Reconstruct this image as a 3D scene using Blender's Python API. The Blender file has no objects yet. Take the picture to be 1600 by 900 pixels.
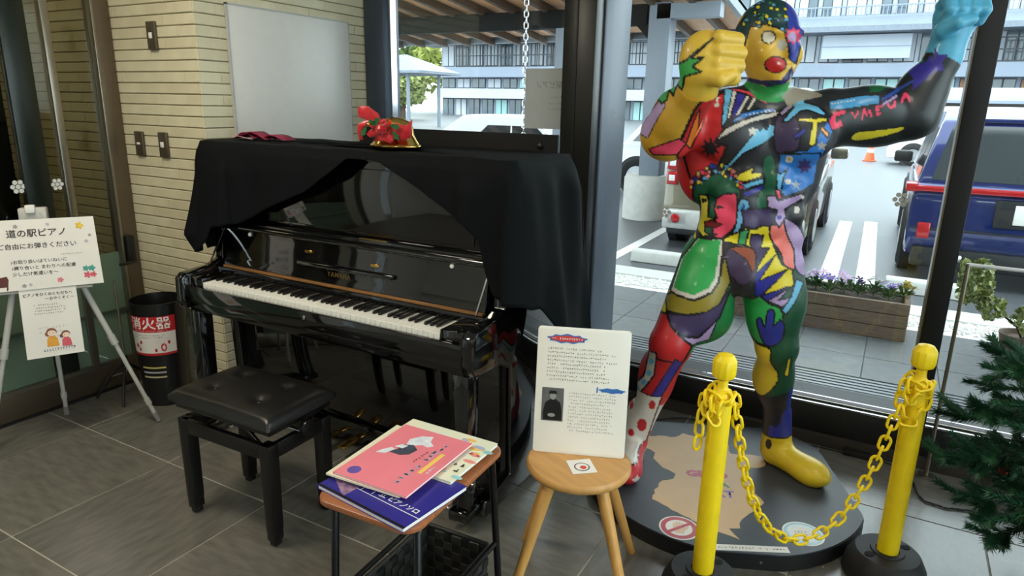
import bpy, bmesh, math, random
import numpy as np
from mathutils import Vector, Matrix

random.seed(7)
SC = bpy.context.scene
COL = SC.collection
PI = math.pi

# ------------------------------------------------------------------ camera
cam_data = bpy.data.cameras.new('camera')
cam_data.sensor_width = 36.0
cam_data.lens = 1056.9 / 1600 * 36.0
cam_data.clip_end = 400
cam_data.clip_start = 0.02
cam = bpy.data.objects.new('camera', cam_data)
COL.objects.link(cam)
_r = Vector((0.8717, 0.4896, 0.0201)); _d = Vector((0.1451, -0.2189, -0.9649)); _w = Vector((-0.468, 0.844, -0.2618))
cam.matrix_world = Matrix(((_r.x, -_d.x, -_w.x, 0), (_r.y, -_d.y, -_w.y, 0), (_r.z, -_d.z, -_w.z, 1.5), (0, 0, 0, 1)))
SC.camera = cam

# ------------------------------------------------------------------ sky and exposure
world = bpy.data.worlds.new('overcast_sky')
SC.world = world
world.use_nodes = True
_bg = world.node_tree.nodes['Background']
_bg.inputs['Color'].default_value = (0.86, 0.93, 1.0, 1)
_bg.inputs['Strength'].default_value = 5.2
SC.view_settings.view_transform = 'Standard'
SC.view_settings.look = 'None'
SC.view_settings.gamma = 1.0
SC.view_settings.exposure = 0.0
SC.view_settings.use_curve_mapping = False

def area_light(name, loc, size, power, col, rot=(0, 0, 0), size_y=None):
    l = bpy.data.lights.new(name, 'AREA')
    l.energy = power; l.color = col; l.size = size
    if size_y: l.shape = 'RECTANGLE'; l.size_y = size_y
    o = bpy.data.objects.new(name, l); COL.objects.link(o)
    o.location = loc; o.rotation_euler = rot
    return o
# the room's own ceiling lamps (their light), warm over the entrance side, neutral further in
area_light('ceiling_lamp_light', (-2.3, 0.9, 2.66), 0.5, 33, (1.0, 0.91, 0.74))
area_light('ceiling_lamp_light', (-1.6, -1.2, 2.66), 0.5, 18, (1.0, 0.92, 0.78))
area_light('ceiling_lamp_light', (1.0, -0.8, 2.66), 0.5, 18, (1.0, 0.94, 0.84))
area_light('ceiling_lamp_light', (0.5, 1.6, 2.66), 0.5, 12, (1.0, 0.95, 0.86))
area_light('vestibule_fill_light', (-4.1, 1.2, 2.58), 0.4, 5, (1.0, 0.92, 0.76))  # added fill light to brighten the vestibule, no known lamp there

# ------------------------------------------------------------------ materials
def lin(c):
    if isinstance(c, str):
        c = [int(c[i:i + 2], 16) for i in (0, 2, 4)]
    o = []
    for v in c[:3]:
        v = v / 255.0
        o.append(v / 12.92 if v <= 0.04045 else ((v + 0.055) / 1.055) ** 2.4)
    return (o[0], o[1], o[2], 1.0)

MATS = {}
def M(name, col=None, rough=0.5, metal=0.0, var=0.10, scale=18.0, bump=0.0, bscale=60.0, spec=0.5,
      coat=0.0, stretch=None, emit=0.0, trans=0.0, sheen=0.0, col2=None):
    """procedural principled material: base colour broken up by noise, optional bump"""
    if name in MATS: return MATS[name]
    m = bpy.data.materials.new(name); m.use_nodes = True
    nt = m.node_tree; N = nt.nodes; L = nt.links
    b = N['Principled BSDF']
    c = lin(col)
    b.inputs['Roughness'].default_value = rough
    b.inputs['Metallic'].default_value = metal
    b.inputs['Specular IOR Level'].default_value = spec
    b.inputs['Coat Weight'].default_value = coat
    b.inputs['Coat Roughness'].default_value = 0.03
    if sheen: b.inputs['Sheen Weight'].default_value = sheen
    if trans: b.inputs['Transmission Weight'].default_value = trans
    tc = N.new('ShaderNodeTexCoord')
    vec = tc.outputs['Object']
    if stretch:
        mp = N.new('ShaderNodeMapping'); mp.inputs['Scale'].default_value = stretch
        L.new(vec, mp.inputs['Vector']); vec = mp.outputs['Vector']
    if var > 0 or col2:
        n = N.new('ShaderNodeTexNoise'); n.inputs['Scale'].default_value = scale
        n.inputs['Detail'].default_value = 4; L.new(vec, n.inputs['Vector'])
        r = N.new('ShaderNodeValToRGB')
        r.color_ramp.elements[0].position = 0.3; r.color_ramp.elements[1].position = 0.72
        ca = [max(0, v * (1 - var)) for v in c[:3]] + [1]
        cb = [min(1, v * (1 + var)) for v in c[:3]] + [1]
        if col2: ca, cb = c, lin(col2)
        r.color_ramp.elements[0].color = ca; r.color_ramp.elements[1].color = cb
        L.new(n.outputs['Fac'], r.inputs['Fac']); L.new(r.outputs['Color'], b.inputs['Base Color'])
    else:
        b.inputs['Base Color'].default_value = c
    if emit:
        b.inputs['Emission Color'].default_value = c; b.inputs['Emission Strength'].default_value = emit
    if bump:
        n2 = N.new('ShaderNodeTexNoise'); n2.inputs['Scale'].default_value = bscale; n2.inputs['Detail'].default_value = 5
        L.new(vec, n2.inputs['Vector'])
        bp = N.new('ShaderNodeBump'); bp.inputs['Strength'].default_value = bump; bp.inputs['Distance'].default_value = 0.01
        L.new(n2.outputs['Fac'], bp.inputs['Height']); L.new(bp.outputs['Normal'], b.inputs['Normal'])
    MATS[name] = m
    return m

def glass(name, tint='eef5f2', refl=1.0, ior=1.45):
    """thin pane: clear with a fresnel reflection"""
    if name in MATS: return MATS[name]
    m = bpy.data.materials.new(name); m.use_nodes = True
    nt = m.node_tree; N = nt.nodes; L = nt.links
    N.remove(N['Principled BSDF'])
    t = N.new('ShaderNodeBsdfTransparent'); t.inputs['Color'].default_value = lin(tint)
    g = N.new('ShaderNodeBsdfGlossy'); g.inputs['Roughness'].default_value = 0.01
    fr = N.new('ShaderNodeFresnel'); fr.inputs['IOR'].default_value = ior
    mul = N.new('ShaderNodeMath'); mul.operation = 'MULTIPLY'; mul.inputs[1].default_value = refl
    mx = N.new('ShaderNodeMixShader')
    L.new(fr.outputs['Fac'], mul.inputs[0]); L.new(mul.outputs[0], mx.inputs['Fac'])
    L.new(t.outputs[0], mx.inputs[1]); L.new(g.outputs[0], mx.inputs[2])
    L.new(mx.outputs[0], N['Material Output'].inputs['Surface'])
    MATS[name] = m
    return m

# ------------------------------------------------------------------ object helpers
def link(name, me, mat=None, parent=None):
    o = bpy.data.objects.new(name, me)
    COL.objects.link(o)
    if mat is not None and me is not None and not me.materials:
        me.materials.append(mat)
    if parent is not None:
        o.parent = parent
        if parent.get('_w'):      # children given in world coordinates
            o.matrix_parent_inverse = Matrix.Translation(parent.location).inverted()
    return o

def tag(o, label=None, cat=None, group=None, kind=None):
    if label: o['label'] = label
    if cat: o['category'] = cat
    if group: o['group'] = group
    if kind: o['kind'] = kind
    return o

WORLD_ROOTS = []
def thing(name, label, cat, loc=(0, 0, 0), rotz=0.0, group=None, world=False):
    o = bpy.data.objects.new(name, None)
    COL.objects.link(o)
    o.empty_display_size = 0.05
    o.location = loc; o.rotation_euler = (0, 0, rotz)
    tag(o, label, cat, group)
    if world: o['_w'] = 1; WORLD_ROOTS.append(o)
    return o

def struct_root(name, loc=(0, 0, 0)):
    o = bpy.data.objects.new(name, None); COL.objects.link(o); o.location = loc; o['kind'] = 'structure'
    return o

def copy_tree(o, parent=None):
    c = o.copy(); COL.objects.link(c)
    if parent is not None: c.parent = parent
    for ch in list(o.children): copy_tree(ch, c)
    return c

def mesh_from(verts, faces, smooth=False):
    me = bpy.data.meshes.new('m')
    me.from_pydata([tuple(v) for v in verts], [], faces)
    me.update()
    if smooth: me.shade_smooth()
    return me

def bm_mesh(bm, smooth=False):
    me = bpy.data.meshes.new('m')
    bmesh.ops.recalc_face_normals(bm, faces=bm.faces)
    bm.to_mesh(me); bm.free()
    if smooth: me.shade_smooth()
    return me

def smooth_angle(me, ang=35):
    """smooth shading with sharp edges above the angle"""
    bm = bmesh.new(); bm.from_mesh(me)
    a = math.radians(ang)
    for f in bm.faces: f.smooth = True
    for e in bm.edges:
        if len(e.link_faces) == 2 and e.calc_face_angle(0) > a: e.smooth = False
    bm.to_mesh(me); bm.free()
    return me

def add_box(bm, x0, x1, y0, y1, z0, z1, mtx=None):
    vs = [bm.verts.new((x, y, z)) for x in (x0, x1) for y in (y0, y1) for z in (z0, z1)]
    fs = []
    for idx in ((0, 1, 3, 2), (4, 6, 7, 5), (0, 4, 5, 1), (2, 3, 7, 6), (0, 2, 6, 4), (1, 5, 7, 3)):
        fs.append(bm.faces.new([vs[i] for i in idx]))
    if mtx is not None: bmesh.ops.transform(bm, matrix=mtx, verts=vs)
    return vs, fs

def box_me(x0, x1, y0, y1, z0, z1, bevel=0.0, seg=2, mtx=None):
    bm = bmesh.new()
    add_box(bm, x0, x1, y0, y1, z0, z1)
    if bevel:
        bmesh.ops.recalc_face_normals(bm, faces=bm.faces)
        bmesh.ops.bevel(bm, geom=list(bm.edges), offset=bevel, segments=seg, profile=0.5, affect='EDGES')
    if mtx is not None: bmesh.ops.transform(bm, matrix=mtx, verts=list(bm.verts))
    me = bm_mesh(bm)
    if bevel: smooth_angle(me, 40)
    return me

def box(name, x0, x1, y0, y1, z0, z1, mat, parent=None, bevel=0.0, seg=2, mtx=None):
    return link(name, box_me(x0, x1, y0, y1, z0, z1, bevel, seg, mtx), mat, parent)

def frame_to(p0, p1):
    z = (Vector(p1) - Vector(p0)); L = z.length; z.normalize()
    a = Vector((0, 0, 1)) if abs(z.z) < 0.95 else Vector((1, 0, 0))
    x = a.cross(z).normalized(); y = z.cross(x)
    return Matrix(((x.x, y.x, z.x, p0[0]), (x.y, y.y, z.y, p0[1]), (x.z, y.z, z.z, p0[2]), (0, 0, 0, 1))), L

def lathe_me(prof, seg=24, mtx=None, cap=True, ang=40):
    """prof: list of (r, z) bottom to top"""
    vs, fs = [], []
    n = len(prof)
    for (r, z) in prof:
        for k in range(seg):
            a = 2 * PI * k / seg
            vs.append((r * math.cos(a), r * math.sin(a), z))
    for i in range(n - 1):
        for k in range(seg):
            k2 = (k + 1) % seg
            fs.append((i * seg + k, i * seg + k2, (i + 1) * seg + k2, (i + 1) * seg + k))
    if cap:
        fs.append(tuple(range(seg - 1, -1, -1)))
        fs.append(tuple((n - 1) * seg + k for k in range(seg)))
    if mtx is not None: vs = [tuple(mtx @ Vector(v)) for v in vs]
    me = mesh_from(vs, fs)
    bm = bmesh.new(); bm.from_mesh(me)
    bmesh.ops.remove_doubles(bm, verts=bm.verts, dist=1e-6)
    bmesh.ops.recalc_face_normals(bm, faces=bm.faces)
    bm.to_mesh(me); bm.free()
    return smooth_angle(me, ang)

def lathe(name, prof, mat, parent=None, seg=24, mtx=None, cap=True, loc=None, ang=40):
    if loc is not None: mtx = Matrix.Translation(loc)
    return link(name, lathe_me(prof, seg, mtx, cap, ang), mat, parent)

def cyl(name, p0, p1, r0, r1, mat, parent=None, seg=16, bev=0.0):
    mtx, L = frame_to(p0, p1)
    if bev:
        prof = [(max(r0 - bev, 1e-4), 0), (r0, bev), (r1, L - bev), (max(r1 - bev, 1e-4), L)]
    else:
        prof = [(r0, 0), (r1, L)]
    return link(name, lathe_me(prof, seg, mtx), mat, parent)

def tube_me(pts, r, seg=8, closed=False, cap=True):
    """sweep a circle along a polyline (parallel transport); r may be a list"""
    pts = [Vector(p) for p in pts]; n = len(pts)
    rs = r if isinstance(r, (list, tuple)) else [r] * n
    tang = []
    for i in range(n):
        if closed: t = pts[(i + 1) % n] - pts[i - 1]
        else: t = pts[min(i + 1, n - 1)] - pts[max(i - 1, 0)]
        tang.append(t.normalized())
    a = Vector((0, 0, 1)) if abs(tang[0].z) < 0.9 else Vector((1, 0, 0))
    x = a.cross(tang[0]).normalized()
    vs, fs = [], []
    for i in range(n):
        t = tang[i]
        x = (x - t * x.dot(t)).normalized(); y = t.cross(x)
        for k in range(seg):
            an = 2 * PI * k / seg
            vs.append(tuple(pts[i] + (x * math.cos(an) + y * math.sin(an)) * rs[i]))
    m = n if closed else n - 1
    for i in range(m):
        j = (i + 1) % n
        for k in range(seg):
            k2 = (k + 1) % seg
            fs.append((i * seg + k, i * seg + k2, j * seg + k2, j * seg + k))
    if cap and not closed:
        fs.append(tuple(range(seg - 1, -1, -1))); fs.append(tuple((n - 1) * seg + k for k in range(seg)))
    me = mesh_from(vs, fs)
    return smooth_angle(me, 50)

def tube(name, pts, r, mat, parent=None, seg=8, closed=False):
    return link(name, tube_me(pts, r, seg, closed), mat, parent)

def prism_me(poly, d0, d1, mtx=None, bevel=0.0):
    """extrude a 2D polygon (x, y) from z=d0 to z=d1, then transform"""
    bm = bmesh.new()
    a = [bm.verts.new((p[0], p[1], d0)) for p in poly]
    b = [bm.verts.new((p[0], p[1], d1)) for p in poly]
    n = len(poly)
    bm.faces.new(a[::-1]); bm.faces.new(b)
    for i in range(n):
        bm.faces.new((a[i], a[(i + 1) % n], b[(i + 1) % n], b[i]))
    bmesh.ops.recalc_face_normals(bm, faces=bm.faces)
    if bevel:
        bmesh.ops.bevel(bm, geom=list(bm.edges), offset=bevel, segments=2, profile=0.5, affect='EDGES')
    bmesh.ops.triangulate(bm, faces=[f for f in bm.faces if len(f.verts) > 4])
    if mtx is not None: bmesh.ops.transform(bm, matrix=mtx, verts=list(bm.verts))
    return smooth_angle(bm_mesh(bm), 35)

def prism(name, poly, d0, d1, mat, parent=None, mtx=None, bevel=0.0):
    return link(name, prism_me(poly, d0, d1, mtx, bevel), mat, parent)

def basis(o, x, y, z=None):
    """matrix whose local X / Y axes point along x / y and whose origin is o"""
    x = Vector(x).normalized(); y = Vector(y); y = (y - x * y.dot(x)).normalized()
    z = x.cross(y)
    return Matrix(((x.x, y.x, z.x, o[0]), (x.y, y.y, z.y, o[1]), (x.z, y.z, z.z, o[2]), (0, 0, 0, 1)))

def text_me(s, size, align='CENTER', mtx=None, ext=0.0, bold=0.0, shear=0.0, space=1.0, line=1.0, width=1.0):
    cu = bpy.data.curves.new('t', 'FONT')
    cu.body = s; cu.size = size; cu.align_x = align; cu.align_y = 'CENTER'
    cu.resolution_u = 2; cu.extrude = ext; cu.offset = bold; cu.shear = shear
    cu.space_character = space; cu.space_line = line
    ob = bpy.data.objects.new('t', cu); COL.objects.link(ob)
    dg = bpy.context.evaluated_depsgraph_get()
    me = bpy.data.meshes.new_from_object(ob.evaluated_get(dg))
    bpy.data.objects.remove(ob); bpy.data.curves.remove(cu)
    if width != 1.0: me.transform(Matrix.Diagonal((width, 1, 1, 1)))
    if mtx is not None: me.transform(mtx)
    me.materials.clear()
    return me

def text(name, s, size, mat, parent, mtx, fit=None, **kw):
    me = text_me(s, size, **kw)
    if fit:
        xs = [v.co.x for v in me.vertices]; k = fit / max(1e-6, max(xs) - min(xs)); me.transform(Matrix.Diagonal((k, k, 1, 1)))
    me.transform(mtx)
    return link(name, me, mat, parent)

def disc_poly(cx, cy, rx, ry=None, n=24, a0=0):
    ry = ry or rx
    return [(cx + rx * math.cos(a0 + 2 * PI * k / n), cy + ry * math.sin(a0 + 2 * PI * k / n)) for k in range(n)]

def decal(name, poly, mat, parent, mtx, h=0.0006):
    """a flat printed patch: thin prism lying on a surface"""
    return prism(name, poly, 0.0, h, mat, parent, mtx)

def marks_me(nlines, nchar, size, pitch, mtx, seed=0, ragged=0.25, thick=0.12, h=.0002, fade=None):
    """rows of tiny unreadable brush marks, for print too small to read"""
    r = random.Random(seed)
    V, F = [], []
    for L in range(nlines):
        n = int(nchar * (1 - ragged * r.random()))
        for k in range(n):
            if r.random() < .10: continue
            if fade and fade(k * size, L): continue
            cx, cy = k * size, -L * pitch
            for q in range(r.choice((2, 3, 3, 4))):
                if r.random() < .55:
                    w, t = size * r.uniform(.35, .8), size * thick
                else:
                    w, t = size * thick, size * r.uniform(.3, .8)
                x = cx + size * r.uniform(-.15, .15); y = cy + size * r.uniform(-.3, .3)
                b = len(V)
                V += [(x - w / 2, y - t / 2, h), (x + w / 2, y - t / 2, h), (x + w / 2, y + t / 2, h), (x - w / 2, y + t / 2, h)]
                F.append((b, b + 1, b + 2, b + 3))
    V = [tuple(mtx @ Vector(v)) for v in V]
    return mesh_from(V, F)
def marks(name, nlines, nchar, size, pitch, mat, parent, mtx, **kw):
    o = link(name, marks_me(nlines, nchar, size, pitch, mtx, **kw), mat, parent)
    o['kind'] = 'stuff'
    return o
# ------------------------------------------------------------------ shared materials
m_tile = M('slate_floor_tile', (104, 101, 93), rough=0.24, var=0.20, scale=9, bump=0.035, bscale=60, stretch=(1, 4, 1), spec=0.7)
m_tile_b = M('slate_floor_tile_crosswise', (99, 97, 90), rough=0.24, var=0.20, scale=9, bump=0.035, bscale=60, stretch=(4, 1, 1), spec=0.7)
m_grout = M('pale_grout', (170, 164, 150), rough=0.8)
m_brick = M('beige_brick_tile', (208, 200, 170), rough=0.62, var=0.07, scale=9, bump=0.12, bscale=55)
m_brick2 = M('beige_brick_tile_warm', (203, 194, 163), rough=0.62, var=0.07, scale=9, bump=0.12, bscale=55)
m_mortar = M('brick_mortar', (150, 141, 114), rough=0.9)
m_plaster = M('off_white_plaster', (205, 203, 196), rough=0.8, var=0.04, scale=4)
m_ceil = M('white_ceiling_board', (225, 225, 220), rough=0.9, var=0.03)
m_frame_dark = M('dark_bronze_frame', (40, 41, 38), rough=0.34, metal=0.35, var=0.06)
m_frame_blue = M('daylit_blue_frame', (66, 76, 90), rough=0.33, metal=0.45, var=0.06)  # blue stands in for daylight on the left frame's visible face
m_black_metal = M('black_window_base', (17, 18, 20), rough=0.55, metal=0.0, var=0.08)
m_steel = M('brushed_steel', (150, 143, 128), rough=0.28, metal=0.9, var=0.08, scale=30, stretch=(40, 40, 1))
m_steel_dk = M('bronze_steel_post', (112, 100, 84), rough=0.32, metal=0.75, var=0.08, scale=30, stretch=(40, 40, 1))
m_chrome = M('bright_chrome', (215, 217, 220), rough=0.12, metal=1.0, var=0.0)
m_glass = glass('clear_window_glass', 'f4faf8', 0.9)
m_glass_door = glass('door_glass', 'dedccb', 1.4)
m_film = M('green_door_film', (112, 132, 112), rough=.25, var=.08, scale=5)
_nt = m_film.node_tree; _tr = _nt.nodes.new('ShaderNodeBsdfTransparent'); _tr.inputs['Color'].default_value = lin('c4d2c4')
_mxf = _nt.nodes.new('ShaderNodeMixShader'); _mxf.inputs['Fac'].default_value = .62
_nt.links.new(_tr.outputs[0], _mxf.inputs[1]); _nt.links.new(_nt.nodes['Principled BSDF'].outputs[0], _mxf.inputs[2])
_nt.links.new(_mxf.outputs[0], _nt.nodes['Material Output'].inputs['Surface'])
m_black_plastic = M('black_plastic', (16, 16, 17), rough=0.42, var=0.1)
m_white_paper = M('white_paper', (232, 230, 224), rough=0.6, var=0.02)
m_ink = M('black_ink', (22, 22, 24), rough=0.7, var=0)

FT, BT = -3.47, 2.12        # entrance partition plane X, brick wall plane Y
CX = -2.83                  # brick corner X (right face plane)
WY = 3.24                   # window wall, inner face

# ------------------------------------------------------------------ floor with tiles
floor = struct_root('floor', (0, 0, 0))
box('grout_bed', -3.9, 2.6, -3.0, 3.45, -0.06, -0.003, m_grout, floor)
box('floor_behind', -3.5, 2.0, -3.0, 0.354, -0.003, 0.0, m_tile, floor)
def clip_tile(x0, x1, y0, y1):
    return max(x0, FT), min(x1, 2.6), y0, min(y1, WY)
gr = 0.0028
tcount = 0
for i in range(-1, 10):
    for j in range(0, 5):
        x0 = -3.12 + 0.6 * i; y0 = 0.355 + 0.6 * j
        a, b, c_, d = clip_tile(x0, x0 + 0.6, y0, y0 + 0.6)
        if b - a < 0.02 or d - c_ < 0.02: continue
        rects = [(a, b, c_, d)]
        if a < CX and d > BT:          # the brick pier takes a corner
            rects = []
            if c_ < BT: rects.append((a, b, c_, BT))
            if b > CX: rects.append((max(a, CX), b, max(c_, BT), d))
        for (a, b, c_, d) in rects:
            me = box_me(a - (a + b) / 2 + gr, b - (a + b) / 2 - gr, c_ - (c_ + d) / 2 + gr, d - (c_ + d) / 2 - gr, -0.012, 0.0, 0.0012, 1)
            t = link('floor_tile', me, m_tile if (i + j) % 2 else m_tile_b, floor)
            t.location = ((a + b) / 2, (c_ + d) / 2, random.uniform(-0.0004, 0.0))

# ------------------------------------------------------------------ brick walls
ROW = 0.0505
def brick_me(L):
    # a long thin tile, its lower edge a little proud, 20 triangles or so
    prof = [(.004, .0020), (-.007, .0020), (-.010, .0050), (-.010, ROW - .0045), (-.008, ROW - .0020), (.004, ROW - .0020)]
    return prism_me(prof, .0005, L - .0005, basis((0, 0, 0), (0, 1, 0), (0, 0, 1)))
def brick_wall(root, length, rows, place, unit=0.232):
    cache = {}
    n = 0
    for r in range(rows):
        x = -unit / 2 if r % 2 else 0.0
        while x < length - 1e-4:
            a, b = max(x, 0), min(x + unit, length)
            if b - a > 0.012:
                key = round(b - a, 3)
                mt = random.random() < 0.4
                k2 = (key, mt)
                if k2 not in cache:
                    me = brick_me(key); me.materials.append(m_brick2 if mt else m_brick); cache[k2] = me
                o = link('brick', cache[k2], None, root)
                M4, base = place(a, r * ROW)
                o.matrix_basis = M4 @ Matrix.Translation((0, random.uniform(-0.0016, 0.0012), 0))
                n += 1
            x += unit
    return n
wl = struct_root('wall_left')
box('wall_core', FT - 0.04, CX - 0.006, BT + 0.006, BT + 0.3, 0, 2.75, m_mortar, wl)
brick_wall(wl, CX - (FT - 0.04), 42, lambda a, z: (Matrix.Translation((FT - 0.04 + a, BT + 0.006, z)), 0))
wr = struct_root('wall_recess')
box('wall_core', CX - 0.3, CX - 0.006, BT + 0.31, 3.5, 0, 2.75, m_mortar, wr)
RZ = Matrix.Rotation(PI / 2, 4, 'Z')
brick_wall(wr, 3.40 - BT, 42, lambda a, z: (Matrix.Translation((CX - 0.006, BT + a, z)) @ RZ, 0))
wv = struct_root('wall_vestibule')
box('wall_core', -4.55, FT - 0.045, BT + 0.006, BT + 0.3, 0, 2.75, m_mortar, wv)
brick_wall(wv, 1.08, 42, lambda a, z: (Matrix.Translation((-4.595 + a, BT + 0.006, z)), 0))
box('side_wall', -5.3, -5.2, -0.5, 2.4, -.04, 2.75, M('dark_vestibule_panel', (44, 48, 42), rough=0.5), wv)
box('rear_panel', -5.2, -3.53, -.58, -.5, -.04, 2.7, m_plaster, wv)
box('end_panel', -5.2, -4.6, BT + 0.02, BT + 0.1, -.04, 2.75, M('dark_door_opening', (30, 34, 30), rough=0.25), wv)
box('vestibule_floor', -5.2, FT - 0.06, -0.5, BT, -0.06, -0.002, m_tile_b, wv)
box('vestibule_ceiling', -5.2, FT - 0.06, -0.5, BT, 2.62, 2.7, m_ceil, wv)
box('beige_panel', -4.62, -4.56, 0.4, 1.66, -.04, 2.6, M('beige_door_panel', (176, 166, 138), rough=0.5), wv)

# ------------------------------------------------------------------ entrance partition on the left
d1 = struct_root('door_1')
XA, XB = FT - 0.03, FT + 0.025
box('post', XA, XB, 2.028, 2.112, 0, 2.6, m_steel_dk, d1, 0.002)
box('post_edge', XA, XB + 0.012, 2.016, 2.03, 0, 2.6, m_steel, d1, 0.002)
box('post', XA + .005, XB - .01, 1.80, 1.835, 0, 2.6, m_steel, d1, 0.002)
box('dark_stile', XA + .004, XB - .012, 1.625, 1.735, 0.14, 2.6, M('dark_green_stile', (30, 36, 30), rough=0.25, metal=.3), d1, 0.002)
box('kick_plate', XA, XB, 0.30, 2.03, 0.012, 0.135, m_steel_dk, d1, 0.003)
box('threshold', XA - .02, XB + .006, 0.30, 2.10, 0, 0.012, m_black_plastic, d1)
box('mid_rail', XA + .01, XB - .012, 0.30, 2.016, 0.405, 0.42, M('seam_rail', (64, 74, 62), rough=.4, metal=.3), d1)
box('bottom_rail', XA + .006, XB - .004, 0.30, 2.016, 0.135, 0.155, m_steel, d1)
box('lower_pane', FT - 0.006, FT, 0.30, 1.80, 0.155, 0.72, m_film, d1)
box('lower_pane', FT - 0.006, FT, 1.835, 2.016, 0.155, 0.72, m_film, d1)
box('upper_pane', FT - 0.006, FT, 0.30, 1.80, 0.72, 2.6, m_glass_door, d1)
box('upper_pane', FT - 0.006, FT, 1.835, 2.016, 0.72, 2.6, m_glass_door, d1)
lk = box('lock_case', XB, XB + 0.03, 2.035, 2.075, 0.66, 0.80, m_black_plastic, d1, 0.004)
tube('lever', [(XB + 0.03, 2.05, 0.67), (XB + 0.055, 2.05, 0.67), (XB + 0.06, 2.0, 0.668), (XB + 0.06, 1.965, 0.668)], 0.009, m_black_plastic, lk)
box('top_rail', XA, XB, 0.3, 2.112, 2.6, 2.75, m_steel_dk, d1)
# rest of the entrance side: plaster with a tall glazed strip that lets daylight in
we = struct_root('wall_entrance')
box('plaster', -3.52, FT, -3.0, -1.02, 0, 2.75, m_plaster, we)
box('plaster', -3.52, FT, -0.66, -0.10, 0, 2.75, m_plaster, we)
box('plaster', -3.52, FT, 0.06, 0.30, 0, 2.75, M('warm_grey_panel', (150, 146, 132), rough=.6), we)
box('lintel', -3.52, FT, -1.02, 0.06, 2.3, 2.75, m_plaster, we)
box('glazed_strip', -3.50, -3.494, -1.02, -0.66, 0.0, 2.3, m_glass, we)
box('dark_mullion', -3.52, FT, -0.10, 0.06, 0, 2.3, m_frame_dark, we)

# ------------------------------------------------------------------ unseen sides and ceiling
wri = struct_root('wall_right')
box('plaster', 2.0, 2.1, -3.0, -1.6, 0, 2.75, m_plaster, wri)
box('plinth_wall', 2.0, 2.1, -1.6, 3.45, 0, 0.2, m_black_metal, wri)
box('header', 2.0, 2.1, -1.6, 3.45, 2.45, 2.75, m_frame_dark, wri)
for y in (-1.6, -0.02, 1.56, 3.24): box('mullion', 2.0, 2.1, y, y + .07, 0.2, 2.45, m_black_metal, wri)
for y in (-1.53, .05, 1.63): box('pane', 2.045, 2.052, y, y + 1.51, 0.2, 2.45, m_glass, wri)
box('wall_rear', -3.52, 2.1, -3.1, -3.0, 0, 2.75, m_plaster)['kind'] = 'structure'
box('ceiling', -3.52, 2.1, -3.1, 3.5, 2.75, 2.85, m_ceil)['kind'] = 'structure'

# ------------------------------------------------------------------ window wall
wb = struct_root('wall_back')
box('window_base', CX, 2.6, WY - 0.02, WY + 0.24, 0.05, 0.185, m_black_metal, wb, 0.003)
box('floor_trim', CX, 2.6, WY - 0.05, WY, 0.0, 0.05, M('brown_floor_trim', (58, 52, 46), rough=.4), wb)
box('sill_edge', CX, 2.6, WY - 0.022, WY - 0.012, 0.185, 0.194, m_chrome, wb)
box('sill_track', CX, 2.6, WY + 0.030, WY + 0.036, 0.185, 0.192, m_steel, wb)
box('header', CX, 2.6, WY - 0.02, WY + 0.24, 2.45, 2.75, m_frame_dark, wb)
w1 = struct_root('window_1')
box('left_frame', CX + 0.012, CX + 0.155, WY, WY + 0.14, 0.196, 2.45, m_frame_blue, w1, 0.004)
box('glazing_bead', CX + 0.155, CX + 0.166, WY + 0.05, WY + 0.10, 0.196, 2.45, m_chrome, w1)
box('pane', CX + 0.16, -1.50, WY + 0.072, WY + 0.080, 0.196, 2.45, m_glass, w1)
w2 = struct_root('window_2')
box('mullion_front', -1.515, -1.345, WY - 0.04, WY + 0.06, 0.196, 2.45, m_frame_dark, w2, 0.003)
box('mullion_groove', -1.445, -1.437, WY - 0.044, WY - 0.03, 0.196, 2.45, m_black_metal, w2)
box('mullion_side', -1.50, -1.338, WY + 0.06, WY + 0.42, 0.0, 2.45, M('daylit_mullion', (78, 86, 98), rough=0.4, metal=.3, var=.05), w2, 0.004)  # daylight put into the colour: grey-blue lit side, dark unlit front
box('pane', -1.345, 0.195, WY + 0.072, WY + 0.080, 0.196, 2.45, m_glass, w2)
w3 = struct_root('window_3')
box('mullion', 0.197, 0.275, WY - 0.03, WY + 0.13, 0.05, 2.45, m_black_metal, w3, 0.003)
box('mullion_edge', 0.190, 0.197, WY - 0.02, WY + 0.09, 0.196, 2.45, m_steel, w3)
box('pane', 0.275, 2.58, WY + 0.072, WY + 0.080, 0.196, 2.45, m_glass, w3)
# ------------------------------------------------------------------ outside: ground
m_asphalt = M('grey_asphalt', (88, 91, 95), rough=0.42, var=0.16, scale=40, bump=0.15, bscale=200)
m_concrete = M('pale_concrete', (206, 206, 202), rough=0.8, var=0.08, scale=12, bump=0.08)
m_slab = M('paving_slab', (102, 104, 106), rough=0.5, var=0.12, scale=14, bump=0.08, bscale=120)
m_slab2 = M('paving_slab_light', (110, 112, 113), rough=0.5, var=0.12, scale=14, bump=0.08, bscale=120)
m_white_line = M('white_road_paint', (240, 240, 238), rough=0.7, var=0.04)
m_gravel = M('white_gravel', (235, 234, 230), rough=0.85, var=0.2, scale=60, bump=0.6, bscale=90)
m_dark_slot = M('dark_slot', (14, 15, 16), rough=0.8)
m_wood_soffit = M('cedar_soffit', (240, 184, 140), rough=0.6, var=0.15, scale=6, stretch=(10, 0.6, 1))
m_beam_dk = M('dark_timber_beam', (17, 17, 15), spec=.2, rough=0.7, var=0.15)
m_steel_grey = M('painted_grey_steel', (120, 130, 142), rough=0.45, var=0.05)

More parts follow.
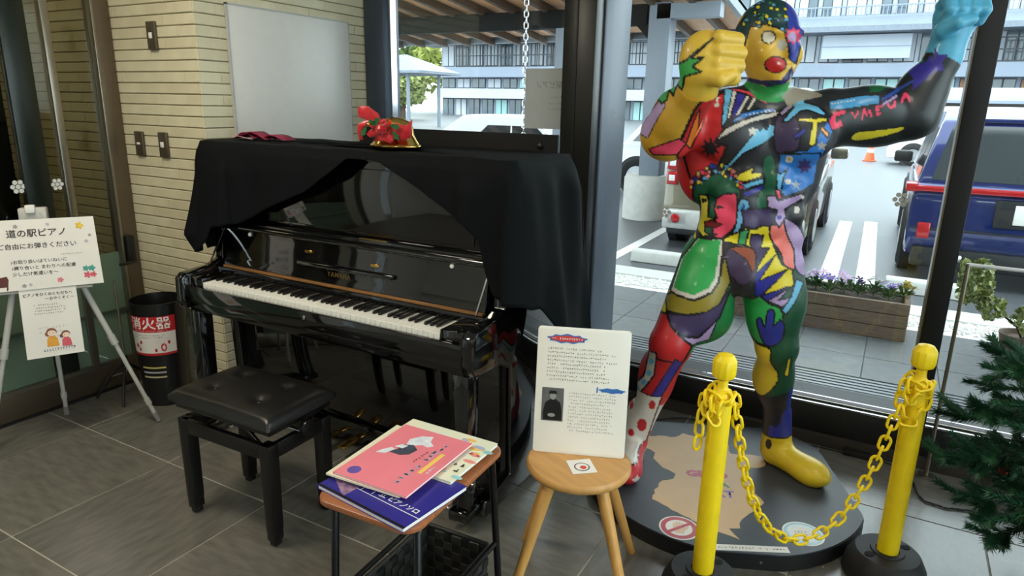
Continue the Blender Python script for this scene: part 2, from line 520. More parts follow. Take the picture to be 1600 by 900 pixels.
g = box('ground', -90, 90, 6.02, 140, -0.3, -0.004, m_asphalt); g['kind'] = 'structure'
g = box('ground_right', 2.62, 60, -20, 6.02, -0.3, -0.004, m_concrete); g['kind'] = 'structure'
g = box('ground_side', -40, -3.6, WY + 0.25, 6.02, -0.3, -0.004, m_concrete); g['kind'] = 'structure'
pv = struct_root('pavement')
box('bedding', -3.6, 2.9, WY + 0.25, 5.42, -0.2, -0.006, M('pavement_joint', (118, 119, 120), rough=.9), pv)
SX, SY = 0.4, 0.4
slab_m = box_me(-SX / 2 + .002, SX / 2 - .002, -SY / 2 + .002, SY / 2 - .002, -0.03, 0.0, 0.002, 1); slab_m.materials.append(m_slab)
slab_m2 = slab_m.copy(); slab_m2.materials.clear(); slab_m2.materials.append(m_slab2)
for i in range(16):
    for j in range(4):
        y = 3.78 if j == 0 else 4.42 + (j - 1) * SY
        o = link('paving_slab', slab_m if random.random() < .5 else slab_m2, None, pv)
        o.location = (-3.4 + i * SX + (0.0 if j % 2 else 0.0), y, random.uniform(-.001, 0.0005))
# the slot drain in front of the windows
dr = thing('drain_grate', 'long grey slotted drain cover set in the paving before the windows', 'drain', (-0.35, 4.10, 0), world=True)
box('channel', -3.6, 2.9, 3.985, 4.215, -0.05, -0.028, m_dark_slot, dr)
for k in range(5):
    y = 3.992 + k * 0.046
    box('grate_bar', -3.6, 2.9, y, y + 0.026, -0.028, -0.001, M('grate_metal', (118, 122, 126), rough=.4, metal=.3), dr)
box('curb_strip', -3.6, 2.9, 5.82, 6.12, -0.15, 0.012, m_concrete)['kind'] = 'structure'
# crushed white stones between paving and kerb: uncountable
rng = np.random.default_rng(3)
vs, fs = [], []
for k in range(2600):
    x = rng.uniform(-3.5, 2.8); y = rng.uniform(5.51, 5.80); s = rng.uniform(.012, .024)
    b0 = len(vs)
    for dv in ((1, 0, 0), (-1, 0, 0), (0, 1, 0), (0, -1, 0), (0, 0, 1), (0, 0, -1)):
        vs.append((x + dv[0] * s * rng.uniform(.6, 1.2), y + dv[1] * s * rng.uniform(.6, 1.2), 0.0 + dv[2] * s * rng.uniform(.5, 1)))
    for f in ((0, 2, 4), (2, 1, 4), (1, 3, 4), (3, 0, 4), (2, 0, 5), (1, 2, 5), (3, 1, 5), (0, 3, 5)):
        fs.append(tuple(b0 + q for q in f))
gv = link('gravel', mesh_from(vs, fs), m_gravel)
tag(gv, 'strip of crushed white stones between paving and kerb', 'gravel', kind='stuff')
box('gravel_bed', -3.6, 2.9, 5.42, 5.82, -0.15, -0.006, m_gravel)['kind'] = 'structure'

def stripe(label, x0, x1, y0, y1, shear=0.0):
    me = mesh_from([(x0, y0, 0), (x1, y0, 0), (x1 + shear, y1, 0), (x0 + shear, y1, 0)], [(0, 1, 2, 3)])
    bm = bmesh.new(); bm.from_mesh(me)
    r = bmesh.ops.extrude_face_region(bm, geom=list(bm.faces))
    bmesh.ops.translate(bm, verts=[v for v in r['geom'] if isinstance(v, bmesh.types.BMVert)], vec=(0, 0, 0.004))
    bmesh.ops.translate(bm, verts=list(bm.verts), vec=(0, 0, -0.003))
    bmesh.ops.recalc_face_normals(bm, faces=bm.faces); bm.to_mesh(me); bm.free()
    o = link('parking_line', me, m_white_line)
    tag(o, label, 'road marking', 'white lines painted on the car park')
stripe('white painted bar on asphalt, the one nearer the beige van', -0.475, -0.315, 6.5, 10.6, -0.10)
stripe('white painted bar on asphalt, the one nearer the blue car', -0.165, -0.005, 6.55, 10.75, -0.10)
stripe('white parking bay line beside the round concrete footing', -2.46, -2.34, 6.2, 10.6, -0.10)

def wheel_stop(label, x0, x1, y):
    prof = [(0, 0), (0.16, 0), (0.14, 0.10), (0.12, 0.12), (0.04, 0.12), (0.02, 0.10)]
    mtx = basis((x0, y, 0), (0, 1, 0), (0, 0, 1))
    o = link('wheel_stop', prism_me(prof, 0, x1 - x0, mtx, 0.008), m_concrete)
    tag(o, label, 'wheel stop', 'concrete parking stops')
wheel_stop('low concrete wheel stop at the rear of the blue car', 0.07, 0.66, 6.54)
wheel_stop('low concrete wheel stop at the rear of the beige van', -2.20, -1.62, 6.41)

# ------------------------------------------------------------------ planter with pansies
pt = thing('planter_box', 'long weathered brown planter box of stacked boards outside the window', 'planter', (-0.36, 5.28, 0), world=True)
m_plank = M('weathered_brown_board', (112, 92, 78), rough=0.75, var=0.25, scale=10, stretch=(1, 1, 8), bump=0.15)
for z0, z1 in ((0.0, 0.085), (0.09, 0.175), (0.18, 0.26)):
    box('board', -0.95, 0.225, 5.08, 5.115, z0, z1, m_plank, pt, 0.004, 1)
    box('board', -0.95, 0.225, 5.445, 5.48, z0, z1, m_plank, pt, 0.004, 1)
    box('end_board', 0.19, 0.225, 5.116, 5.444, z0, z1, m_plank, pt, 0.004, 1)
    box('end_board', -0.95, -0.915, 5.116, 5.444, z0, z1, m_plank, pt, 0.004, 1)
box('soil', -0.914, 0.189, 5.116, 5.444, 0.02, 0.225, M('dark_soil', (50, 40, 32), rough=.95, bump=.5), pt)
m_leaf = M('pansy_leaf', (74, 110, 58), rough=0.6, var=0.3)
petal_m = {n: M('petal_' + n, c, rough=0.6, var=.08) for n, c in
           dict(violet=(92, 70, 160), white=(236, 232, 236), yellow=(232, 206, 90), mauve=(176, 140, 190)).items()}
def pansy(loc, colname, label):
    t = thing('pansy_plant', label, 'flower', loc, random.uniform(0, 6), 'pansies in the planter')
    vs, fs = [], []
    for k in range(34):
        a = random.uniform(0, 6.28); r0 = random.uniform(0, .03); L = random.uniform(.03, .06); h = random.uniform(0.02, .10)
        c, s = math.cos(a), math.sin(a); b0 = len(vs)
        vs += [(c * r0, s * r0, h * .5), (c * (r0 + L * .5) - s * .014, s * (r0 + L * .5) + c * .014, h), (c * (r0 + L), s * (r0 + L), h * 1.05), (c * (r0 + L * .5) + s * .014, s * (r0 + L * .5) - c * .014, h)]
        fs.append((b0, b0 + 1, b0 + 2, b0 + 3))
    link('foliage', mesh_from(vs, fs), m_leaf, t)
    for q in range(6):
        x, y, z = random.uniform(-.06, .06), random.uniform(-.06, .06), random.uniform(.085, .125)
        vs, fs = [(0, 0, 0)], []
        tilt = Matrix.Translation((x, y, z)) @ Matrix.Rotation(random.uniform(.3, 1.0), 4, 'X')
        for p_ in range(5):
            a = p_ * 2 * PI / 5; b0 = len(vs)
            for da, rr in ((-.5, .014), (-.32, .027), (0, .031), (.32, .027), (.5, .014)):
                vs.append((rr * math.cos(a + da), rr * math.sin(a + da), .004))
            fs.append((0, b0, b0 + 1, b0 + 2, b0 + 3, b0 + 4))
        me = mesh_from([tuple(tilt @ Vector(v)) for v in vs], fs)
        f = link('flower', me, petal_m[colname], t)
        link('flower_eye', lathe_me([(.001, .003), (.006, .005), (.004, .007), (.0005, .008)], 8, tilt), petal_m['yellow'], f)
    link('stem', tube_me([(0, 0, -.02), (0, 0, .05)], .004, 5), m_leaf, t)
cols = ['white', 'yellow', 'white', 'violet', 'violet', 'mauve', 'violet', 'mauve', 'violet', 'white', 'violet', 'yellow']
n_in = {}
tot = {c: cols.count(c) for c in cols}
ordn = ['leftmost', 'second', 'third', 'fourth', 'fifth', 'sixth']
for k, cn in enumerate(cols):
    n_in[cn] = n_in.get(cn, 0) + 1
    word = 'first' if n_in[cn] == 1 else ordn[n_in[cn] - 1]
    pansy((-0.86 + k * 0.095, 5.22 + 0.10 * (k % 2) + .02, 0.235), cn, f'{cn} flowering pansy in the planter box, {word} {cn} one from its left end')

# ------------------------------------------------------------------ entrance porch: columns, beam, soffit
po = thing('porch_roof', 'timber lined porch roof with dark beam and rafters outside', 'roof', (-6.5, 9.15, 2.55), world=True)
def zs(y): return 2.86 + (9.15 - y) * 0.115
RX = -2.15
for k in range(22):                                          # soffit boards, each its own
    y0 = 5.6 + k * 0.245
    me = mesh_from([(-13, y0, zs(y0)), (RX, y0, zs(y0)), (RX, y0 + .24, zs(y0 + .24)), (-13, y0 + .24, zs(y0 + .24)),
                    (-13, y0, zs(y0) + .03), (RX, y0, zs(y0) + .03), (RX, y0 + .24, zs(y0 + .24) + .03), (-13, y0 + .24, zs(y0 + .24) + .03)],
                   [(3, 2, 1, 0), (4, 5, 6, 7), (0, 1, 5, 4), (1, 2, 6, 5), (2, 3, 7, 6), (3, 0, 4, 7)])
    link('soffit_board', me, m_wood_soffit, po)
xr = -2.5
while xr > -12:
    a, b = Vector((xr, 5.6, zs(5.6) - .06)), Vector((xr, 11.15, zs(11.15) - .06))
    bm = bmesh.new()
    mt, L = frame_to(a, b)
    add_box(bm, -.035, .035, -.055, .055, 0, L, mt)
    link('rafter', bm_mesh(bm), M('rafter_timber', (92, 76, 62), rough=.6, var=.15), po)
    xr -= 0.52
box('main_beam', -12.5, -3.1, 9.06, 9.24, 2.54, 2.78, m_beam_dk, po, .005)
box('gutter', -13, RX, 11.12, 11.25, 2.56, 2.68, m_steel_grey, po, .01)
for nm_, xa, xb, za, zb2 in (('side_fascia', RX, RX + .07, -.07, .10), ('roof_sheet', -13, RX + .07, .045, .09)):
    me = mesh_from([(x, y, zs(y) + z) for x in (xa, xb) for y in (5.6, 11.2) for z in (za, zb2)],
                   [(0, 1, 3, 2), (4, 6, 7, 5), (0, 4, 5, 1), (2, 3, 7, 6), (0, 2, 6, 4), (1, 5, 7, 3)])
    link(nm_, me, m_steel_grey, po)
box('cross_beam', -2.95, RX, 9.0, 9.2, 2.60, 2.78, m_steel_grey, po)
c1 = thing('porch_column', 'grey square steel column standing on a round concrete footing', 'column', (-2.91, 9.14, 0), world=True, group='porch columns')
box('shaft', -3.05, -2.77, 9.0, 9.28, 0.58, 2.80, m_steel_grey, c1, .004)
lathe('footing', [(.29, 0), (.29, .56), (.27, .59), (.27, .60)], m_concrete, c1, 40, loc=(-2.99, 9.14, 0))
prism('bracket', [(0, 0), (0.34, 0.34), (0.34, .46), (0, .46)], -.05, .05, m_beam_dk, c1, basis((-3.05, 9.14, 2.34), (-1, 0, 0), (0, 0, 1)))
c2 = thing('porch_column', 'slim pale grey column seen beside the paper on the glass', 'column', (-4.31, 9.15, 0), world=True, group='porch columns')
box('shaft', -4.41, -4.215, 9.06, 9.24, 0.0, 2.54, m_steel_grey, c2, .004)
box('base_plate', -4.46, -4.165, 9.0, 9.3, 0, 0.02, m_steel_grey, c2, .003)

# ------------------------------------------------------------------ rain chain
ev = box('trim_1', -3.4, 2.9, WY + 0.26, 5.75, 2.95, 3.0, m_ceil); ev['kind'] = 'structure'
rc = thing('rain_chain', 'silver rain chain hanging outside the narrow left window', 'chain', (-2.99, 5.55, 2.95))
lm = None
def link_me(L, W, r, seg=6, n=14):
    pts = []
    h = (L - W) / 2
    for k in range(n):
        a = 2 * PI * k / n
        x, z = W / 2 * math.cos(a), W / 2 * math.sin(a)
        z += h if math.sin(a) >= 0 else -h
        pts.append((x, 0, z))
    return tube_me(pts, r, seg, closed=True)
lm = link_me(0.060, 0.036, 0.0045); lm.materials.append(m_chrome)
for k in range(40):
    o = link('chain_link', lm, None, rc)
    o.location = (0, 0, -0.03 - k * 0.047); o.rotation_euler = (0, 0, (k % 2) * PI / 2 + .4)

# ------------------------------------------------------------------ cars
m_tyre = M('tyre_rubber', (24, 24, 26), rough=0.85)
m_rim = M('alloy_rim', (150, 152, 156), rough=0.3, metal=.8)
m_carglass = M('dark_car_glass', (42, 50, 54), rough=0.06, spec=.9, var=.05)
m_tail = M('tail_lamp_red', (170, 22, 30), rough=0.15, spec=.7, var=.05)
m_lampclear = M('lamp_clear', (226, 228, 230), rough=0.12, var=.02)
m_cardark = M('dark_car_trim', (30, 31, 33), rough=0.5)
def car(name, label, loc, rotz, L, W, H, paint, kind='suv'):
    """local: rear at y=0, front at y=L, x from -W/2 to W/2"""
    t = thing(name, label, 'car', loc, rotz, 'parked cars')
    hb = H * (0.58 if kind != 'van' else 0.52)             # belt line
    gz = 0.20
    if kind == 'van':
        prof = [(0.02, gz), (0.0, .45), (0.03, hb), (0.05, hb + .02), (L * .90, hb + .02), (L * .985, hb - .10), (L, .45), (L - .04, gz)]
        roofp = [(0.05, hb), (0.12, H - .06), (0.22, H), (L * .62, H), (L * .70, H - .04), (L * .90, hb)]
    elif kind == 'sedan':
        prof = [(0.04, gz + .05), (0.0, .5), (0.04, hb + .02), (L * .18, hb + .05), (L * .68, hb + .03), (L * .96, hb - .14), (L, .5), (L - .04, gz)]
        roofp = [(L * .10, hb), (L * .25, H - .03), (L * .34, H), (L * .52, H), (L * .58, H - .03), (L * .76, hb)]
    else:
        prof = [(0.05, gz + .05), (0.0, .5), (0.02, hb - .10), (0.07, hb + .02), (L * .66, hb + .02), (L * .94, hb - .12), (L, .55), (L - .05, gz)]
        roofp = [(0.10, hb), (0.34, H - .08), (0.55, H), (L * .50, H), (L * .56, H - .04), (L * .74, hb)]
    mtx = basis((-W / 2, 0, 0), (0, 1, 0), (0, 0, 1))      # poly (y, z), depth along +x
    body = link('body', prism_me(prof, 0, W, mtx, 0.05), paint, t)
    # cabin with tumblehome
    me = prism_me(roofp, 0.02, W - 0.02, mtx, 0.03)
    for v in me.vertices:
        k = max(0, (v.co.z - hb) / (H - hb))
        v.co.x *= 1 - 0.16 * k
    cabin = link('cabin', me, paint, t)
    # window panes, slightly proud of the cabin
    def side_x(z): return (W / 2 - 0.02) * (1 - 0.16 * max(0, (z - hb) / (H - hb))) + 0.004
    zt = H - (0.14 if kind != 'sedan' else 0.20); zb = hb + 0.05
    y_lo = roofp[0][0]; y_hi = roofp[-1][0]
    def edge_y(z, front):
        pts = roofp[::-1] if front else roofp
        for a, b in zip(pts, pts[1:]):
            if a[1] <= z <= b[1]: return a[0] + (b[0] - a[0]) * (z - a[1]) / (b[1] - a[1] + 1e-9)
        return pts[1][0]
    y0b, y0t = edge_y(zb, 0) + .10, edge_y(zt, 0) + .10
    y1b, y1t = edge_y(zb, 1) - .10, edge_y(zt, 1) - .10
    n = 3 if kind != 'sedan' else 2
    if kind == 'sedan': y1b -= .9; y1t -= .75
    for s in (-1, 1):
        for q in range(n):
            f0, f1 = q / n + .015, (q + 1) / n - .015
            quad = [(s * side_x(zb), y0b + (y1b - y0b) * f0, zb), (s * side_x(zb), y0b + (y1b - y0b) * f1, zb),
                    (s * side_x(zt), y0t + (y1t - y0t) * f1, zt), (s * side_x(zt), y0t + (y1t - y0t) * f0, zt)]
            inner = [(v[0] - s * .012, v[1], v[2]) for v in quad]
            me = mesh_from(quad + inner, [(0, 1, 2, 3), (7, 6, 5, 4), (0, 4, 5, 1), (1, 5, 6, 2), (2, 6, 7, 3), (3, 7, 4, 0)])
            link('side_window', me, m_carglass, t)
        # mirror
        mr = link('mirror', box_me(-.10, .10, -.06, .06, -.07, .07, .03, 2, Matrix.Translation((s * (W / 2 + .10), L * .66, hb + .10))), m_cardark if kind == 'suv' else paint, t)
    for front in (0, 1):
        def ey(z): return edge_y(z, front) + (.006 if front else -.006)
        hw = lambda z: side_x(z) - .10
        zt2 = H - .12
        quad = [(-hw(zb), ey(zb), zb), (hw(zb), ey(zb), zb), (hw(zt2), ey(zt2), zt2), (-hw(zt2), ey(zt2), zt2)]
        d = -0.02 if front else 0.02
        inner = [(v[0], v[1] + d, v[2]) for v in quad]
        me = mesh_from(quad + inner, [(0, 1, 2, 3), (7, 6, 5, 4), (0, 4, 5, 1), (1, 5, 6, 2), (2, 6, 7, 3), (3, 7, 4, 0)])
        link('windscreen' if front else 'rear_window', me, m_carglass, t)
    # wheels
    r = 0.34 if kind == 'suv' else 0.30
    for s in (-1, 1):
        for wy in (L * .19, L * .81):
            mt = basis((s * (W / 2 - .02), wy, r), (0, 1, 0), (0, 0, 1))
            arch = link('wheel_arch', lathe_me([(r + .06, -.06), (r + .06, .032)], 28, mt if s > 0 else basis((s * (W / 2 - .02), wy, r), (0, -1, 0), (0, 0, 1))), m_cardark, t)
            mw = basis((s * (W / 2 - .19), wy, r), (0, s, 0), (0, 0, 1))
            wh = link('wheel', lathe_me([(r - .04, 0), (r, .03), (r, .20), (r - .03, .226), (r - .10, .228), (r - .11, .215), (.05, .225), (.03, .232)], 28, mw), m_tyre, t)
            link('rim', lathe_me([(r - .11, .217), (r - .12, .230), (.06, .232), (.01, .236)], 20, mw), m_rim, wh)
    box('bumper_lower', -W / 2 + .06, W / 2 - .06, -.015, .12, .16, .34, m_cardark, t, .03)
    return t
paint_blue = M('metallic_blue_paint', (26, 42, 104), rough=0.22, metal=.35, coat=1.0, var=.05)
paint_beige = M('champagne_paint', (108, 102, 84), rough=0.25, metal=.4, coat=.8, var=.04)
paint_white = M('white_car_paint', (236, 238, 240), rough=0.25, coat=.8, var=.02)
cb = car('parked_car', 'dark blue car with a red light bar across its tail', (1.10, 7.05, -.004), 0, 4.4, 1.86, 1.52, paint_blue, 'suv')
box('light_bar', -.92, .92, -.02, .05, .835, .885, m_tail, cb, .012)
for s in (-1, 1):
    box('tail_lamp', s * .94 - .05, s * .94 + .05, -.012, .30, .825, .90, m_tail, cb, .015)
    box('reflector', s * .80 - .05, s * .80 + .05, -.022, .02, .42, .56, m_tail, cb, .01)
    box('exhaust', s * .55 - .08, s * .55 + .08, -.022, .10, .23, .30, m_chrome, cb, .02)
pl = box('number_plate', -.165, .165, -.022, .0, .60, .765, m_white_paper, cb, .004)
box('plate_recess', -.30, .30, -.012, .02, .56, .80, m_cardark, cb, .01)
box('spoiler', -.62, .62, .30, .52, 1.43, 1.47, paint_blue, cb, .015)
box('crease', -.90, .90, -.018, .02, .50, .515, m_cardark, cb, .004)
cv = car('parked_car', 'boxy beige van with stacked red tail lamps behind the statue', (-1.44, 7.32, -.004), 0.015, 3.4, 1.48, 1.72, paint_beige, 'van')
for s in (-1, 1):
    for z0 in (.70, .86):
        tl = box('tail_lamp', s * .655 - .055, s * .655 + .055, -.02, .05, z0, z0 + .145, m_tail, cv, .012)
        box('lamp_lens', s * .655 - .03, s * .655 + .035, -.026, -.01, z0 + .04, z0 + .105, m_lampclear, tl, .006)
    bl = box('bumper_lamp', s * .56 - .12, s * .56 + .12, -.03, .03, .26, .42, m_lampclear, cv, .02)
    link('fog_lamp', lathe_me([(.001, .0), (.05, 0), (.04, .02), (.001, .025)], 20, basis((s * .58, -.03, .34), (1, 0, 0), (0, 0, 1)) @ Matrix.Rotation(0, 4, 'X')), m_tail, bl)
box('rear_bumper', -.73, .73, -.03, .10, .22, .44, M('silver_bumper', (190, 190, 188), rough=.35, metal=.3), cv, .03)
box('number_plate', -.165, .165, -.026, .0, .50, .665, m_white_paper, cv, .004)
car('parked_car', 'white saloon roof seen above the piano through the left window', (-5.05, 12.6, -.10), PI / 2 + .04, 4.7, 1.75, 1.40, paint_white, 'sedan')
car('parked_car', 'white van behind the round concrete footing of the grey column', (-1.30, 12.6, -.004), PI / 2, 3.4, 1.5, 1.66, paint_white, 'van')
car('parked_car', 'white van far off at the right edge beyond the blue car', (3.3, 24, -.004), PI / 2, 3.6, 1.6, 1.7, paint_white, 'van')

# traffic cones far behind the outstretched arm
def cone(loc, label):
    t = thing('traffic_cone', label, 'traffic cone', loc, 0, 'orange cones')
    m = M('cone_orange', (225, 96, 50), rough=.5)
    box('base', -.19, .19, -.19, .19, 0, .04, m, t, .01)
    lathe('cone', [(.15, .04), (.03, .68), (.02, .70)], m, t, 16)
    lathe('reflective_band', [(.112, .24), (.088, .38)], m_white_paper, t, 16, cap=False)
cone((-0.75, 24.5, -.004), 'orange traffic cone just under the outstretched dark arm')
cone((0.55, 25.5, -.004), 'orange traffic cone beside the blue car mirror')
# ------------------------------------------------------------------ far building
SB = 80.0 / 45.0
def bz(z): return 1.5 + (z - 1.5) * SB
def bx(x): return x * SB
BY = 80.0
m_bandw = M('white_facade_band', (184, 192, 204), rough=.7, var=.05, scale=.4)
m_bandg = M('grey_facade_band', (138, 148, 164), rough=.7, var=.05, scale=.4)
m_roof_t = M('grey_tiled_roof', (120, 129, 142), rough=.5, var=.18, scale=2, stretch=(6, 1, 1))
m_win = M('far_window_glass', (84, 100, 110), rough=.12, spec=.7, var=.2, scale=.6)
m_curtain = M('white_curtain', (192, 198, 206), rough=.8, var=.1, scale=3, stretch=(6, 6, .3))
m_slat = M('dark_railing_slat', (40, 46, 56), rough=.5)
m_brown = M('brown_shutter', (150, 112, 80), rough=.6, var=.15, scale=1)
m_teal = M('pale_teal_glass', (150, 196, 196), rough=.2, var=.1, scale=.5)
bl_ = thing('hotel_building', 'long pale three storey building with slatted railings across the car park', 'building', (bx(-12), BY, 0), world=True)
X0, X1 = -31.5, 9.0
box('ground_wall', bx(X0), bx(X1), BY, BY + 8, -1, bz(1.95), m_bandg, bl_)
box('floor_band', bx(X0), bx(X1), BY - 1.6, BY + 8, bz(1.90), bz(2.58), m_bandw, bl_)
box('second_wall', bx(X0), bx(X1), BY, BY + 8, bz(2.58), bz(3.40), m_bandg, bl_)
box('floor_band', bx(X0), bx(X1), BY - 2.0, BY + 8, bz(3.38), bz(4.08), m_bandg, bl_)
box('third_wall', bx(X0), bx(X1), BY, BY + 8, bz(4.08), bz(5.95), m_bandw, bl_)
def row(zb, zt, n, mats, name='window', y=BY - .08, gap=.10):
    step = (X1 - X0) / n
    for k in range(n):
        a, b = X0 + k * step + gap, X0 + (k + 1) * step - gap
        mm = mats[(k * 7 + k // 3) % len(mats)]
        w = box(name, bx(a), bx(b), y, y + .12, bz(zb), bz(zt), m_slat, bl_)
        for q in range(2):
            a2 = a + (b - a) * (q / 2) + .04; b2 = a + (b - a) * ((q + 1) / 2) - .04
            box('window_pane', bx(a2), bx(b2), y - .05, y + .0, bz(zb + .05), bz(zt - .05), mm, w)
row(0.35, 1.86, 34, [m_win, m_curtain, m_win, m_brown, m_win, m_teal])
row(2.62, 3.34, 30, [m_win, m_teal, m_curtain, m_brown, m_win])
row(4.2, 5.75, 32, [m_curtain, m_win, m_curtain, m_win])
# railings: one per stretch of balcony, the bars too fine to pick apart
def railing(x0, x1, zb, zt, pitch=.30, mm=None):
    bm = bmesh.new()
    x = x0
    while x <= x1:
        add_box(bm, bx(x) - .05, bx(x) + .05, BY - 1.95, BY - 1.85, bz(zb), bz(zt)); x += pitch
    for z in (zb, (zb + zt) / 2, zt):
        add_box(bm, bx(x0), bx(x1), BY - 1.98, BY - 1.86, bz(z) - .06, bz(z) + .06)
    o = link('railing', bm_mesh(bm), mm or m_slat, bl_); o['kind'] = 'stuff'
railing(-29.5, -17.0, 4.1, 5.62)
railing(-16.0, -7.5, 4.15, 5.5, .42)
railing(1.5, 9.0, 4.15, 5.3, .36)
box('white_panel', bx(-4.6), bx(-0.2), BY - 1.9, BY - 1.7, bz(4.35), bz(5.6), m_bandw, bl_)
box('white_panel', bx(-4.6), bx(-0.2), BY - 1.92, BY - 1.72, bz(4.95), bz(5.0), m_bandg, bl_)
# roof skirt over the third floor
def roof_skirt(name, x0, x1, z_eave, z_top, out):
    y0, y1 = BY - out, BY + 2
    me = mesh_from([(bx(x0), y0, bz(z_eave)), (bx(x1), y0, bz(z_eave)), (bx(x1), y1, bz(z_top)), (bx(x0), y1, bz(z_top)),
                    (bx(x0), y0, bz(z_eave) - .5), (bx(x1), y0, bz(z_eave) - .5), (bx(x1), y1, bz(z_eave) - .5), (bx(x0), y1, bz(z_eave) - .5)],
                   [(0, 1, 2, 3), (4, 7, 6, 5), (0, 4, 5, 1), (1, 5, 6, 2), (2, 6, 7, 3), (3, 7, 4, 0)])
    link(name, me, m_roof_t, bl_)
roof_skirt('tiled_roof', X0 - 1.5, X1, 5.95, 6.9, 4.0)
# taller wing to the right
box('upper_wall', bx(-17), bx(X1), BY + 2, BY + 9, bz(6.3), bz(10.5), m_bandw, bl_)
nupper = 20
for k in range(nupper):
    a = -16.8 + k * (25.8 / nupper)
    w = box('window', bx(a + .1), bx(a + 1.15), BY + 1.85, BY + 1.98, bz(6.75), bz(8.6), m_slat, bl_)
    for q in range(2):
        box('window_pane', bx(a + .15 + q * .5), bx(a + .60 + q * .5), BY + 1.8, BY + 1.86, bz(6.82), bz(8.5), m_curtain if (k + q) % 3 else m_win, w)
bm = bmesh.new()
x = -16.8
while x < 9: add_box(bm, bx(x) - .04, bx(x) + .04, BY + .6, BY + .68, bz(6.75), bz(7.25)); x += .22
add_box(bm, bx(-17), bx(9), BY + .55, BY + .72, bz(7.25) - .06, bz(7.25) + .06)
add_box(bm, bx(-17), bx(9), BY + .4, BY + 2, bz(6.6), bz(6.74))
link('upper_railing', bm_mesh(bm), m_bandg, bl_)['kind'] = 'stuff'

# low shop front roof on the right, nearer
sh = thing('shop_building', 'low building with white ribbed roof edge behind the blue car', 'building', (3.2, 46, 0), world=True)
box('wall', -1.6, 12, 46, 52, 0, 2.2, M('dark_shop_front', (92, 84, 80), rough=.4, var=.25, scale=1), sh)
box('roof_edge', -2.2, 12.5, 44.8, 52, 2.15, 2.85, m_bandw, sh, .03)
box('gutter', -2.2, 12.5, 44.6, 44.8, 2.05, 2.2, m_bandg, sh)
for k in range(6):
    box('shop_window', -1.2 + k * 2.2, 0.7 + k * 2.2, 45.93, 46.0, .3, 1.9, m_win, sh)

# pavilion at far left
pa = thing('pavilion', 'small open pavilion with a grey hipped roof and slim posts', 'pavilion', (-24.5, 36, 0), world=True)
pr = bx(1) * 0
def hip(cx, cy, rx, ry, z0, z1):
    return mesh_from([(cx - rx, cy - ry, z0), (cx + rx, cy - ry, z0), (cx + rx, cy + ry, z0), (cx - rx, cy + ry, z0), (cx - rx * .35, cy, z1), (cx + rx * .35, cy, z1),
                      (cx - rx, cy - ry, z0 - .15), (cx + rx, cy - ry, z0 - .15), (cx + rx, cy + ry, z0 - .15), (cx - rx, cy + ry, z0 - .15)],
                     [(0, 1, 5, 4), (1, 2, 5), (2, 3, 4, 5), (3, 0, 4), (9, 8, 7, 6), (0, 6, 7, 1), (1, 7, 8, 2), (2, 8, 9, 3), (3, 9, 6, 0)])
link('roof', hip(-29.3, 36, 4.0, 2.2, 3.35, 4.4), m_roof_t, pa)
for px_, py_ in ((-26.6, 34.4), (-31.5, 34.4), (-26.6, 37.6), (-31.5, 37.6)):
    cyl('post', (px_, py_, -.004), (px_, py_, 3.22), .12, .12, m_steel_grey, pa, 10)

# trees beyond the roof on the left
def leaf_crown(n, rx, ry, rz, size, seed):
    r = np.random.default_rng(seed)
    u = r.normal(size=(n, 3)); u /= np.linalg.norm(u, axis=1)[:, None]
    rad = r.uniform(.45, 1.0, n) ** .5
    bump = 1 + .22 * np.sin(u[:, 0] * 5 + seed) * np.cos(u[:, 2] * 4 + seed * 2)
    c = u * (rad * bump)[:, None] * np.array([rx, ry, rz])
    a = r.normal(size=(n, 3)); a /= np.linalg.norm(a, axis=1)[:, None]
    b = np.cross(a, r.normal(size=(n, 3))); b /= np.linalg.norm(b, axis=1)[:, None]
    s = size * r.uniform(.6, 1.3, n)[:, None]
    V = np.stack([c - a * s, c + b * s * .45, c + a * s, c - b * s * .45], 1).reshape(-1, 3)
    F = np.arange(n * 4).reshape(-1, 4)
    me = bpy.data.meshes.new('m'); me.from_pydata(V.tolist(), [], F.tolist()); me.update()
    return me
def tree(label, loc, h, r, colr, seed, leaf=.5, n=2600):
    t = thing('tree', label, 'tree', loc, 0, 'trees beyond the car park')
    mt = M('foliage_%d' % seed, colr, rough=.7, var=.35, scale=.6)
    o = link('crown', leaf_crown(n, r, r, h * .42, leaf, seed), mt, t); o.location = (0, 0, h * .6)
    tube('trunk', [(0, 0, 0), (.1, 0, h * .3), (0, .1, h * .7)], [.35, .28, .1], M('bark', (84, 70, 58), rough=.9), t)
    return t
tree('yellow green tree rising behind the pavilion roof', (-68, 99, -.004), 19, 6.5, (150, 160, 70), 11, .7)
tree('mid green tree at the far left behind the pavilion', (-82, 99, -.004), 17, 6.5, (110, 130, 66), 12, .7)
tree('pale green bushy tree low behind the pavilion posts', (-41, 52, -.004), 5.0, 2.6, (140, 150, 90), 13, .35)
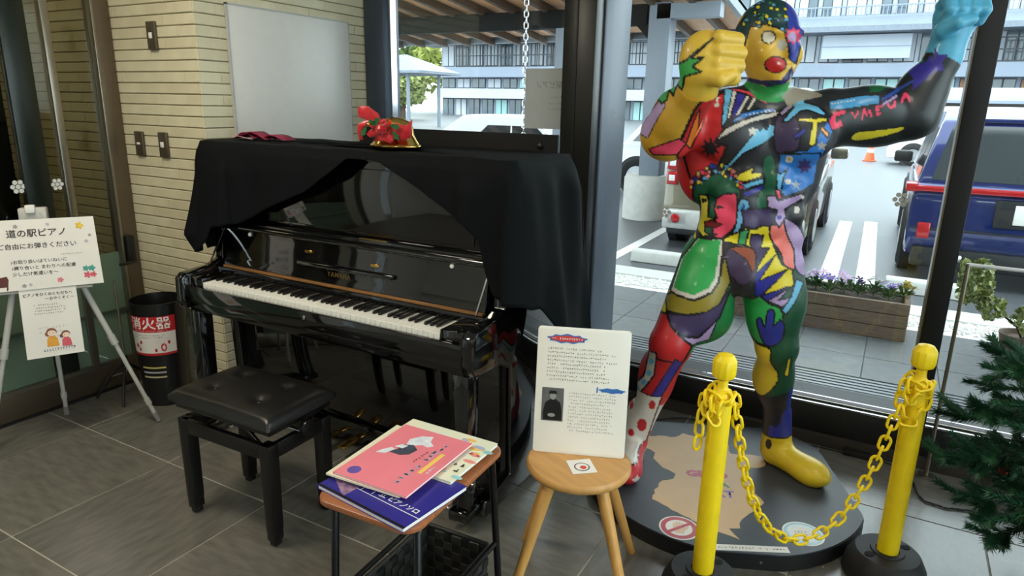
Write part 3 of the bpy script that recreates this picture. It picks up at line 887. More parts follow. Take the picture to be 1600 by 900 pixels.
# ------------------------------------------------------------------ upright piano
m_lacq = M('black_piano_lacquer', (9, 9, 10), rough=0.06, spec=0.6, coat=0.6, var=0.0)
m_ivory = M('white_key_plastic', (236, 234, 224), rough=0.22, var=0.0)
m_ebony = M('black_key_plastic', (14, 14, 15), rough=0.28, var=0.0)
m_brass = M('polished_brass', (206, 164, 84), rough=0.22, metal=1.0, var=0.05)
m_gold_ink = M('gold_lettering', (150, 118, 60), rough=0.35, metal=.8, var=0)
m_felt = M('brown_wood_strip', (132, 92, 50), rough=0.45, var=.25, scale=12, stretch=(1, 10, 10))
PX0, PX1 = -2.665, -1.125
pn = thing('upright_piano', 'glossy black upright piano with open keyboard lid', 'piano', (-1.895, 2.1, 0), world=True)
def side_panel(x0, x1):
    prof = [(2.42, 0.03), (2.42, 1.285), (2.00, 1.285), (2.00, 0.96), (1.99, 0.80), (1.93, 0.775), (1.80, 0.765), (1.775, 0.745),
            (1.772, 0.645), (1.785, 0.61), (1.95, 0.60), (2.03, 0.57), (2.05, 0.12), (1.88, 0.09), (1.86, 0.03)]
    return prism('side_panel', prof, 0, x1 - x0, m_lacq, pn, basis((x0, 0, 0), (0, 1, 0), (0, 0, 1)), 0.006)
side_panel(PX0, PX0 + .052)
side_panel(PX1 - .052, PX1)
a, b = PX0 + .053, PX1 - .053
box('back_panel', a, b, 2.36, 2.41, 0.04, 1.28, m_lacq, pn)
box('top_lid', PX0 - .012, PX1 + .012, 1.985, 2.425, 1.286, 1.306, m_lacq, pn, .006)
box('upper_panel', a, b, 2.025, 2.05, 0.94, 1.283, m_lacq, pn, .002)
box('upper_panel_frame', a + .10, b - .10, 2.018, 2.026, 1.00, 1.25, m_lacq, pn, .003)
box('lower_panel', a, b, 2.07, 2.095, 0.13, 0.60, m_lacq, pn, .002)
box('bottom_rail', a, b, 2.05, 2.09, 0.035, 0.125, m_lacq, pn, .004)
box('key_bed', a, b, 1.80, 2.07, 0.60, 0.66, m_lacq, pn, .004)
box('key_slip', a, b, 1.785, 1.803, 0.645, 0.716, m_lacq, pn, .004)
lockp = lathe('lock', [(.001, 0), (.008, 0), (.008, .003), (.001, .004)], m_chrome, pn, 16, mtx=basis((-1.905, 1.785, .69), (1, 0, 0), (0, 0, 1)))
# end blocks
KX0, KX1 = -2.520, -1.283
box('end_block', a, KX0 - .002, 1.806, 1.955, 0.66, 0.752, m_lacq, pn, .004)
box('end_block', KX1 + .002, b, 1.806, 1.955, 0.66, 0.752, m_lacq, pn, .004)
# keys
kw = (KX1 - KX0) / 52
wk = box_me(.0006, kw - .0006, 1.806, 1.958, 0.712, 0.735, .0012, 1); wk.materials.append(m_ivory)
for i in range(52):
    o = link('white_key', wk, None, pn); o.location = o.location + Vector((KX0 + i * kw, 0, 0))
bk = prism_me([(1.855, .7352), (1.958, .7352), (1.958, .7475), (1.864, .7475), (1.857, .744)], -.0052, .0052, basis((0, 0, 0), (0, 1, 0), (0, 0, 1)), .0012); bk.materials.append(m_ebony)
# white keys start at A: pattern of sharps after white index
names = 'ABCDEFG'
for i in range(51):
    nm = names[i % 7]
    if nm in 'BE': continue
    o = link('black_key', bk, None, pn)
    sh = {'C': -.002, 'D': .002, 'F': -.0025, 'G': 0, 'A': .0025}[nm]
    o.location = o.location + Vector((KX0 + (i + 1) * kw + sh, 0, 0))
# name board strip, fallboard, music shelf
box('name_board', a, b, 1.959, 1.985, 0.69, 0.765, m_lacq, pn, .003)
box('felt_strip', a + .03, b - .03, 1.962, 1.988, 0.766, 0.776, m_felt, pn, .002)
fb = prism('fallboard', [(1.972, .777), (1.988, .777), (2.000, .80), (2.016, .92), (2.018, .955), (2.002, .955), (1.998, .92), (1.984, .81)], 0, (b - a) - .05, m_lacq, pn,
           basis((a + .025, 0, 0), (0, 1, 0), (0, 0, 1)), .003)
tube('fallboard_edge', [(a + .025, 1.998, .950), (b - .025, 1.998, .950)], .014, m_lacq, fb, 12)
box('music_ledge', -2.12, -1.62, 1.962, 1.996, 0.838, 0.856, m_lacq, fb, .006)
nY = lambda z: 1.984 + (z - .81) * (1.998 - 1.984) / (.92 - .81) - .001
mt = lambda x, z: basis((x, nY(z), z), (1, 0, 0), (0, (1.998 - 1.984), .11))
text('lettering', 'YAMAHA', .026, m_gold_ink, fb, mt(-1.905, .815), bold=.0006, space=1.25)
for x, z in ((-2.075, .893), (-1.72, .880)):
    c_ = box('brass_plate', -.020, .020, -.006, .006, 0, .004, m_brass, fb, .001, 1, mt(x, z))
for x in (-2.43, -1.36):
    lathe('rubber_bumper', [(.001, 0), (.009, 0), (.008, .004), (.001, .006)], m_ivory, fb, 14, mtx=mt(x, .925))
prism('side_arm', [(0, 0), (.006, 0), (.10, .15), (.094, .15)], -.003, .003, m_chrome, fb, basis((a + .018, 1.90, .79), (0, 1, 0), (0, 0, 1)))
prism('side_arm', [(0, 0), (.006, 0), (.10, .15), (.094, .15)], -.003, .003, m_chrome, fb, basis((b - .018, 1.90, .79), (0, 1, 0), (0, 0, 1)))
box('shelf_rail', a, b, 1.998, 2.026, 0.958, 0.978, m_lacq, pn, .006)
box('lid_hinge', -1.80, -1.66, 1.996, 2.012, 0.9785, 0.981, m_brass, pn)
# legs, toes, casters, pedals
for x in (PX0 + .035, PX1 - .105):
    leg = prism('leg', [(0, 0), (.07, 0), (.062, -.40), (.07, -.50), (.07, -.525), (0, -.525), (0, -.50), (.008, -.40)], 0, .07, m_lacq, pn,
                basis((x, 1.80, .60), (1, 0, 0), (0, 0, 1)) @ Matrix.Translation((0, 0, -.07)), .004)
    box('toe', x - .005, x + .075, 1.78, 2.06, 0.035, 0.078, m_lacq, pn, .008)
    cs = link('caster', lathe_me([(.014, -.010), (.017, -.008), (.017, .008), (.014, .010)], 16, basis((x + .035, 1.83, .017), (0, 1, 0), (0, 0, 1))), m_brass, pn)
for k, dx in enumerate((-.115, 0, .115)):
    pd = box('pedal', -1.905 + dx - .022, -1.905 + dx + .022, 1.945, 2.052, .055, .066, m_brass, pn, .005)
for x in (PX0 + .12, PX1 - .12):
    link('caster', lathe_me([(.020, -.012), (.026, -.009), (.026, .009), (.020, .012)], 16, basis((x, 2.34, .026), (0, 1, 0), (0, 0, 1))), m_brass, pn)

# ------------------------------------------------------------------ black cover cloth over the piano
m_cloth = M('black_cloth', (11, 14, 16), rough=0.8, var=0.08, scale=30, spec=.12, sheen=.0, bump=.05, bscale=300)
def cover():
    ZT = 1.313
    path = []   # (x, y, nx, ny, hem z, flare)
    FY, BYY = 1.974, 2.44
    XL, XR = PX0 - .022, PX1 + .022
    hem_x = [-2.687, -2.60, -2.573, -2.424, -2.239, -2.05, -1.907, -1.815, -1.74, -1.65, -1.533, -1.365, -1.257, -1.215, -1.185, -1.15, -1.103]
    hem_z = [0.815, 0.90, 0.955, 0.985, 1.07, 1.143, 1.224, 1.292, 1.300, 1.285, 1.235, 1.15, 1.09, 1.05, 0.93, 0.86, 0.84]
    def hz(x): return float(np.interp(x, hem_x, hem_z))
    def corner(cx, cy, a0, a1, n, r=.03):
        return [(cx + r * math.cos(a0 + (a1 - a0) * k / n), cy + r * math.sin(a0 + (a1 - a0) * k / n), math.cos(a0 + (a1 - a0) * k / n), math.sin(a0 + (a1 - a0) * k / n)) for k in range(n + 1)]
    r = .03
    pts = []
    n = 44
    for k in range(n): pts.append((XL, BYY - r - (BYY - FY - 2 * r) * k / n, -1, 0))
    pts += corner(XL + r, FY + r, PI, 1.5 * PI, 8)
    n = 130
    for k in range(1, n): pts.append((XL + r + (XR - XL - 2 * r) * k / n, FY, 0, -1))
    pts += corner(XR - r, FY + r, 1.5 * PI, 2 * PI, 8)
    for k in range(1, 45): pts.append((XR, FY + r + (BYY - FY - 2 * r) * k / 44, 1, 0))
    pts += corner(XR - r, BYY - r, 0, .5 * PI, 6)
    for k in range(1, 40): pts.append((XR - r - (XR - XL - 2 * r) * k / 40, BYY, 0, 1))
    pts += corner(XL + r, BYY - r, .5 * PI, PI, 6)
    ROWS = 30
    N = len(pts)
    V, Fc = [], []
    ss = 0.0; prev = None
    arc = []
    for p in pts:
        if prev: ss += math.hypot(p[0] - prev[0], p[1] - prev[1])
        arc.append(ss); prev = p
    for i, (x, y, nx, ny) in enumerate(pts):
        if ny < -.5: hem = hz(x)
        elif nx < 0 and ny <= 0: t = (y - FY) / (BYY - FY); hem = .815 + .02 * math.sin(t * 9) - .05 * t
        elif nx > 0 and ny <= 0.01: t = (y - FY) / (BYY - FY); hem = .84 - .34 * t ** .8 + .03 * math.sin(t * 11)
        else: hem = 1.0 if ny > 0 else hz(x)
        s = arc[i]
        drop = ZT - hem
        for j in range(ROWS + 1):
            f = j / ROWS
            z = ZT - drop * f
            d = drop * f
            soft = .004 + .010 * min(1, d / .03)
            fold = (.50 * math.sin(s * 21 + 1.2 * math.sin(d * 6)) + .35 * math.sin(s * 37 + 1.0 + d * 4) + .3 * math.sin(s * 11 + d * 7)) * min(1, d / .12)
            amp, flare = .010, .0
            if nx < -.3: amp, flare = .018, .075 * min(1, d / .40) ** 1.3
            elif nx > .3: amp, flare = .022, .12 * d / .8
            elif x > -1.30 and ny < 0: amp, flare = .014, .03 * d
            elif x < -2.50 and ny < 0: amp, flare = .012, .040 * min(1, d / .4)
            if ny < -.5: flare += .006 * min(1, d / .1)
            off = soft + flare + amp * (fold + .75) * min(1, d / .10)
            # bottom of the left bag tucks back in
            if nx < -.3 and d > .40: off -= .55 * (d - .40)
            if nx < -.3 and y > 2.02: off = min(off, .10)
            zz = z + (.006 if j == 0 else 0) - .0
            V.append((x + nx * off, y + ny * off, zz - .002 * min(1, d / .02)))
    for i in range(N):
        i2 = (i + 1) % N
        for j in range(ROWS):
            Fc.append((i * (ROWS + 1) + j, i2 * (ROWS + 1) + j, i2 * (ROWS + 1) + j + 1, i * (ROWS + 1) + j + 1))
    # top: two inner rings then a cap, gently wavy
    base = len(V)
    cx, cy = (XL + XR) / 2, (FY + BYY) / 2
    rings = (.97, .90, .7, .4)
    for q, k in enumerate(rings):
        for i, (x, y, nx, ny) in enumerate(pts):
            X, Y = cx + (x - cx) * k, cy + (y - cy) * k
            V.append((X, Y, ZT + .0075 + .003 * math.sin(X * 9 + Y * 13) * (1 - k) * 2 + .002 * math.sin(X * 23)))
    for i in range(N):
        i2 = (i + 1) % N
        Fc.append((i * (ROWS + 1), base + i, base + i2, i2 * (ROWS + 1)))
        for q in range(len(rings) - 1):
            b0 = base + q * N; b1 = b0 + N
            Fc.append((b0 + i, b1 + i, b1 + i2, b0 + i2))
    Fc.append(tuple(base + (len(rings) - 1) * N + i for i in range(N)))
    me = mesh_from(V, Fc, True)
    o = link('piano_cover', me, m_cloth)
    md = o.modifiers.new('thickness', 'SOLIDIFY'); md.thickness = .002; md.offset = 0
    return o
tag(cover(), 'black cloth cover folded open over the top of the piano', 'cloth')

# low black board standing behind the piano
bb = thing('black_board', 'low black board standing behind the piano below the window', 'board', (-1.69, 2.50, 0), world=True)
box('panel', -2.215, -1.185, 2.485, 2.505, .35, 1.386, M('matte_black_board', (13, 14, 14), spec=.2, rough=.6, var=.1), bb, .003)
for x in (-2.15, -1.25): box('foot', x - .02, x + .02, 2.46, 2.62, 0, .35, m_black_plastic, bb, .003)
lathe('knob', [(.001, 0), (.012, 0), (.012, .008), (.006, .012), (.001, .013)], m_black_plastic, bb, 14, mtx=basis((-1.26, 2.485, 1.34), (1, 0, 0), (0, 0, 1)))

# ------------------------------------------------------------------ whiteboard and switch plates on the brick
wbd = thing('whiteboard', 'plain pale grey whiteboard fixed to the brick recess wall', 'whiteboard', (CX + .01, 2.68, 1.05), world=True)
box('sheet', CX + .008, CX + .020, 2.285, 3.095, 1.05, 1.925, M('whiteboard_enamel', (212, 210, 204), rough=.35, var=.02), wbd, .002)
m_wb_edge = M('whiteboard_edge', (172, 172, 168), rough=.4)
for nm, y0, y1, z0, z1 in (('edge_strip', 2.280, 2.287, 1.05, 1.93), ('edge_strip', 3.093, 3.10, 1.05, 1.93), ('edge_strip', 2.28, 3.10, 1.923, 1.93), ('edge_strip', 2.28, 3.10, 1.045, 1.052)):
    box(nm, CX + .006, CX + .022, y0, y1, z0, z1, m_wb_edge, wbd)
m_plate = M('bronze_switch_plate', (98, 88, 72), rough=.35, metal=.6, var=.06)
def switch(label, x, z, h=.115, w=.055, white='button'):
    t = thing('switch_plate', label, 'switch', (x, BT - .012, z), 0, 'wall switches')
    box('plate', -w / 2, w / 2, -.009, .006, -h / 2, h / 2, m_plate, t, .003)
    box('button', -.011, .011, -.013, -.009, -.013 if white == 'button' else -.005, .013 if white == 'button' else .005, m_white_paper, t, .001)
k_ = BT / 2.33
switch('bronze switch plate highest on the brick wall', -3.432 * k_, 1.5 + .305 * k_, .125, .062)
switch('lower bronze plate with a thin white slot, nearer the entrance post', -3.644 * k_, 1.5 - .248 * k_, .118, .062, 'slot')
switch('lower bronze plate with a square white button, nearer the piano', -3.436 * k_, 1.5 - .246 * k_, .118, .062)

# ------------------------------------------------------------------ maroon cloth folded on the piano
def ribbon_sheet(pts_top, width, mat, name, parent=None, th=.003):
    V, Fc = [], []
    n = len(pts_top)
    for (x, z, y) in pts_top:
        V += [(x, y, z), (x, y + width, z)]
    for i in range(n - 1): Fc.append((2 * i, 2 * i + 1, 2 * i + 3, 2 * i + 2))
    o = link(name, mesh_from(V, Fc, True), mat, parent)
    md = o.modifiers.new('t', 'SOLIDIFY'); md.thickness = th; md.offset = 1
    return o
mr = thing('folded_cloth', 'maroon folded cloth lying on the left end of the piano cover', 'cloth', (-2.47, 2.12, 1.325), 0)
m_mar = M('maroon_fabric', (128, 24, 56), rough=.7, var=.12, scale=30)
m_mar2 = M('maroon_fabric_edge', (196, 150, 150), rough=.7)
pts = [(-.15 + .03 * k, .006 + .034 * abs(math.sin(k * .8)) * (1 - k / 9.0), .0) for k in range(7)]
ribbon_sheet(pts, .11, m_mar, 'fold', mr)
ribbon_sheet([(-.155, .004, -.01), (-.10, .022, -.01), (-.04, .036, -.01), (.01, .022, -.01), (.05, .006, -.01)], .06, m_mar, 'fold', mr)
ribbon_sheet([(.02, .004, -.005), (.06, .026, 0), (.10, .022, 0), (.15, .006, 0)], .08, m_mar, 'fold', mr)
ribbon_sheet([(-.13, .016, -.013), (-.07, .008, -.013), (-.03, .005, -.013)], .008, m_mar2, 'hem', mr)

# ------------------------------------------------------------------ christmas bell
be = thing('bell_ornament', 'gold bell ornament with red bow and green holly on the piano', 'ornament', (-1.705, 2.12, 1.322), 0.10)
m_gold = M('shiny_gold', (226, 190, 104), rough=.14, metal=1.0, var=.04)
m_red = M('red_satin', (186, 18, 30), rough=.32, var=.12, sheen=.3)
m_holly = M('holly_green', (28, 92, 48), rough=.4, var=.2)
tilt = Matrix.Rotation(math.radians(8), 4, 'Y')
prof = [(.095, .004), (.105, .012), (.098, .026), (.088, .040), (.078, .060), (.075, .085), (.062, .105), (.035, .118), (.008, .122)]
lathe('bell', prof, m_gold, be, 40, mtx=Matrix.Diagonal((1, .62, 1, 1)))
tube('rim_bead', [(.102 * math.cos(a), .102 * .62 * math.sin(a), .014) for a in [2 * PI * k / 40 for k in range(40)]], .007, m_gold, be, 8, closed=True)
lathe('clapper', [(.001, -.0), (.014, .006), (.016, .012), (.001, .024)], m_gold, be, 14, loc=(.02, -.05, .0))
def puff(name, poly, y0, th, mat):
    # a cushioned piece of ribbon standing up towards the room
    me = prism_me(poly, 0, th, basis((0, y0, 0), (1, 0, 0), (0, 0, 1)), .005)
    cx = sum(p_[0] for p_ in poly) / len(poly); cz = sum(p_[1] for p_ in poly) / len(poly)
    for v in me.vertices:
        q = math.hypot(v.co.x - cx, v.co.z - cz)
        v.co.y += .010 * math.sin(v.co.x * 130) * min(1, q / .03) + .2 * q
    return link(name, me, mat, be)
puff('bow_tail', [(-.02, .075), (-.05, .095), (-.085, .110), (-.125, .120), (-.135, .130), (-.118, .140), (-.122, .155), (-.10, .163), (-.07, .160), (-.04, .138), (-.012, .100)], -.070, .010, m_red)
puff('bow_loop', [(-.02, .085), (-.05, .108), (-.09, .110), (-.113, .092), (-.118, .065), (-.108, .035), (-.096, .032), (-.098, .062), (-.092, .082), (-.075, .090), (-.045, .078)], -.078, .010, m_red)
puff('bow_loop', [(.01, .065), (.04, .092), (.07, .098), (.10, .096), (.125, .120), (.122, .092), (.128, .070), (.115, .050), (.085, .040), (.045, .045)], -.080, .014, m_red)
puff('bow_tail', [(-.05, .030), (-.02, .068), (.02, .070), (.05, .045), (.04, .028), (0, .036)], -.085, .012, m_red)
puff('bow_tail', [(-.075, .060), (-.04, .085), (.0, .090), (-.005, .060), (-.05, .045)], -.088, .012, m_red)
puff('bow_tail', [(.015, .090), (.03, .122), (.045, .100), (.07, .104), (.05, .080)], -.082, .010, M('orange_red_satin', (214, 62, 36), rough=.3, var=.1))
lathe('bow_knot', [(.001, 0), (.018, .008), (.022, .02), (.016, .032), (.001, .038)], m_red, be, 14, loc=(0, -.095, .06))
for k, (x, z, r_) in enumerate(((-.05, .11, .4), (-.035, .095, -.6), (.055, .075, .9), (.045, .095, .2), (-.06, .085, 2.2))):
    lf = prism('holly_leaf', [(0, 0), (.012, .009), (.018, .005), (.026, .012), (.036, .005), (.045, 0), (.036, -.005), (.026, -.012), (.018, -.005), (.012, -.009)],
               -.001, .001, m_holly, be, Matrix.Translation((x, -.104, z)) @ Matrix.Rotation(r_, 4, 'Y') @ Matrix.Rotation(PI / 2, 4, 'X'))
for (x, z) in ((-.045, .088), (.02, .100), (.03, .088)):
    lathe('berry', [(.001, 0), (.008, .003), (.010, .009), (.007, .015), (.001, .018)], m_gold if x < 0 else m_red, be, 12, loc=(x, -.108, z))
# ------------------------------------------------------------------ piano stool
m_leather = M('black_leather', (20, 19, 18), rough=0.34, var=.12, scale=40, bump=.06, bscale=220, spec=.5)
m_satin = M('satin_black_wood', (15, 14, 14), rough=0.30, var=.1)
ps = thing('piano_stool', 'black adjustable piano stool with buttoned leather seat', 'stool', (-1.905, 1.52, 0), 0.02)
def cushion(w, d, z0, h):
    nx, ny = 44, 32
    V, Fc = [], []
    btn = [(-.11, -.065), (.11, -.065), (-.11, .065), (.11, .065)]
    for j in range(ny + 1):
        for i in range(nx + 1):
            u, v = -1 + 2 * i / nx, -1 + 2 * j / ny
            x, y = u * w / 2, v * d / 2
            e = (1 - abs(u) ** 10) * (1 - abs(v) ** 8)
            z = z0 + h * (.45 + .55 * max(e, 0) ** .5)
            z += .012 * (1 - u * u) * (1 - v * v)
            for (bx_, by_) in btn:
                q = math.hypot(x - bx_, y - by_)
                z -= .016 * math.exp(-(q / .022) ** 2)
            V.append((x, y, z))
    for j in range(ny):
        for i in range(nx):
            k = j * (nx + 1) + i
            Fc.append((k, k + 1, k + nx + 2, k + nx + 1))
    # skirt and underside
    ring = [i for i in range(nx + 1)] + [j * (nx + 1) + nx for j in range(1, ny + 1)] + [ny * (nx + 1) + i for i in range(nx - 1, -1, -1)] + [j * (nx + 1) for j in range(ny - 1, 0, -1)]
    b0 = len(V)
    for k in ring: V.append((V[k][0], V[k][1], z0))
    n = len(ring)
    for k in range(n):
        k2 = (k + 1) % n
        Fc.append((ring[k2], ring[k], b0 + k, b0 + k2))
    Fc.append(tuple(b0 + k for k in range(n)))
    return mesh_from(V, Fc, True)
link('seat', cushion(.50, .32, .452, .045), m_leather, ps)
for (x, y) in ((-.11, -.065), (.11, -.065), (-.11, .065), (.11, .065)):
    lathe('button', [(.001, 0), (.012, 0), (.011, .005), (.006, .008), (.001, .009)], m_leather, ps, 16, loc=(x, y, .487))
box('seat_board', -.235, .235, -.145, .145, .425, .452, m_satin, ps, .004)
for s in (-1, 1):
    box('apron', -.215, .215, s * .135 - .011, s * .135 + .011, .33, .385, m_satin, ps, .004)
    box('apron', s * .215 - .011, s * .215 + .011, -.125, .125, .33, .385, m_satin, ps, .004)
for sx in (-1, 1):
    for sy in (-1, 1):
        x, y = sx * .205, sy * .125
        leg = prism('leg', [(-.024, .385), (.024, .385), (.024, .33), (.020, .06), (.018, .055), (.018, .02), (-.018, .02), (-.018, .055), (-.020, .06), (-.024, .33)], -.022, .022, m_satin, ps,
                    basis((x, y, 0), (1, 0, 0), (0, 0, 1)), .003)
        box('rubber_foot', x - .015, x + .015, y - .015, y + .015, 0, .02, m_black_plastic, ps, .003)
# lifting scissors and knobs
for y in (-.10, .10):
    cyl('lift_arm', (-.15, y, .345), (-.03, y, .428), .008, .008, m_satin, ps, 10)
    cyl('lift_arm', (.15, y, .345), (.03, y, .428), .008, .008, m_satin, ps, 10)
cyl('spindle', (-.225, 0, .385), (.245, 0, .385), .008, .008, m_chrome, ps, 12)
for s in (-1, 1):
    kn = link('height_knob', lathe_me([(.01, 0), (.028, .003), (.031, .010), (.028, .022), (.012, .026)], 20, basis((s * .245, 0, .405), (0, s, 0), (0, 0, 1))), m_satin, ps)
for x in (-.13, -.05): lathe('lift_nut', [(.009, 0), (.011, .004), (.011, .018), (.007, .024)], m_chrome, ps, 12, loc=(x, -.06, .356))

# ------------------------------------------------------------------ side table with books
m_seatwood = M('reddish_plywood', (158, 96, 58), rough=.35, var=.2, scale=7, stretch=(1, 9, 1))
TZ = .56
tb = thing('side_table', 'small table with reddish plywood top and thin black steel legs', 'table', (-.99, 1.283, 0), 0.04)
def rrect(w, d, r, n=6):
    out = []
    for (cx, cy, a0) in ((w / 2 - r, d / 2 - r, 0), (-w / 2 + r, d / 2 - r, PI / 2), (-w / 2 + r, -d / 2 + r, PI), (w / 2 - r, -d / 2 + r, 1.5 * PI)):
        for k in range(n + 1):
            a = a0 + PI / 2 * k / n
            out.append((cx + r * math.cos(a), cy + r * math.sin(a)))
    return out
prism('table_top', rrect(.30, .46, .045), TZ - .016, TZ, m_seatwood, tb, None, .004)
m_tube = M('black_steel_tube', (20, 20, 21), rough=.32, metal=.4)
for sx in (-1, 1):
    tube('leg', [(sx * .135, -.20, .012), (sx * .125, -.175, TZ - .04), (sx * .12, -.15, TZ - .026)], .0105, m_tube, tb, 10)
    tube('leg', [(sx * .135, .235, .012), (sx * .125, .19, TZ - .04), (sx * .12, .16, TZ - .026)], .0105, m_tube, tb, 10)
    tube('side_rail', [(sx * .122, -.16, TZ - .026), (sx * .122, .17, TZ - .026)], .0105, m_tube, tb, 10)
    tube('stretcher', [(sx * .130, -.19, .25), (sx * .130, .21, .25)], .008, m_tube, tb, 8)
    for y in (-.20, .235): lathe('foot_cap', [(.012, 0), (.013, .004), (.013, .022)], m_black_plastic, tb, 10, loc=(sx * .135, y, 0))
for y in (-.1, .1):
    cyl('cross_rail', (-.122, y, TZ - .026), (.122, y, TZ - .026), .008, .008, m_tube, tb, 8)
lathe('bolt', [(.001, 0), (.007, .001), (.005, .005), (.001, .006)], m_chrome, tb, 12, mtx=basis((.1355, .06, TZ - .035), (0, 1, 0), (0, 0, 1)))
lathe('bolt', [(.001, 0), (.007, .001), (.005, .005), (.001, .006)], m_chrome, tb, 12, mtx=basis((.1355, -.06, TZ - .035), (0, 1, 0), (0, 0, 1)))

# woven basket under the table, on the floor between the legs
bk_ = thing('woven_basket', 'black woven basket with an open handle slot under the small table', 'basket', (-.99, 1.30, 0), 0.04)
m_weave = M('black_basket_weave', (27, 27, 25), rough=.55, var=.2, scale=40)
m_weave2 = M('grey_basket_weave', (44, 44, 40), rough=.55, var=.2, scale=40)
W_, D_, Hb = .215, .36, .24
box('bottom', -W_ / 2, W_ / 2, -D_ / 2, D_ / 2, .004, .012, m_weave, bk_)
strip_i = 0
for s in (-1, 1):
    for r in range(8):
        z0 = .012 + r * .0275
        nseg = 12
        for k in range(nseg):        # weave cells as single strips, alternately proud
            y0 = -D_ / 2 + k * D_ / nseg
            if s == 1 and r == 6 and 5 <= k <= 8: continue      # handle slot
            d = .003 if (r + k) % 2 else 0
            box('weave_strip', s * W_ / 2 - .003 + s * d, s * W_ / 2 + .003 + s * d, y0 + .001, y0 + D_ / nseg - .001, z0 + .001, z0 + .0265, m_weave if (r + k) % 2 else m_weave2, bk_)
        for k in range(7):
            x0 = -W_ / 2 + k * W_ / 7
            d = .003 if (r + k) % 2 else 0
            box('weave_strip', x0 + .001, x0 + W_ / 7 - .001, s * D_ / 2 - .003 + s * d, s * D_ / 2 + .003 + s * d, z0 + .001, z0 + .0265, m_weave if (r + k) % 2 else m_weave2, bk_)
tube('rim', [(x, y, Hb) for x, y in rrect(W_ + .012, D_ + .012, .012, 3)], .007, m_weave, bk_, 8, closed=True)

# ------------------------------------------------------------------ music books
def book(name, label, cx, cy, z, w, d, th, rot, cover_mat, group='music books'):
    t = thing(name, label, 'book', (cx, cy, z), rot, group)
    box('pages', -w / 2 + .002, w / 2 - .001, -d / 2 + .002, d / 2 - .002, .0008, th - .0008, m_white_paper, t)
    box('back_cover', -w / 2, w / 2, -d / 2, d / 2, 0, .0008, cover_mat, t)
    box('front_cover', -w / 2, w / 2, -d / 2, d / 2, th - .0008, th, cover_mat, t)
    box('spine', -w / 2 - .0006, -w / 2, -d / 2, d / 2, 0, th, cover_mat, t)
    return t
def flat(t, th, poly, mat, name='print', h=.0003):
    return prism(name, poly, 0, h, mat, t, Matrix.Translation((0, 0, th)))
def flat_text(t, th, s, size, mat, x, y, rot, **kw):
    return text('lettering', s, size, mat, t, Matrix.Translation((x, y, th + .0005)) @ Matrix.Rotation(rot, 4, 'Z'), **kw)
m_navy = M('navy_cover', (52, 48, 140), rough=.25, var=.05)
m_pinkc = M('pink_cover', (238, 134, 146), rough=.22, var=.05, scale=4)
m_pale = M('pale_mint_cover', (222, 232, 212), rough=.25, var=.06, scale=6, col2=(240, 232, 200))
m_pale2 = M('cream_cover', (238, 232, 206), rough=.3, var=.03)
m_print_w = M('white_print', (236, 236, 240), rough=.4, var=0)
zb_ = TZ
b1 = book('music_book', 'navy music book with white lettering at the bottom of the stack', -.985, 1.178, zb_, .300, .225, .011, -.12, m_navy)
flat(b1, .011, [(-.150, -.06), (-.060, -.108), (-.055, .108), (-.150, .108)], M('purple_photo_print', (70, 52, 110), rough=.3, var=.9, scale=60, col2=(190, 150, 170)))
flat(b1, .011, [(-.06, -.064), (.15, -.064), (.15, -.062), (-.06, -.062)], m_print_w)
marks('title_print', 1, 4, .030, .03, m_print_w, b1, Matrix.Translation((-.045, -.045, .0112)), seed=5, thick=.10, h=.0001)
flat_text(b1, .011, 'ピアノソロ', .020, m_print_w, .085, -.046, 0, bold=.0005)
flat(b1, .011, [(-.149, -.111), (.151, -.111), (.151, -.104), (-.149, -.104)], m_black_plastic)
b2 = book('music_book', 'pale mint music book with colourful pattern under the pink book', -1.008, 1.372, zb_ + .0118, .295, .235, .008, .0, m_pale)
for k in range(14):
    x, y = .06 + .09 * random.random(), -.10 + .2 * random.random()
    flat(b2, .008, disc_poly(x, y, .010 + .012 * random.random(), .008, 8), M('pastel_%d' % (k % 4), [(150, 205, 205), (238, 196, 110), (240, 150, 140), (170, 180, 214)][k % 4], rough=.4), h=.0003 + .00005 * k)
marks('title_print', 2, 6, .020, .026, m_ink, b2, Matrix.Translation((.03, -.04, .0092)), seed=6, ragged=0, thick=.14)
marks('title_print', 1, 5, .022, .03, M('red_ink', (206, 62, 70), rough=.6, var=0), b2, Matrix.Translation((.05, .03, .0092)), seed=7, ragged=0)
flat(b2, .0085, [(.03, -.098), (.10, -.098), (.10, -.082), (.03, -.082)], M('orange_ink', (238, 150, 60), rough=.6, var=0))
b3 = book('music_book', 'cream edged music book slid out along the piano side of the stack', -1.045, 1.276, zb_ + .0205, .225, .305, .005, .05, m_pale2)
b4 = book('music_book', 'pink music book with a painted white dove on its cover, top of the stack', -1.020, 1.279, zb_ + .0260, .228, .305, .006, .02, m_pinkc)
m_dove = M('dove_white', (222, 226, 232), rough=.4, var=.15, scale=50)
m_grey_pr = M('grey_print', (70, 74, 88), rough=.4, var=.3, scale=60)
flat(b4, .006, [(-.055, .035), (-.04, .055), (-.05, .085), (-.03, .115), (.0, .128), (.01, .10), (.03, .085), (.02, .07), (0, .075), (-.02, .06)], m_dove)
flat(b4, .0064, [(-.06, .0), (-.045, .02), (-.05, .05), (-.02, .062), (.005, .045), (0, .015), (-.02, .0)], m_grey_pr)
flat(b4, .0068, [(-.085, -.02), (-.06, -.012), (-.05, .02), (-.065, .022), (-.08, 0)], m_dove)
flat(b4, .0068, [(-.06, .03), (-.035, .032), (-.03, .05), (-.05, .05)], m_dove)
flat(b4, .006, disc_poly(-.075, -.118, .018), M('violet_badge', (110, 90, 170), rough=.4, var=.2, scale=90))
m_grey_txt = M('silver_print', (186, 178, 200), rough=.4, var=0)
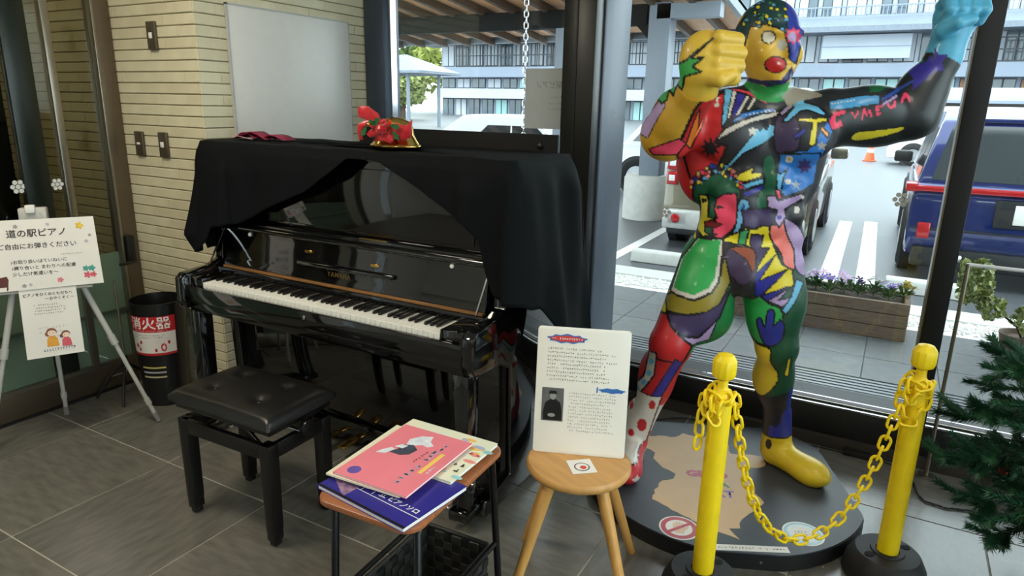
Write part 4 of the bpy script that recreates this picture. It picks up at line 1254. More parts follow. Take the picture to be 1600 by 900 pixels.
marks('title_print', 1, 11, .021, .03, m_grey_txt, b4, Matrix.Translation((.056, -.11, .0066)) @ Matrix.Rotation(PI / 2, 4, 'Z'), seed=8, ragged=0, thick=.24)
flat(b4, .006, [(.072, -.05), (.084, -.05), (.084, .06), (.072, .06)], M('yellow_ink', (246, 206, 96), rough=.5, var=0))
marks('title_print', 1, 6, .011, .03, m_ink, b4, Matrix.Translation((.034, -.01, .0066)) @ Matrix.Rotation(PI / 2, 4, 'Z'), seed=9, ragged=0)
marks('title_print', 1, 4, .014, .03, m_print_w, b4, Matrix.Translation((.096, -.04, .0066)) @ Matrix.Rotation(PI / 2, 4, 'Z'), seed=10, ragged=0)

# ------------------------------------------------------------------ round wooden stool with a standing poster
m_beech = M('golden_beech', (198, 148, 84), rough=.38, var=.14, scale=5, stretch=(1, 8, 1))
m_beech_l = M('golden_beech_leg', (204, 152, 80), rough=.38, var=.12, scale=6, stretch=(8, 8, 1))
ws = thing('wooden_stool', 'round golden wooden stool with four splayed legs', 'stool', (-.725, 1.758, 0), -.35)
lathe('seat', [(.01, .408), (.145, .408), (.158, .414), (.163, .424), (.162, .434), (.156, .440), (.01, .441)], m_beech, ws, 48)
for k in range(4):
    a = PI / 4 + k * PI / 2 + .35 + .33
    c, s = math.cos(a), math.sin(a)
    cyl('leg', (c * .265, s * .265, .0), (c * .105, s * .105, .41), .0135, .020, m_beech_l, ws, 18)
# poster
p_o = Vector((-.738, 1.780, .4415)); ex = Vector((.268, .102, 0)).normalized(); back = Vector((-ex.y, ex.x, 0))
ey = (Vector((0, 0, 1)) * .985 + back * .17).normalized()
Mp = basis(p_o, ex, ey)       # local x along width, y up the sheet, z towards the viewer
pb = thing('poster_board', 'white printed notice board with rounded corners standing on the wooden stool', 'sign', tuple(p_o), 0, world=True)
PW, PH = .287, .402
o = prism('panel', [(x, y + PH / 2) for x, y in rrect(PW, PH, .010, 4)], -.006, 0, M('ivory_board', (240, 236, 224), rough=.28, var=.015), pb, Mp, .0008)
st = box('strut', -.03, .03, .0, .20, -.004, 0, m_black_plastic, pb, .001, 1, Mp @ Matrix.Translation((0, .20, -.008)) @ Matrix.Rotation(math.radians(180 + 38), 4, 'X'))
def P(x, y, dz=.0004): return Mp @ Matrix.Translation((x, y, dz))
m_blue_ink = M('blue_ink', (52, 110, 180), rough=.5, var=0)
m_red_ink = M('scarlet_ink', (206, 60, 52), rough=.5, var=0)
m_txt = M('grey_ink', (70, 66, 62), rough=.6, var=0)
blob = [(.060 * math.cos(a) * (1 + .08 * math.sin(7 * a)), .0135 * math.sin(a) * (1 + .18 * math.sin(9 * a))) for a in [2 * PI * k / 40 for k in range(40)]]
decal('title_badge', blob, m_blue_ink, pb, P(-.052, .366))
decal('title_badge', [(x * .88, y * .68) for x, y in blob], m_red_ink, pb, P(-.052, .366, .0011))
marks('title_print', 1, 13, .0074, .01, m_print_w, pb, P(-.096, .366, .0019), seed=1, ragged=0, thick=.2)
marks('body_print', 9, 32, .0070, .0122, m_txt, pb, P(-.108, .334), seed=2)
decal('signature_print', [(.040 * math.cos(a_) * (1 + .10 * math.sin(5 * a_)), .0075 * math.sin(a_) * (1 + .2 * math.sin(7 * a_))) for a_ in [2 * PI * k / 30 for k in range(30)]], m_blue_ink, pb, P(.094, .212))
decal('signature_print', [(-.002, -.009), (.002, -.009), (.003, .009), (-.001, .009)], m_blue_ink, pb, P(.048, .212))
# portrait print: a generic dark figure on grey
decal('photo_print', [(-.034, -.053), (.034, -.053), (.034, .053), (-.034, .053)], M('grey_photo', (96, 96, 94), rough=.3, var=.35, scale=20), pb, P(-.088, .156))
decal('figure_print', [(-.028, -.050), (.030, -.050), (.030, -.02), (.024, .008), (.010, .016), (.010, .022), (-.006, .022), (-.008, .016), (-.022, .006), (-.028, -.02)], M('dark_print', (24, 24, 24), rough=.3, var=0), pb, P(-.088, .156, .0011))
decal('figure_print', disc_poly(0.001, .028, .010, .013, 16), M('face_print', (150, 148, 144), rough=.3, var=0), pb, P(-.088, .156, .0018))
decal('figure_print', [(-.013, .034), (.013, .034), (.011, .044), (-.009, .044)], M('dark_print', (24, 24, 24)), pb, P(-.088, .156, .0025))
decal('figure_print', disc_poly(-.002, -.034, .012, .006, 12), M('face_print', (150, 148, 144)), pb, P(-.088, .156, .0018))
marks('caption_print', 12, 22, .0070, .0108, M('light_grey_ink', (150, 146, 140), rough=.6, var=0), pb, P(-.036, .196), seed=3, ragged=.15)
# card lying half under the poster
cd = thing('small_card', 'small white card with a round red logo lying on the wooden stool', 'card', (-.700, 1.722, .4412), .70)
box('card', -.038, .038, -.040, .040, 0, .0008, m_white_paper, cd)
prism('logo_print', disc_poly(0, -.004, .024), .0008, .0011, m_txt, cd)
prism('logo_print', disc_poly(0, -.004, .020), .0011, .0014, m_white_paper, cd)
prism('logo_print', disc_poly(0.003, -.008, .010), .0014, .0017, m_red_ink, cd)
# ------------------------------------------------------------------ easel with hand written signs
n_ = Vector((.8444, -.5265, .0993)); ex_ = Vector((.5291, .8486, 0)); ey_ = n_.cross(ex_)
P0_ = Vector((-3.1047, 1.3942, .8030))
def S(x, y, d=0.0): return basis(P0_ + ex_ * x + ey_ * y + n_ * d, ex_, ey_)
m_alu = M('grey_easel_plastic', (176, 174, 166), rough=.4, var=.05)
es = thing('display_easel', 'pale grey tripod easel holding the piano signs', 'easel', (-3.16, 1.45, 0), world=True)
apex = P0_ + ex_ * .06 + ey_ * .225 - n_ * .04
def leg(foot, top, name='leg'):
    foot, top = Vector(foot), Vector(top)
    mid = foot.lerp(top, .42)
    L = cyl(name, tuple(mid), tuple(top), .0125, .0125, m_alu, es, 14)
    cyl('leg_tube', tuple(foot.lerp(top, .04)), tuple(mid), .0095, .0095, m_alu, L, 14)
    cyl('leg_collar', tuple(foot.lerp(top, .40)), tuple(foot.lerp(top, .44)), .016, .016, m_alu, L, 14)
    cyl('leg_collar', tuple(foot.lerp(top, .09)), tuple(foot.lerp(top, .12)), .013, .013, m_alu, L, 14)
    cyl('rubber_foot', tuple(foot), tuple(foot.lerp(top, .045)), .012, .011, M('grey_rubber', (120, 118, 112), rough=.8), L, 12)
leg((-2.900, 1.768, .004), apex + ex_ * .03)
leg((-3.222, 1.205, .004), apex - ex_ * .03)
leg((-3.337, 1.583, .004), apex - n_ * .04, 'rear_leg')
hd = link('head', box_me(-.05, .05, -.02, .045, -.05, .03, .008, 2, S(.06, .20, -.06)), m_alu, es)
link('head_clip', box_me(-.018, .018, .0, .035, -.02, .02, .006, 2, S(.055, .222, -.035)), M('white_plastic', (214, 212, 206), rough=.4), hd)
link('ledge', box_me(-.12, .24, -.012, .0, -.035, -.004, .003, 1, S(0, -.096, -.002)), m_alu, es)
m_sign = M('sign_paper', (226, 220, 210), rough=.35, var=.03, scale=6)
sg = thing('piano_sign', 'wide paper sign reading michi no eki piano on the easel', 'sign', tuple(P0_), 0, world=True)
prism('sheet', [(-.14, -.094), (.284, -.091), (.277, .199), (-.145, .199)], 0.002, .005, m_sign, sg, S(0, 0))
m_pen = M('dark_brown_ink', (46, 38, 38), rough=.7, var=0)
text('lettering', '道の駅ピアノ', .040, m_pen, sg, S(.070, .140, .0058), bold=.0006, fit=.205)
text('lettering', 'ご自由にお弾きください', .031, m_pen, sg, S(.066, .088, .0058), bold=.0004, fit=.272)
marks('small_print', 1, 12, .0065, .01, m_txt, sg, S(.145, .047, .0054), seed=21, ragged=0)
for k, s in enumerate(('♪お取り扱いはていねいに', '♪譲り合いと まわりへの配慮', '少しだけ気遣いを～')):
    text('lettering', s, .0195, m_pen, sg, S(-.035, .024 - k * .0255, .0058), align='LEFT', bold=.0002, fit=(.195, .225, .16)[k])
def flower(parent, x, y, r, col, mfun, petals=5, d=.0056):
    poly = []
    for k in range(petals * 6):
        a = 2 * PI * k / (petals * 6)
        rr = r * (.55 + .45 * abs(math.cos(a * petals / 2)))
        poly.append((rr * math.cos(a), rr * math.sin(a)))
    decal('flower_print', poly, M('flower_print_%s' % col, dict(yellow=(222, 186, 60), pink=(216, 120, 130), teal=(70, 150, 136), rose=(206, 92, 104), grey=(150, 146, 140), mauve=(190, 170, 186))[col], rough=.6, var=.15, scale=80), parent, mfun(x, y, d))
for x, y, r, c in ((.222, .163, .016, 'yellow'), (.225, -.022, .013, 'teal'), (.247, -.022, .014, 'teal'), (.228, -.05, .015, 'rose'), (.25, -.05, .013, 'rose'), (.128, -.062, .012, 'pink'),
                   (.0, -.075, .009, 'grey'), (.022, -.072, .007, 'mauve'), (.0, .172, .009, 'grey'), (.11, .175, .008, 'mauve'), (.24, .095, .008, 'mauve'), (.255, .12, .007, 'grey')):
    flower(sg, x, y, r, c, S)
# little piano drawing at the left edge
decal('piano_print', [(-.10, -.075), (-.055, -.075), (-.05, -.045), (-.055, -.03), (-.08, -.035), (-.10, -.028)], M('brown_print', (92, 44, 38), rough=.6, var=.1), sg, S(0, 0, .0056))
decal('piano_print', [(-.062, -.09), (-.057, -.09), (-.054, -.075), (-.059, -.075)], M('brown_print', (92, 44, 38)), sg, S(0, 0, .0056))
sc_ = thing('children_notice', 'portrait paper notice with two drawn children hanging under the wide sign', 'sign', tuple(P0_ - ey_ * .25), 0, world=True)
prism('sheet', [(-.031, -.392), (.177, -.386), (.179, -.094), (-.024, -.094)], -.002, 0, m_sign, sc_, S(0, 0))
text('lettering', 'ピアノをひくおともだちへ', .0165, m_pen, sc_, S(.075, -.119, .0008), bold=.0003, fit=.175)
text('lettering', '～おやくそく～', .0150, m_pen, sc_, S(.115, -.139, .0008), bold=.0002)
marks('rules_print', 4, 15, .0080, .0125, m_txt, sc_, S(.022, -.163, .0004), seed=22)
def dd(poly, name, col, d): decal(name, poly, M('print_' + name + str(col[0]), col, rough=.6, var=.1, scale=60), sc_, S(0, 0, d))
for cx, cy, r, dress, hair in ((.068, -.283, .019, (214, 150, 48), (132, 82, 60)), (.118, -.297, .016, (204, 84, 96), (110, 74, 60))):
    dd(disc_poly(cx - .016, cy - .008, r * .45, r * .55, 12), 'hair_print', hair, .0005)
    dd([(cx - r * 1.15, cy - r * 3.3), (cx + r * 1.15, cy - r * 3.3), (cx + r * 1.0, cy - r * 1.6), (cx + r * .4, cy - r * .8), (cx - r * .4, cy - r * .8), (cx - r * 1.0, cy - r * 1.6)], 'dress_print', dress, .0006)
    dd(disc_poly(cx, cy, r, r * .92, 20), 'hair_print', hair, .0012)
    dd(disc_poly(cx + .001, cy - r * .28, r * .82, r * .66, 20), 'face_print', (236, 206, 180), .0018)
    for s in (-1, 1): dd(disc_poly(cx + s * r * .32, cy - r * .2, r * .08, r * .12, 8), 'eye_print', (40, 30, 30), .0024)
dd([(.032, -.366), (.145, -.362), (.146, -.352), (.034, -.356)], 'keyboard_print', (60, 56, 54), .0005)
for k in range(11): dd([(.036 + k * .0098, -.3645), (.0435 + k * .0098, -.3642), (.0435 + k * .0098, -.3545), (.036 + k * .0098, -.3548)], 'key_print', (224, 220, 212), .0012)
marks('note_print', 3, 10, .012, .02, M('light_grey_ink', (150, 146, 140)), sc_, S(.03, -.262, .0003), seed=4, thick=.06)

# ------------------------------------------------------------------ slim black tripod behind the easel
tr = thing('tripod_stand', 'slim black folding tripod stand with a thin pole behind the easel', 'stand', (-3.29, 1.87, 0), world=True)
hub = Vector((-3.29, 1.87, .20))
cyl('pole', (-3.29, 1.87, .13), (-3.29, 1.87, .62), .0055, .0055, m_steel, tr, 10)
cyl('hub', (-3.29, 1.87, .17), (-3.29, 1.87, .225), .014, .014, m_black_plastic, tr, 12)
for a in (3.9, 5.6, 1.75):
    e = Vector((-3.29 + .14 * math.cos(a), 1.87 + .16 * math.sin(a), .008))
    lg = tube('leg', [tuple(hub + Vector((0, 0, -.01))), tuple(hub.lerp(e, .5) + Vector((0, 0, .015))), tuple(e)], .007, m_black_plastic, tr, 8)
    cyl('brace', (-3.29, 1.87, .135), tuple(hub.lerp(e, .5) + Vector((0, 0, .012))), .004, .004, m_steel, lg, 8)

# ------------------------------------------------------------------ fire extinguisher bin
m_binb = M('black_bin_enamel', (15, 15, 16), rough=.35, var=.08)
bn = thing('extinguisher_bin', 'black cylinder stand for a fire extinguisher with red and white label', 'fire extinguisher', (-3.105, 1.962, 0), -.98)
Hh = .535
def rb(z): return .105 + .022 * z / Hh
lathe('body', [(rb(0) - .006, 0), (rb(0), .006), (rb(Hh), Hh), (rb(Hh) - .006, Hh), (rb(.4) - .008, .44), (.01, .44)], m_binb, bn, 48, cap=False)
lathe('base_cap', [(.001, .001), (rb(0) - .005, .001), (rb(0) - .005, .004), (.001, .004)], m_binb, bn, 32)
def wrap(name, a0, a1, z0, z1, mat, d=.001, n=20):
    V, Fc = [], []
    for k in range(n + 1):
        a = a0 + (a1 - a0) * k / n
        for z in (z0, z1):
            for q in (0, 1):
                r = rb(z) + d + (.0004 if q else 0)
                V.append((r * math.cos(a), r * math.sin(a), z))
    for k in range(n):
        b = k * 4; c = b + 4
        Fc += [(b + 1, c + 1, c + 3, b + 3), (b, b + 2, c + 2, c), (b, c, c + 1, b + 1), (b + 2, b + 3, c + 3, c + 2)]
    Fc += [(0, 1, 3, 2), (n * 4, n * 4 + 2, n * 4 + 3, n * 4 + 1)]
    return link(name, mesh_from(V, Fc), mat, bn)
m_bin_red = M('label_red', (186, 34, 40), rough=.35, var=.05)
wrap('red_label', -.98, .98, .275, .475, m_bin_red)
wrap('white_label', -.96, .96, .287, .395, M('label_white', (222, 216, 208), rough=.35, var=.04), .0016)
def wrapped_mesh(me, zc, d):
    for v in me.vertices:
        z = zc + v.co.y; r = rb(z) + d + v.co.z
        a = v.co.x / rb(z)
        v.co = (r * math.cos(a), r * math.sin(a), z)
    return me
link('lettering', wrapped_mesh(text_me('消火器', .066, bold=.0010), .437, .0022), m_white_paper, bn)
link('small_print', wrapped_mesh(marks_me(1, 22, .0075, .01, Matrix.Translation((-.08, 0, 0)), seed=30, ragged=0), .4025, .0016), m_white_paper, bn)
link('small_print', wrapped_mesh(marks_me(2, 18, .0080, .012, Matrix.Translation((-.07, .04, 0)), seed=31), .341, .0022), m_txt, bn)
link('diagram_print', wrapped_mesh(prism_me([(-.06, -.018), (.03, .012), (.03, .016), (-.06, -.012)], 0, .0003), .335, .0021), m_bin_red, bn)
for x, y, w in ((-.075, -.012, .012), (-.05, .008, .010), (-.06, -.030, .010), (.055, -.02, .022), (.02, -.032, .010), (.08, .004, .010)):
    link('diagram_print', wrapped_mesh(prism_me(disc_poly(x, y, w * .6, w, 10), 0, .0003), .335, .0021), m_bin_red, bn)
for z, c in ((.205, (214, 200, 120)), (.180, (190, 190, 190)), (.155, (206, 196, 160))):
    wrap('reflective_strip', -.55, .45, z, z + .0085, M('strip_%d' % c[2], c, rough=.25, metal=.3), .001)

# ------------------------------------------------------------------ stickers on the glass, paper on the window
def hexagon(label, loc, r, faces='y', color=(205, 206, 200)):
    mt = basis(loc, (1, 0, 0), (0, 0, 1)) if faces == 'y' else basis(loc, (0, 1, 0), (0, 0, 1))
    t = thing('glass_sticker', label, 'sticker', loc, 0, 'hexagon stickers on the glass', world=True)
    for q in range(7):
        if q == 0: cx, cy = 0, 0
        else: cx, cy = r * .66 * math.cos(q * PI / 3), r * .66 * math.sin(q * PI / 3)
        prism('hexagon', disc_poly(cx, cy, r * .33, r * .33, 6, PI / 6), 0, .0006, M('frosted_sticker', color, rough=.6, var=.05), t, mt)
WG = WY + .0715
def wpix(x, z, lab): hexagon(lab, (x, WG, z), .034)
wpix(-.94 * 1.035, 1.5 - .485 * 1.035, 'hexagon dot sticker on the glass left of the statue waist')
wpix(0.04 * 1.035, 1.5 - .345 * 1.035, 'hexagon dot sticker on the glass above the painted white bars')
wpix(.54 * 1.035, 1.5 - .29 * 1.035, 'hexagon dot sticker on the glass in front of the blue car')
hexagon('hexagon dot sticker on the entrance glass, nearer the picture edge', (FT + .0007, 1.600, 1.093), .034, 'x')
hexagon('plain hexagon sticker on the entrance glass, nearer the brick wall', (FT + .0007, 1.768, 1.089), .030, 'x', (190, 188, 176))
pw = thing('window_paper', 'translucent paper notice stuck on the window, its writing showing through reversed', 'notice', (-1.66, WG, 1.38), 0, world=True)
m_thin = M('thin_backlit_paper', (228, 230, 226), rough=.7, var=.02, trans=0.0)
nt = m_thin.node_tree
_tl = nt.nodes.new('ShaderNodeBsdfTranslucent'); _tl.inputs['Color'].default_value = (.62, .62, .60, 1)
_mx = nt.nodes.new('ShaderNodeMixShader'); _mx.inputs['Fac'].default_value = .45
nt.links.new(nt.nodes['Principled BSDF'].outputs[0], _mx.inputs[1]); nt.links.new(_tl.outputs[0], _mx.inputs[2])
nt.links.new(_mx.outputs[0], nt.nodes['Material Output'].inputs['Surface'])
box('sheet', -1.78, -1.508, WG - .0012, WG - .0002, 1.378, 1.685, m_thin, pw)
mt = basis((-1.62, WG - .0016, 1.60), (-1, 0, 0), (0, 0, 1))
m_ghost = M('ghost_ink', (170, 168, 162), rough=.8, var=0)
text('lettering', '道の駅ピアノ', .040, m_ghost, pw, basis((-1.60, WG - .0016, 1.60), (-1, 0, 0), (0, 0, 1)), bold=.0004)
marks('small_print', 3, 9, .014, .03, m_ghost, pw, basis((-1.54, WG - .0016, 1.54), (-1, 0, 0), (0, 0, 1)), seed=40)
# ------------------------------------------------------------------ statue body as a blended distance field (local u, w forward, z up)
def statue_prims():
    P = []   # (part, kind, params, blend)
    def rc(part, a, b, r0, r1, k=.03): P.append((part, 'rc', (a, b, r0, r1), k))
    def el(part, c, r, k=.03, rot=0.0): P.append((part, 'el', (c, r, rot), k))
    T = 'torso'
    el(T, (-.015, -.005, .955), (.185, .135, .120))
    el(T, (-.012, .0, 1.12), (.172, .118, .19))
    el(T, (.0, -.015, 1.37), (.245, .135, .19), .04)
    el(T, (-.185, -.02, 1.32), (.10, .105, .17), .03)      # lats
    el(T, (.155, -.03, 1.30), (.09, .10, .17), .03)
    el(T, (-.118, .080, 1.415), (.132, .074, .104), .016)  # pectorals
    el(T, (.118, .080, 1.415), (.122, .074, .104), .016)
    for z, rx in ((1.262, .056), (1.178, .054), (1.095, .050)):  # abdominals
        el(T, (-.046, .088, z), (rx, .034, .047), .020)
        el(T, (.050, .088, z), (rx, .034, .047), .020)
    for s in (-1, 1):
        el(T, (s * .120, .045, 1.215), (.055, .06, .055), .03)
        el(T, (s * .128, .038, 1.13), (.055, .06, .055), .03)
        el(T, (s * .135, .025, 1.045), (.06, .065, .06), .03)
    el(T, (-.10, -.085, .93), (.10, .085, .11), .03)      # glutes
    el(T, (.085, -.085, .93), (.10, .085, .11), .03)
    el(T, (-.012, .095, .895), (.062, .058, .075), .02)
    rc(T, (.015, -.02, 1.50), (-.19, -.015, 1.49), .085, .075, .03)   # shoulder girdle
    rc(T, (.015, -.02, 1.50), (.20, -.015, 1.49), .085, .075, .03)
    rc(T, (.01, -.02, 1.54), (-.11, -.02, 1.515), .06, .05, .03)
    rc(T, (.01, -.02, 1.54), (.12, -.02, 1.515), .06, .05, .03)
    rc('head', (.012, -.015, 1.50), (.005, .015, 1.63), .076, .070, .02)  # neck
    # head, turned a little to its left
    hr = -.42
    el('head', (-.018, .020, 1.742), (.104, .122, .128), .02, hr)
    el('head', (.004, .058, 1.655), (.076, .078, .078), .035, hr)
    c, s = math.cos(hr), math.sin(hr)
    def hp(x, y, z): return (-.018 + x * c - y * s, .020 + x * s + y * c, z)   # x right, y forward
    el('head', hp(0, .118, 1.700), (.019, .028, .034), .014, hr)      # nose
    el('head', hp(0, .112, 1.752), (.065, .020, .016), .02, hr)       # brow
    el('head', hp(0, .108, 1.640), (.036, .020, .017), .012, hr)      # lips
    el('head', hp(0, .096, 1.605), (.034, .026, .024), .02, hr)       # chin
    el('head', hp(-.056, .082, 1.685), (.030, .028, .028), .03, hr)
    el('head', hp(.056, .082, 1.685), (.030, .028, .028), .03, hr)
    el('head', hp(-.103, .0, 1.71), (.014, .026, .036), .012, hr)     # ears
    el('head', hp(.103, .0, 1.71), (.014, .026, .036), .012, hr)
    # right arm (viewer's left), bent, fist before the chin
    A = 'arm_r'
    el(A, (-.245, .005, 1.465), (.098, .098, .098), .03)
    rc(A, (-.255, .02, 1.45), (-.345, .145, 1.405), .092, .082, .03)
    el(A, (-.315, .07, 1.455), (.075, .085, .085), .03)
    el(A, (-.352, .165, 1.405), (.078, .075, .075), .03)
    rc(A, (-.352, .180, 1.415), (-.285, .315, 1.555), .086, .060, .03)
    el(A, (-.342, .230, 1.475), (.068, .080, .085), .03)
    F = 'fist_r'; fo = -.022
    rc(F, (-.285, .315, 1.555), (-.262 + fo, .345, 1.60), .060, .060, .02)
    el(F, (-.256 + fo, .358, 1.645), (.078, .054, .088), .02)
    for k, (z, L) in enumerate(((1.706, .004), (1.668, .016), (1.630, .014), (1.595, .004))):
        rc(F, (-.225 + fo, .395, z), (-.172 + L + fo, .372, z - .004), .0245, .0235, .008)
        rc(F, (-.172 + L + fo, .372, z - .004), (-.185 + L + fo, .322, z - .008), .0205, .019, .006)
        rc(F, (-.185 + L + fo, .322, z - .008), (-.225 + fo, .315, z - .008), .018, .016, .008)
    rc(F, (-.262 + fo, .385, 1.600), (-.215 + fo, .412, 1.585), .026, .023, .014)   # thumb
    rc(F, (-.215 + fo, .412, 1.585), (-.180 + fo, .400, 1.600), .021, .018, .008)
    # left arm (viewer's right), stretched out and raised
    A = 'arm_l'
    el(A, (.245, -.005, 1.475), (.10, .098, .098), .03)
    rc(A, (.25, 0, 1.475), (.515, .0, 1.492), .098, .078, .03)
    el(A, (.375, .01, 1.525), (.12, .080, .068), .03)     # biceps
    el(A, (.39, -.02, 1.435), (.13, .075, .06), .03)      # triceps
    el(A, (.520, .0, 1.495), (.075, .072, .075), .03)
    rc(A, (.520, .0, 1.495), (.585, .01, 1.690), .083, .055, .03)
    el(A, (.530, .0, 1.565), (.078, .072, .095), .03)
    F = 'fist_l'
    rc(F, (.585, .01, 1.685), (.592, .015, 1.755), .056, .058, .02)
    el(F, (.600, .018, 1.815), (.074, .050, .072), .02)
    for k, (x, L) in enumerate(((.545, 0), (.582, .010), (.618, .010), (.652, 0))):
        rc(F, (x, .028, 1.850), (x, .062, 1.872 + L), .0225, .021, .008)
        rc(F, (x, .062, 1.872 + L), (x + .002, .082, 1.832), .0205, .0195, .006)
        rc(F, (x + .002, .082, 1.832), (x + .002, .060, 1.800), .019, .017, .008)
    rc(F, (.545, .055, 1.770), (.572, .095, 1.790), .026, .023, .014)
    rc(F, (.572, .095, 1.790), (.612, .098, 1.800), .021, .018, .008)
    # right leg (viewer's left), stepping forward
    G = 'leg_r'
    rc(G, (-.118, .0, .92), (-.262, .085, .635), .128, .078, .04)
    el(G, (-.155, .055, .77), (.105, .095, .155), .04)
    el(G, (-.105, .035, .735), (.075, .080, .10), .03)
    el(G, (-.265, .105, .630), (.072, .066, .075), .03)
    rc(G, (-.268, .085, .60), (-.345, -.035, .20), .074, .047, .03)
    el(G, (-.300, .0, .455), (.070, .080, .115), .035)
    Ft = 'foot_r'
    rc(Ft, (-.345, -.035, .28), (-.362, -.055, .155), .054, .058, .02)
    el(Ft, (-.362, -.072, .115), (.050, .058, .055), .02)
    rc(Ft, (-.366, -.045, .112), (-.404, .155, .105), .052, .052, .03)
    el(Ft, (-.405, .150, .105), (.060, .092, .050), .02, .12)
    # left leg (viewer's right)
    G = 'leg_l'
    rc(G, (.092, .0, .92), (.142, .045, .625), .125, .074, .04)
    el(G, (.118, .045, .77), (.100, .092, .155), .04)
    el(G, (.150, .03, .80), (.080, .085, .12), .03)
    el(G, (.145, .065, .622), (.066, .062, .072), .03)
    rc(G, (.145, .045, .60), (.215, -.05, .22), .070, .046, .03)
    el(G, (.158, -.012, .475), (.074, .082, .115), .035)
    Ft = 'foot_l'
    rc(Ft, (.210, -.045, .30), (.226, -.062, .16), .052, .060, .02)
    el(Ft, (.226, -.080, .115), (.052, .058, .055), .02)
    rc(Ft, (.230, -.055, .115), (.330, .085, .105), .055, .050, .03)
    el(Ft, (.325, .075, .105), (.062, .088, .050), .02, -.60)
    return P

def prim_dist(kind, q, X, Y, Z):
    if kind == 'rc':
        a, b, r0, r1 = q
        ax, ay, az = a; dx, dy, dz = b[0] - ax, b[1] - ay, b[2] - az
        L2 = dx * dx + dy * dy + dz * dz
        t = np.clip(((X - ax) * dx + (Y - ay) * dy + (Z - az) * dz) / L2, 0, 1)
        ex, ey, ez = X - ax - t * dx, Y - ay - t * dy, Z - az - t * dz
        return np.sqrt(ex * ex + ey * ey + ez * ez) - (r0 + (r1 - r0) * t)
    c, r, rot = q
    x, y, z = X - c[0], Y - c[1], Z - c[2]
    if rot:
        cc, ss = math.cos(rot), math.sin(rot)
        x, y = x * cc + y * ss, -x * ss + y * cc
    k0 = np.sqrt((x / r[0]) ** 2 + (y / r[1]) ** 2 + (z / r[2]) ** 2)
    k1 = np.sqrt((x / r[0] ** 2) ** 2 + (y / r[1] ** 2) ** 2 + (z / r[2] ** 2) ** 2) + 1e-9
    return k0 * (k0 - 1) / k1

def statue_field(h=.0045):
    lo = np.array([-.56, -.25, .045]); hi = np.array([.76, .50, 1.96])
    n = np.ceil((hi - lo) / h).astype(int) + 1
    ax = [lo[i] + h * np.arange(n[i], dtype=np.float32) for i in range(3)]
    D = np.full(n, 1.0, np.float32)
    for part, kind, q, k in statue_prims():
        if kind == 'rc':
            a, b, r0, r1 = q; r = max(r0, r1)
            mn = np.minimum(a, b) - r; mx = np.maximum(a, b) + r
        else:
            c, rr, rot = q; R = np.array(rr)
            if rot: R = np.array([max(rr[0], rr[1])] * 2 + [rr[2]])
            mn = np.array(c) - R; mx = np.array(c) + R
        m = k + .012
        i0 = np.maximum(((mn - m - lo) / h).astype(int), 0); i1 = np.minimum(((mx + m - lo) / h).astype(int) + 2, n)
        sl = tuple(slice(i0[j], i1[j]) for j in range(3))
        X = ax[0][sl[0]][:, None, None]; Y = ax[1][sl[1]][None, :, None]; Z = ax[2][sl[2]][None, None, :]
        d = prim_dist(kind, q, X, Y, Z)
        S = D[sl]
        hh = np.clip(.5 + .5 * (S - d) / k, 0, 1)
        D[sl] = S * (1 - hh) + d * hh - k * hh * (1 - hh)
    # flat soles on the plinth
    zf = .062
    D = np.maximum(D, (zf - ax[2])[None, None, :])
    return D, lo, h

def surface_nets(D, lo, h):
    s = D < 0
    nx, ny, nz = D.shape
    cnt = np.zeros((nx - 1, ny - 1, nz - 1), np.int8)
    for a in (0, 1):
        for b in (0, 1):
            for c in (0, 1):
                cnt += s[a:nx - 1 + a, b:ny - 1 + b, c:nz - 1 + c]
    act = (cnt > 0) & (cnt < 8)
    I = np.argwhere(act)
    idx = np.full(act.shape, -1, np.int32); idx[act] = np.arange(len(I))
    acc = np.zeros((len(I), 3)); w = np.zeros(len(I))
    corners = [(a, b, c) for a in (0, 1) for b in (0, 1) for c in (0, 1)]
    val = {c: D[I[:, 0] + c[0], I[:, 1] + c[1], I[:, 2] + c[2]].astype(np.float64) for c in corners}
    for c in corners:
        for ax_ in range(3):
            if c[ax_] == 0:
                c2 = list(c); c2[ax_] = 1; c2 = tuple(c2)
                v0, v1 = val[c], val[c2]
                m = (v0 < 0) != (v1 < 0)
                t = np.where(m, v0 / np.where(v0 - v1 == 0, 1, v0 - v1), 0)
                p = np.array(c, float)[None, :].repeat(len(I), 0); p[:, ax_] = t
                acc += np.where(m[:, None], p, 0); w += m
    V = lo + h * (I + acc / w[:, None])
    quads = []
    for ax_ in range(3):
        o = [0, 1, 2]; o.remove(ax_); b, c = o
        sl0 = [slice(None)] * 3; sl1 = [slice(None)] * 3
        sl0[ax_] = slice(0, -1); sl1[ax_] = slice(1, None)
        diff = s[tuple(sl0)] != s[tuple(sl1)]
        E = np.argwhere(diff)
        E = E[(E[:, b] > 0) & (E[:, c] > 0) & (E[:, b] < D.shape[b] - 1) & (E[:, c] < D.shape[c] - 1)]
        flip = s[tuple(sl0)][E[:, 0], E[:, 1], E[:, 2]]
        def cell(db, dc):
            Q = E.copy(); Q[:, b] += db; Q[:, c] += dc
            return idx[Q[:, 0], Q[:, 1], Q[:, 2]]
        q = np.stack([cell(-1, -1), cell(0, -1), cell(0, 0), cell(-1, 0)], 1)
        if ax_ == 1: flip = ~flip
        q = np.where(flip[:, None], q, q[:, ::-1])
        quads.append(q)
    return V, np.concatenate(quads)

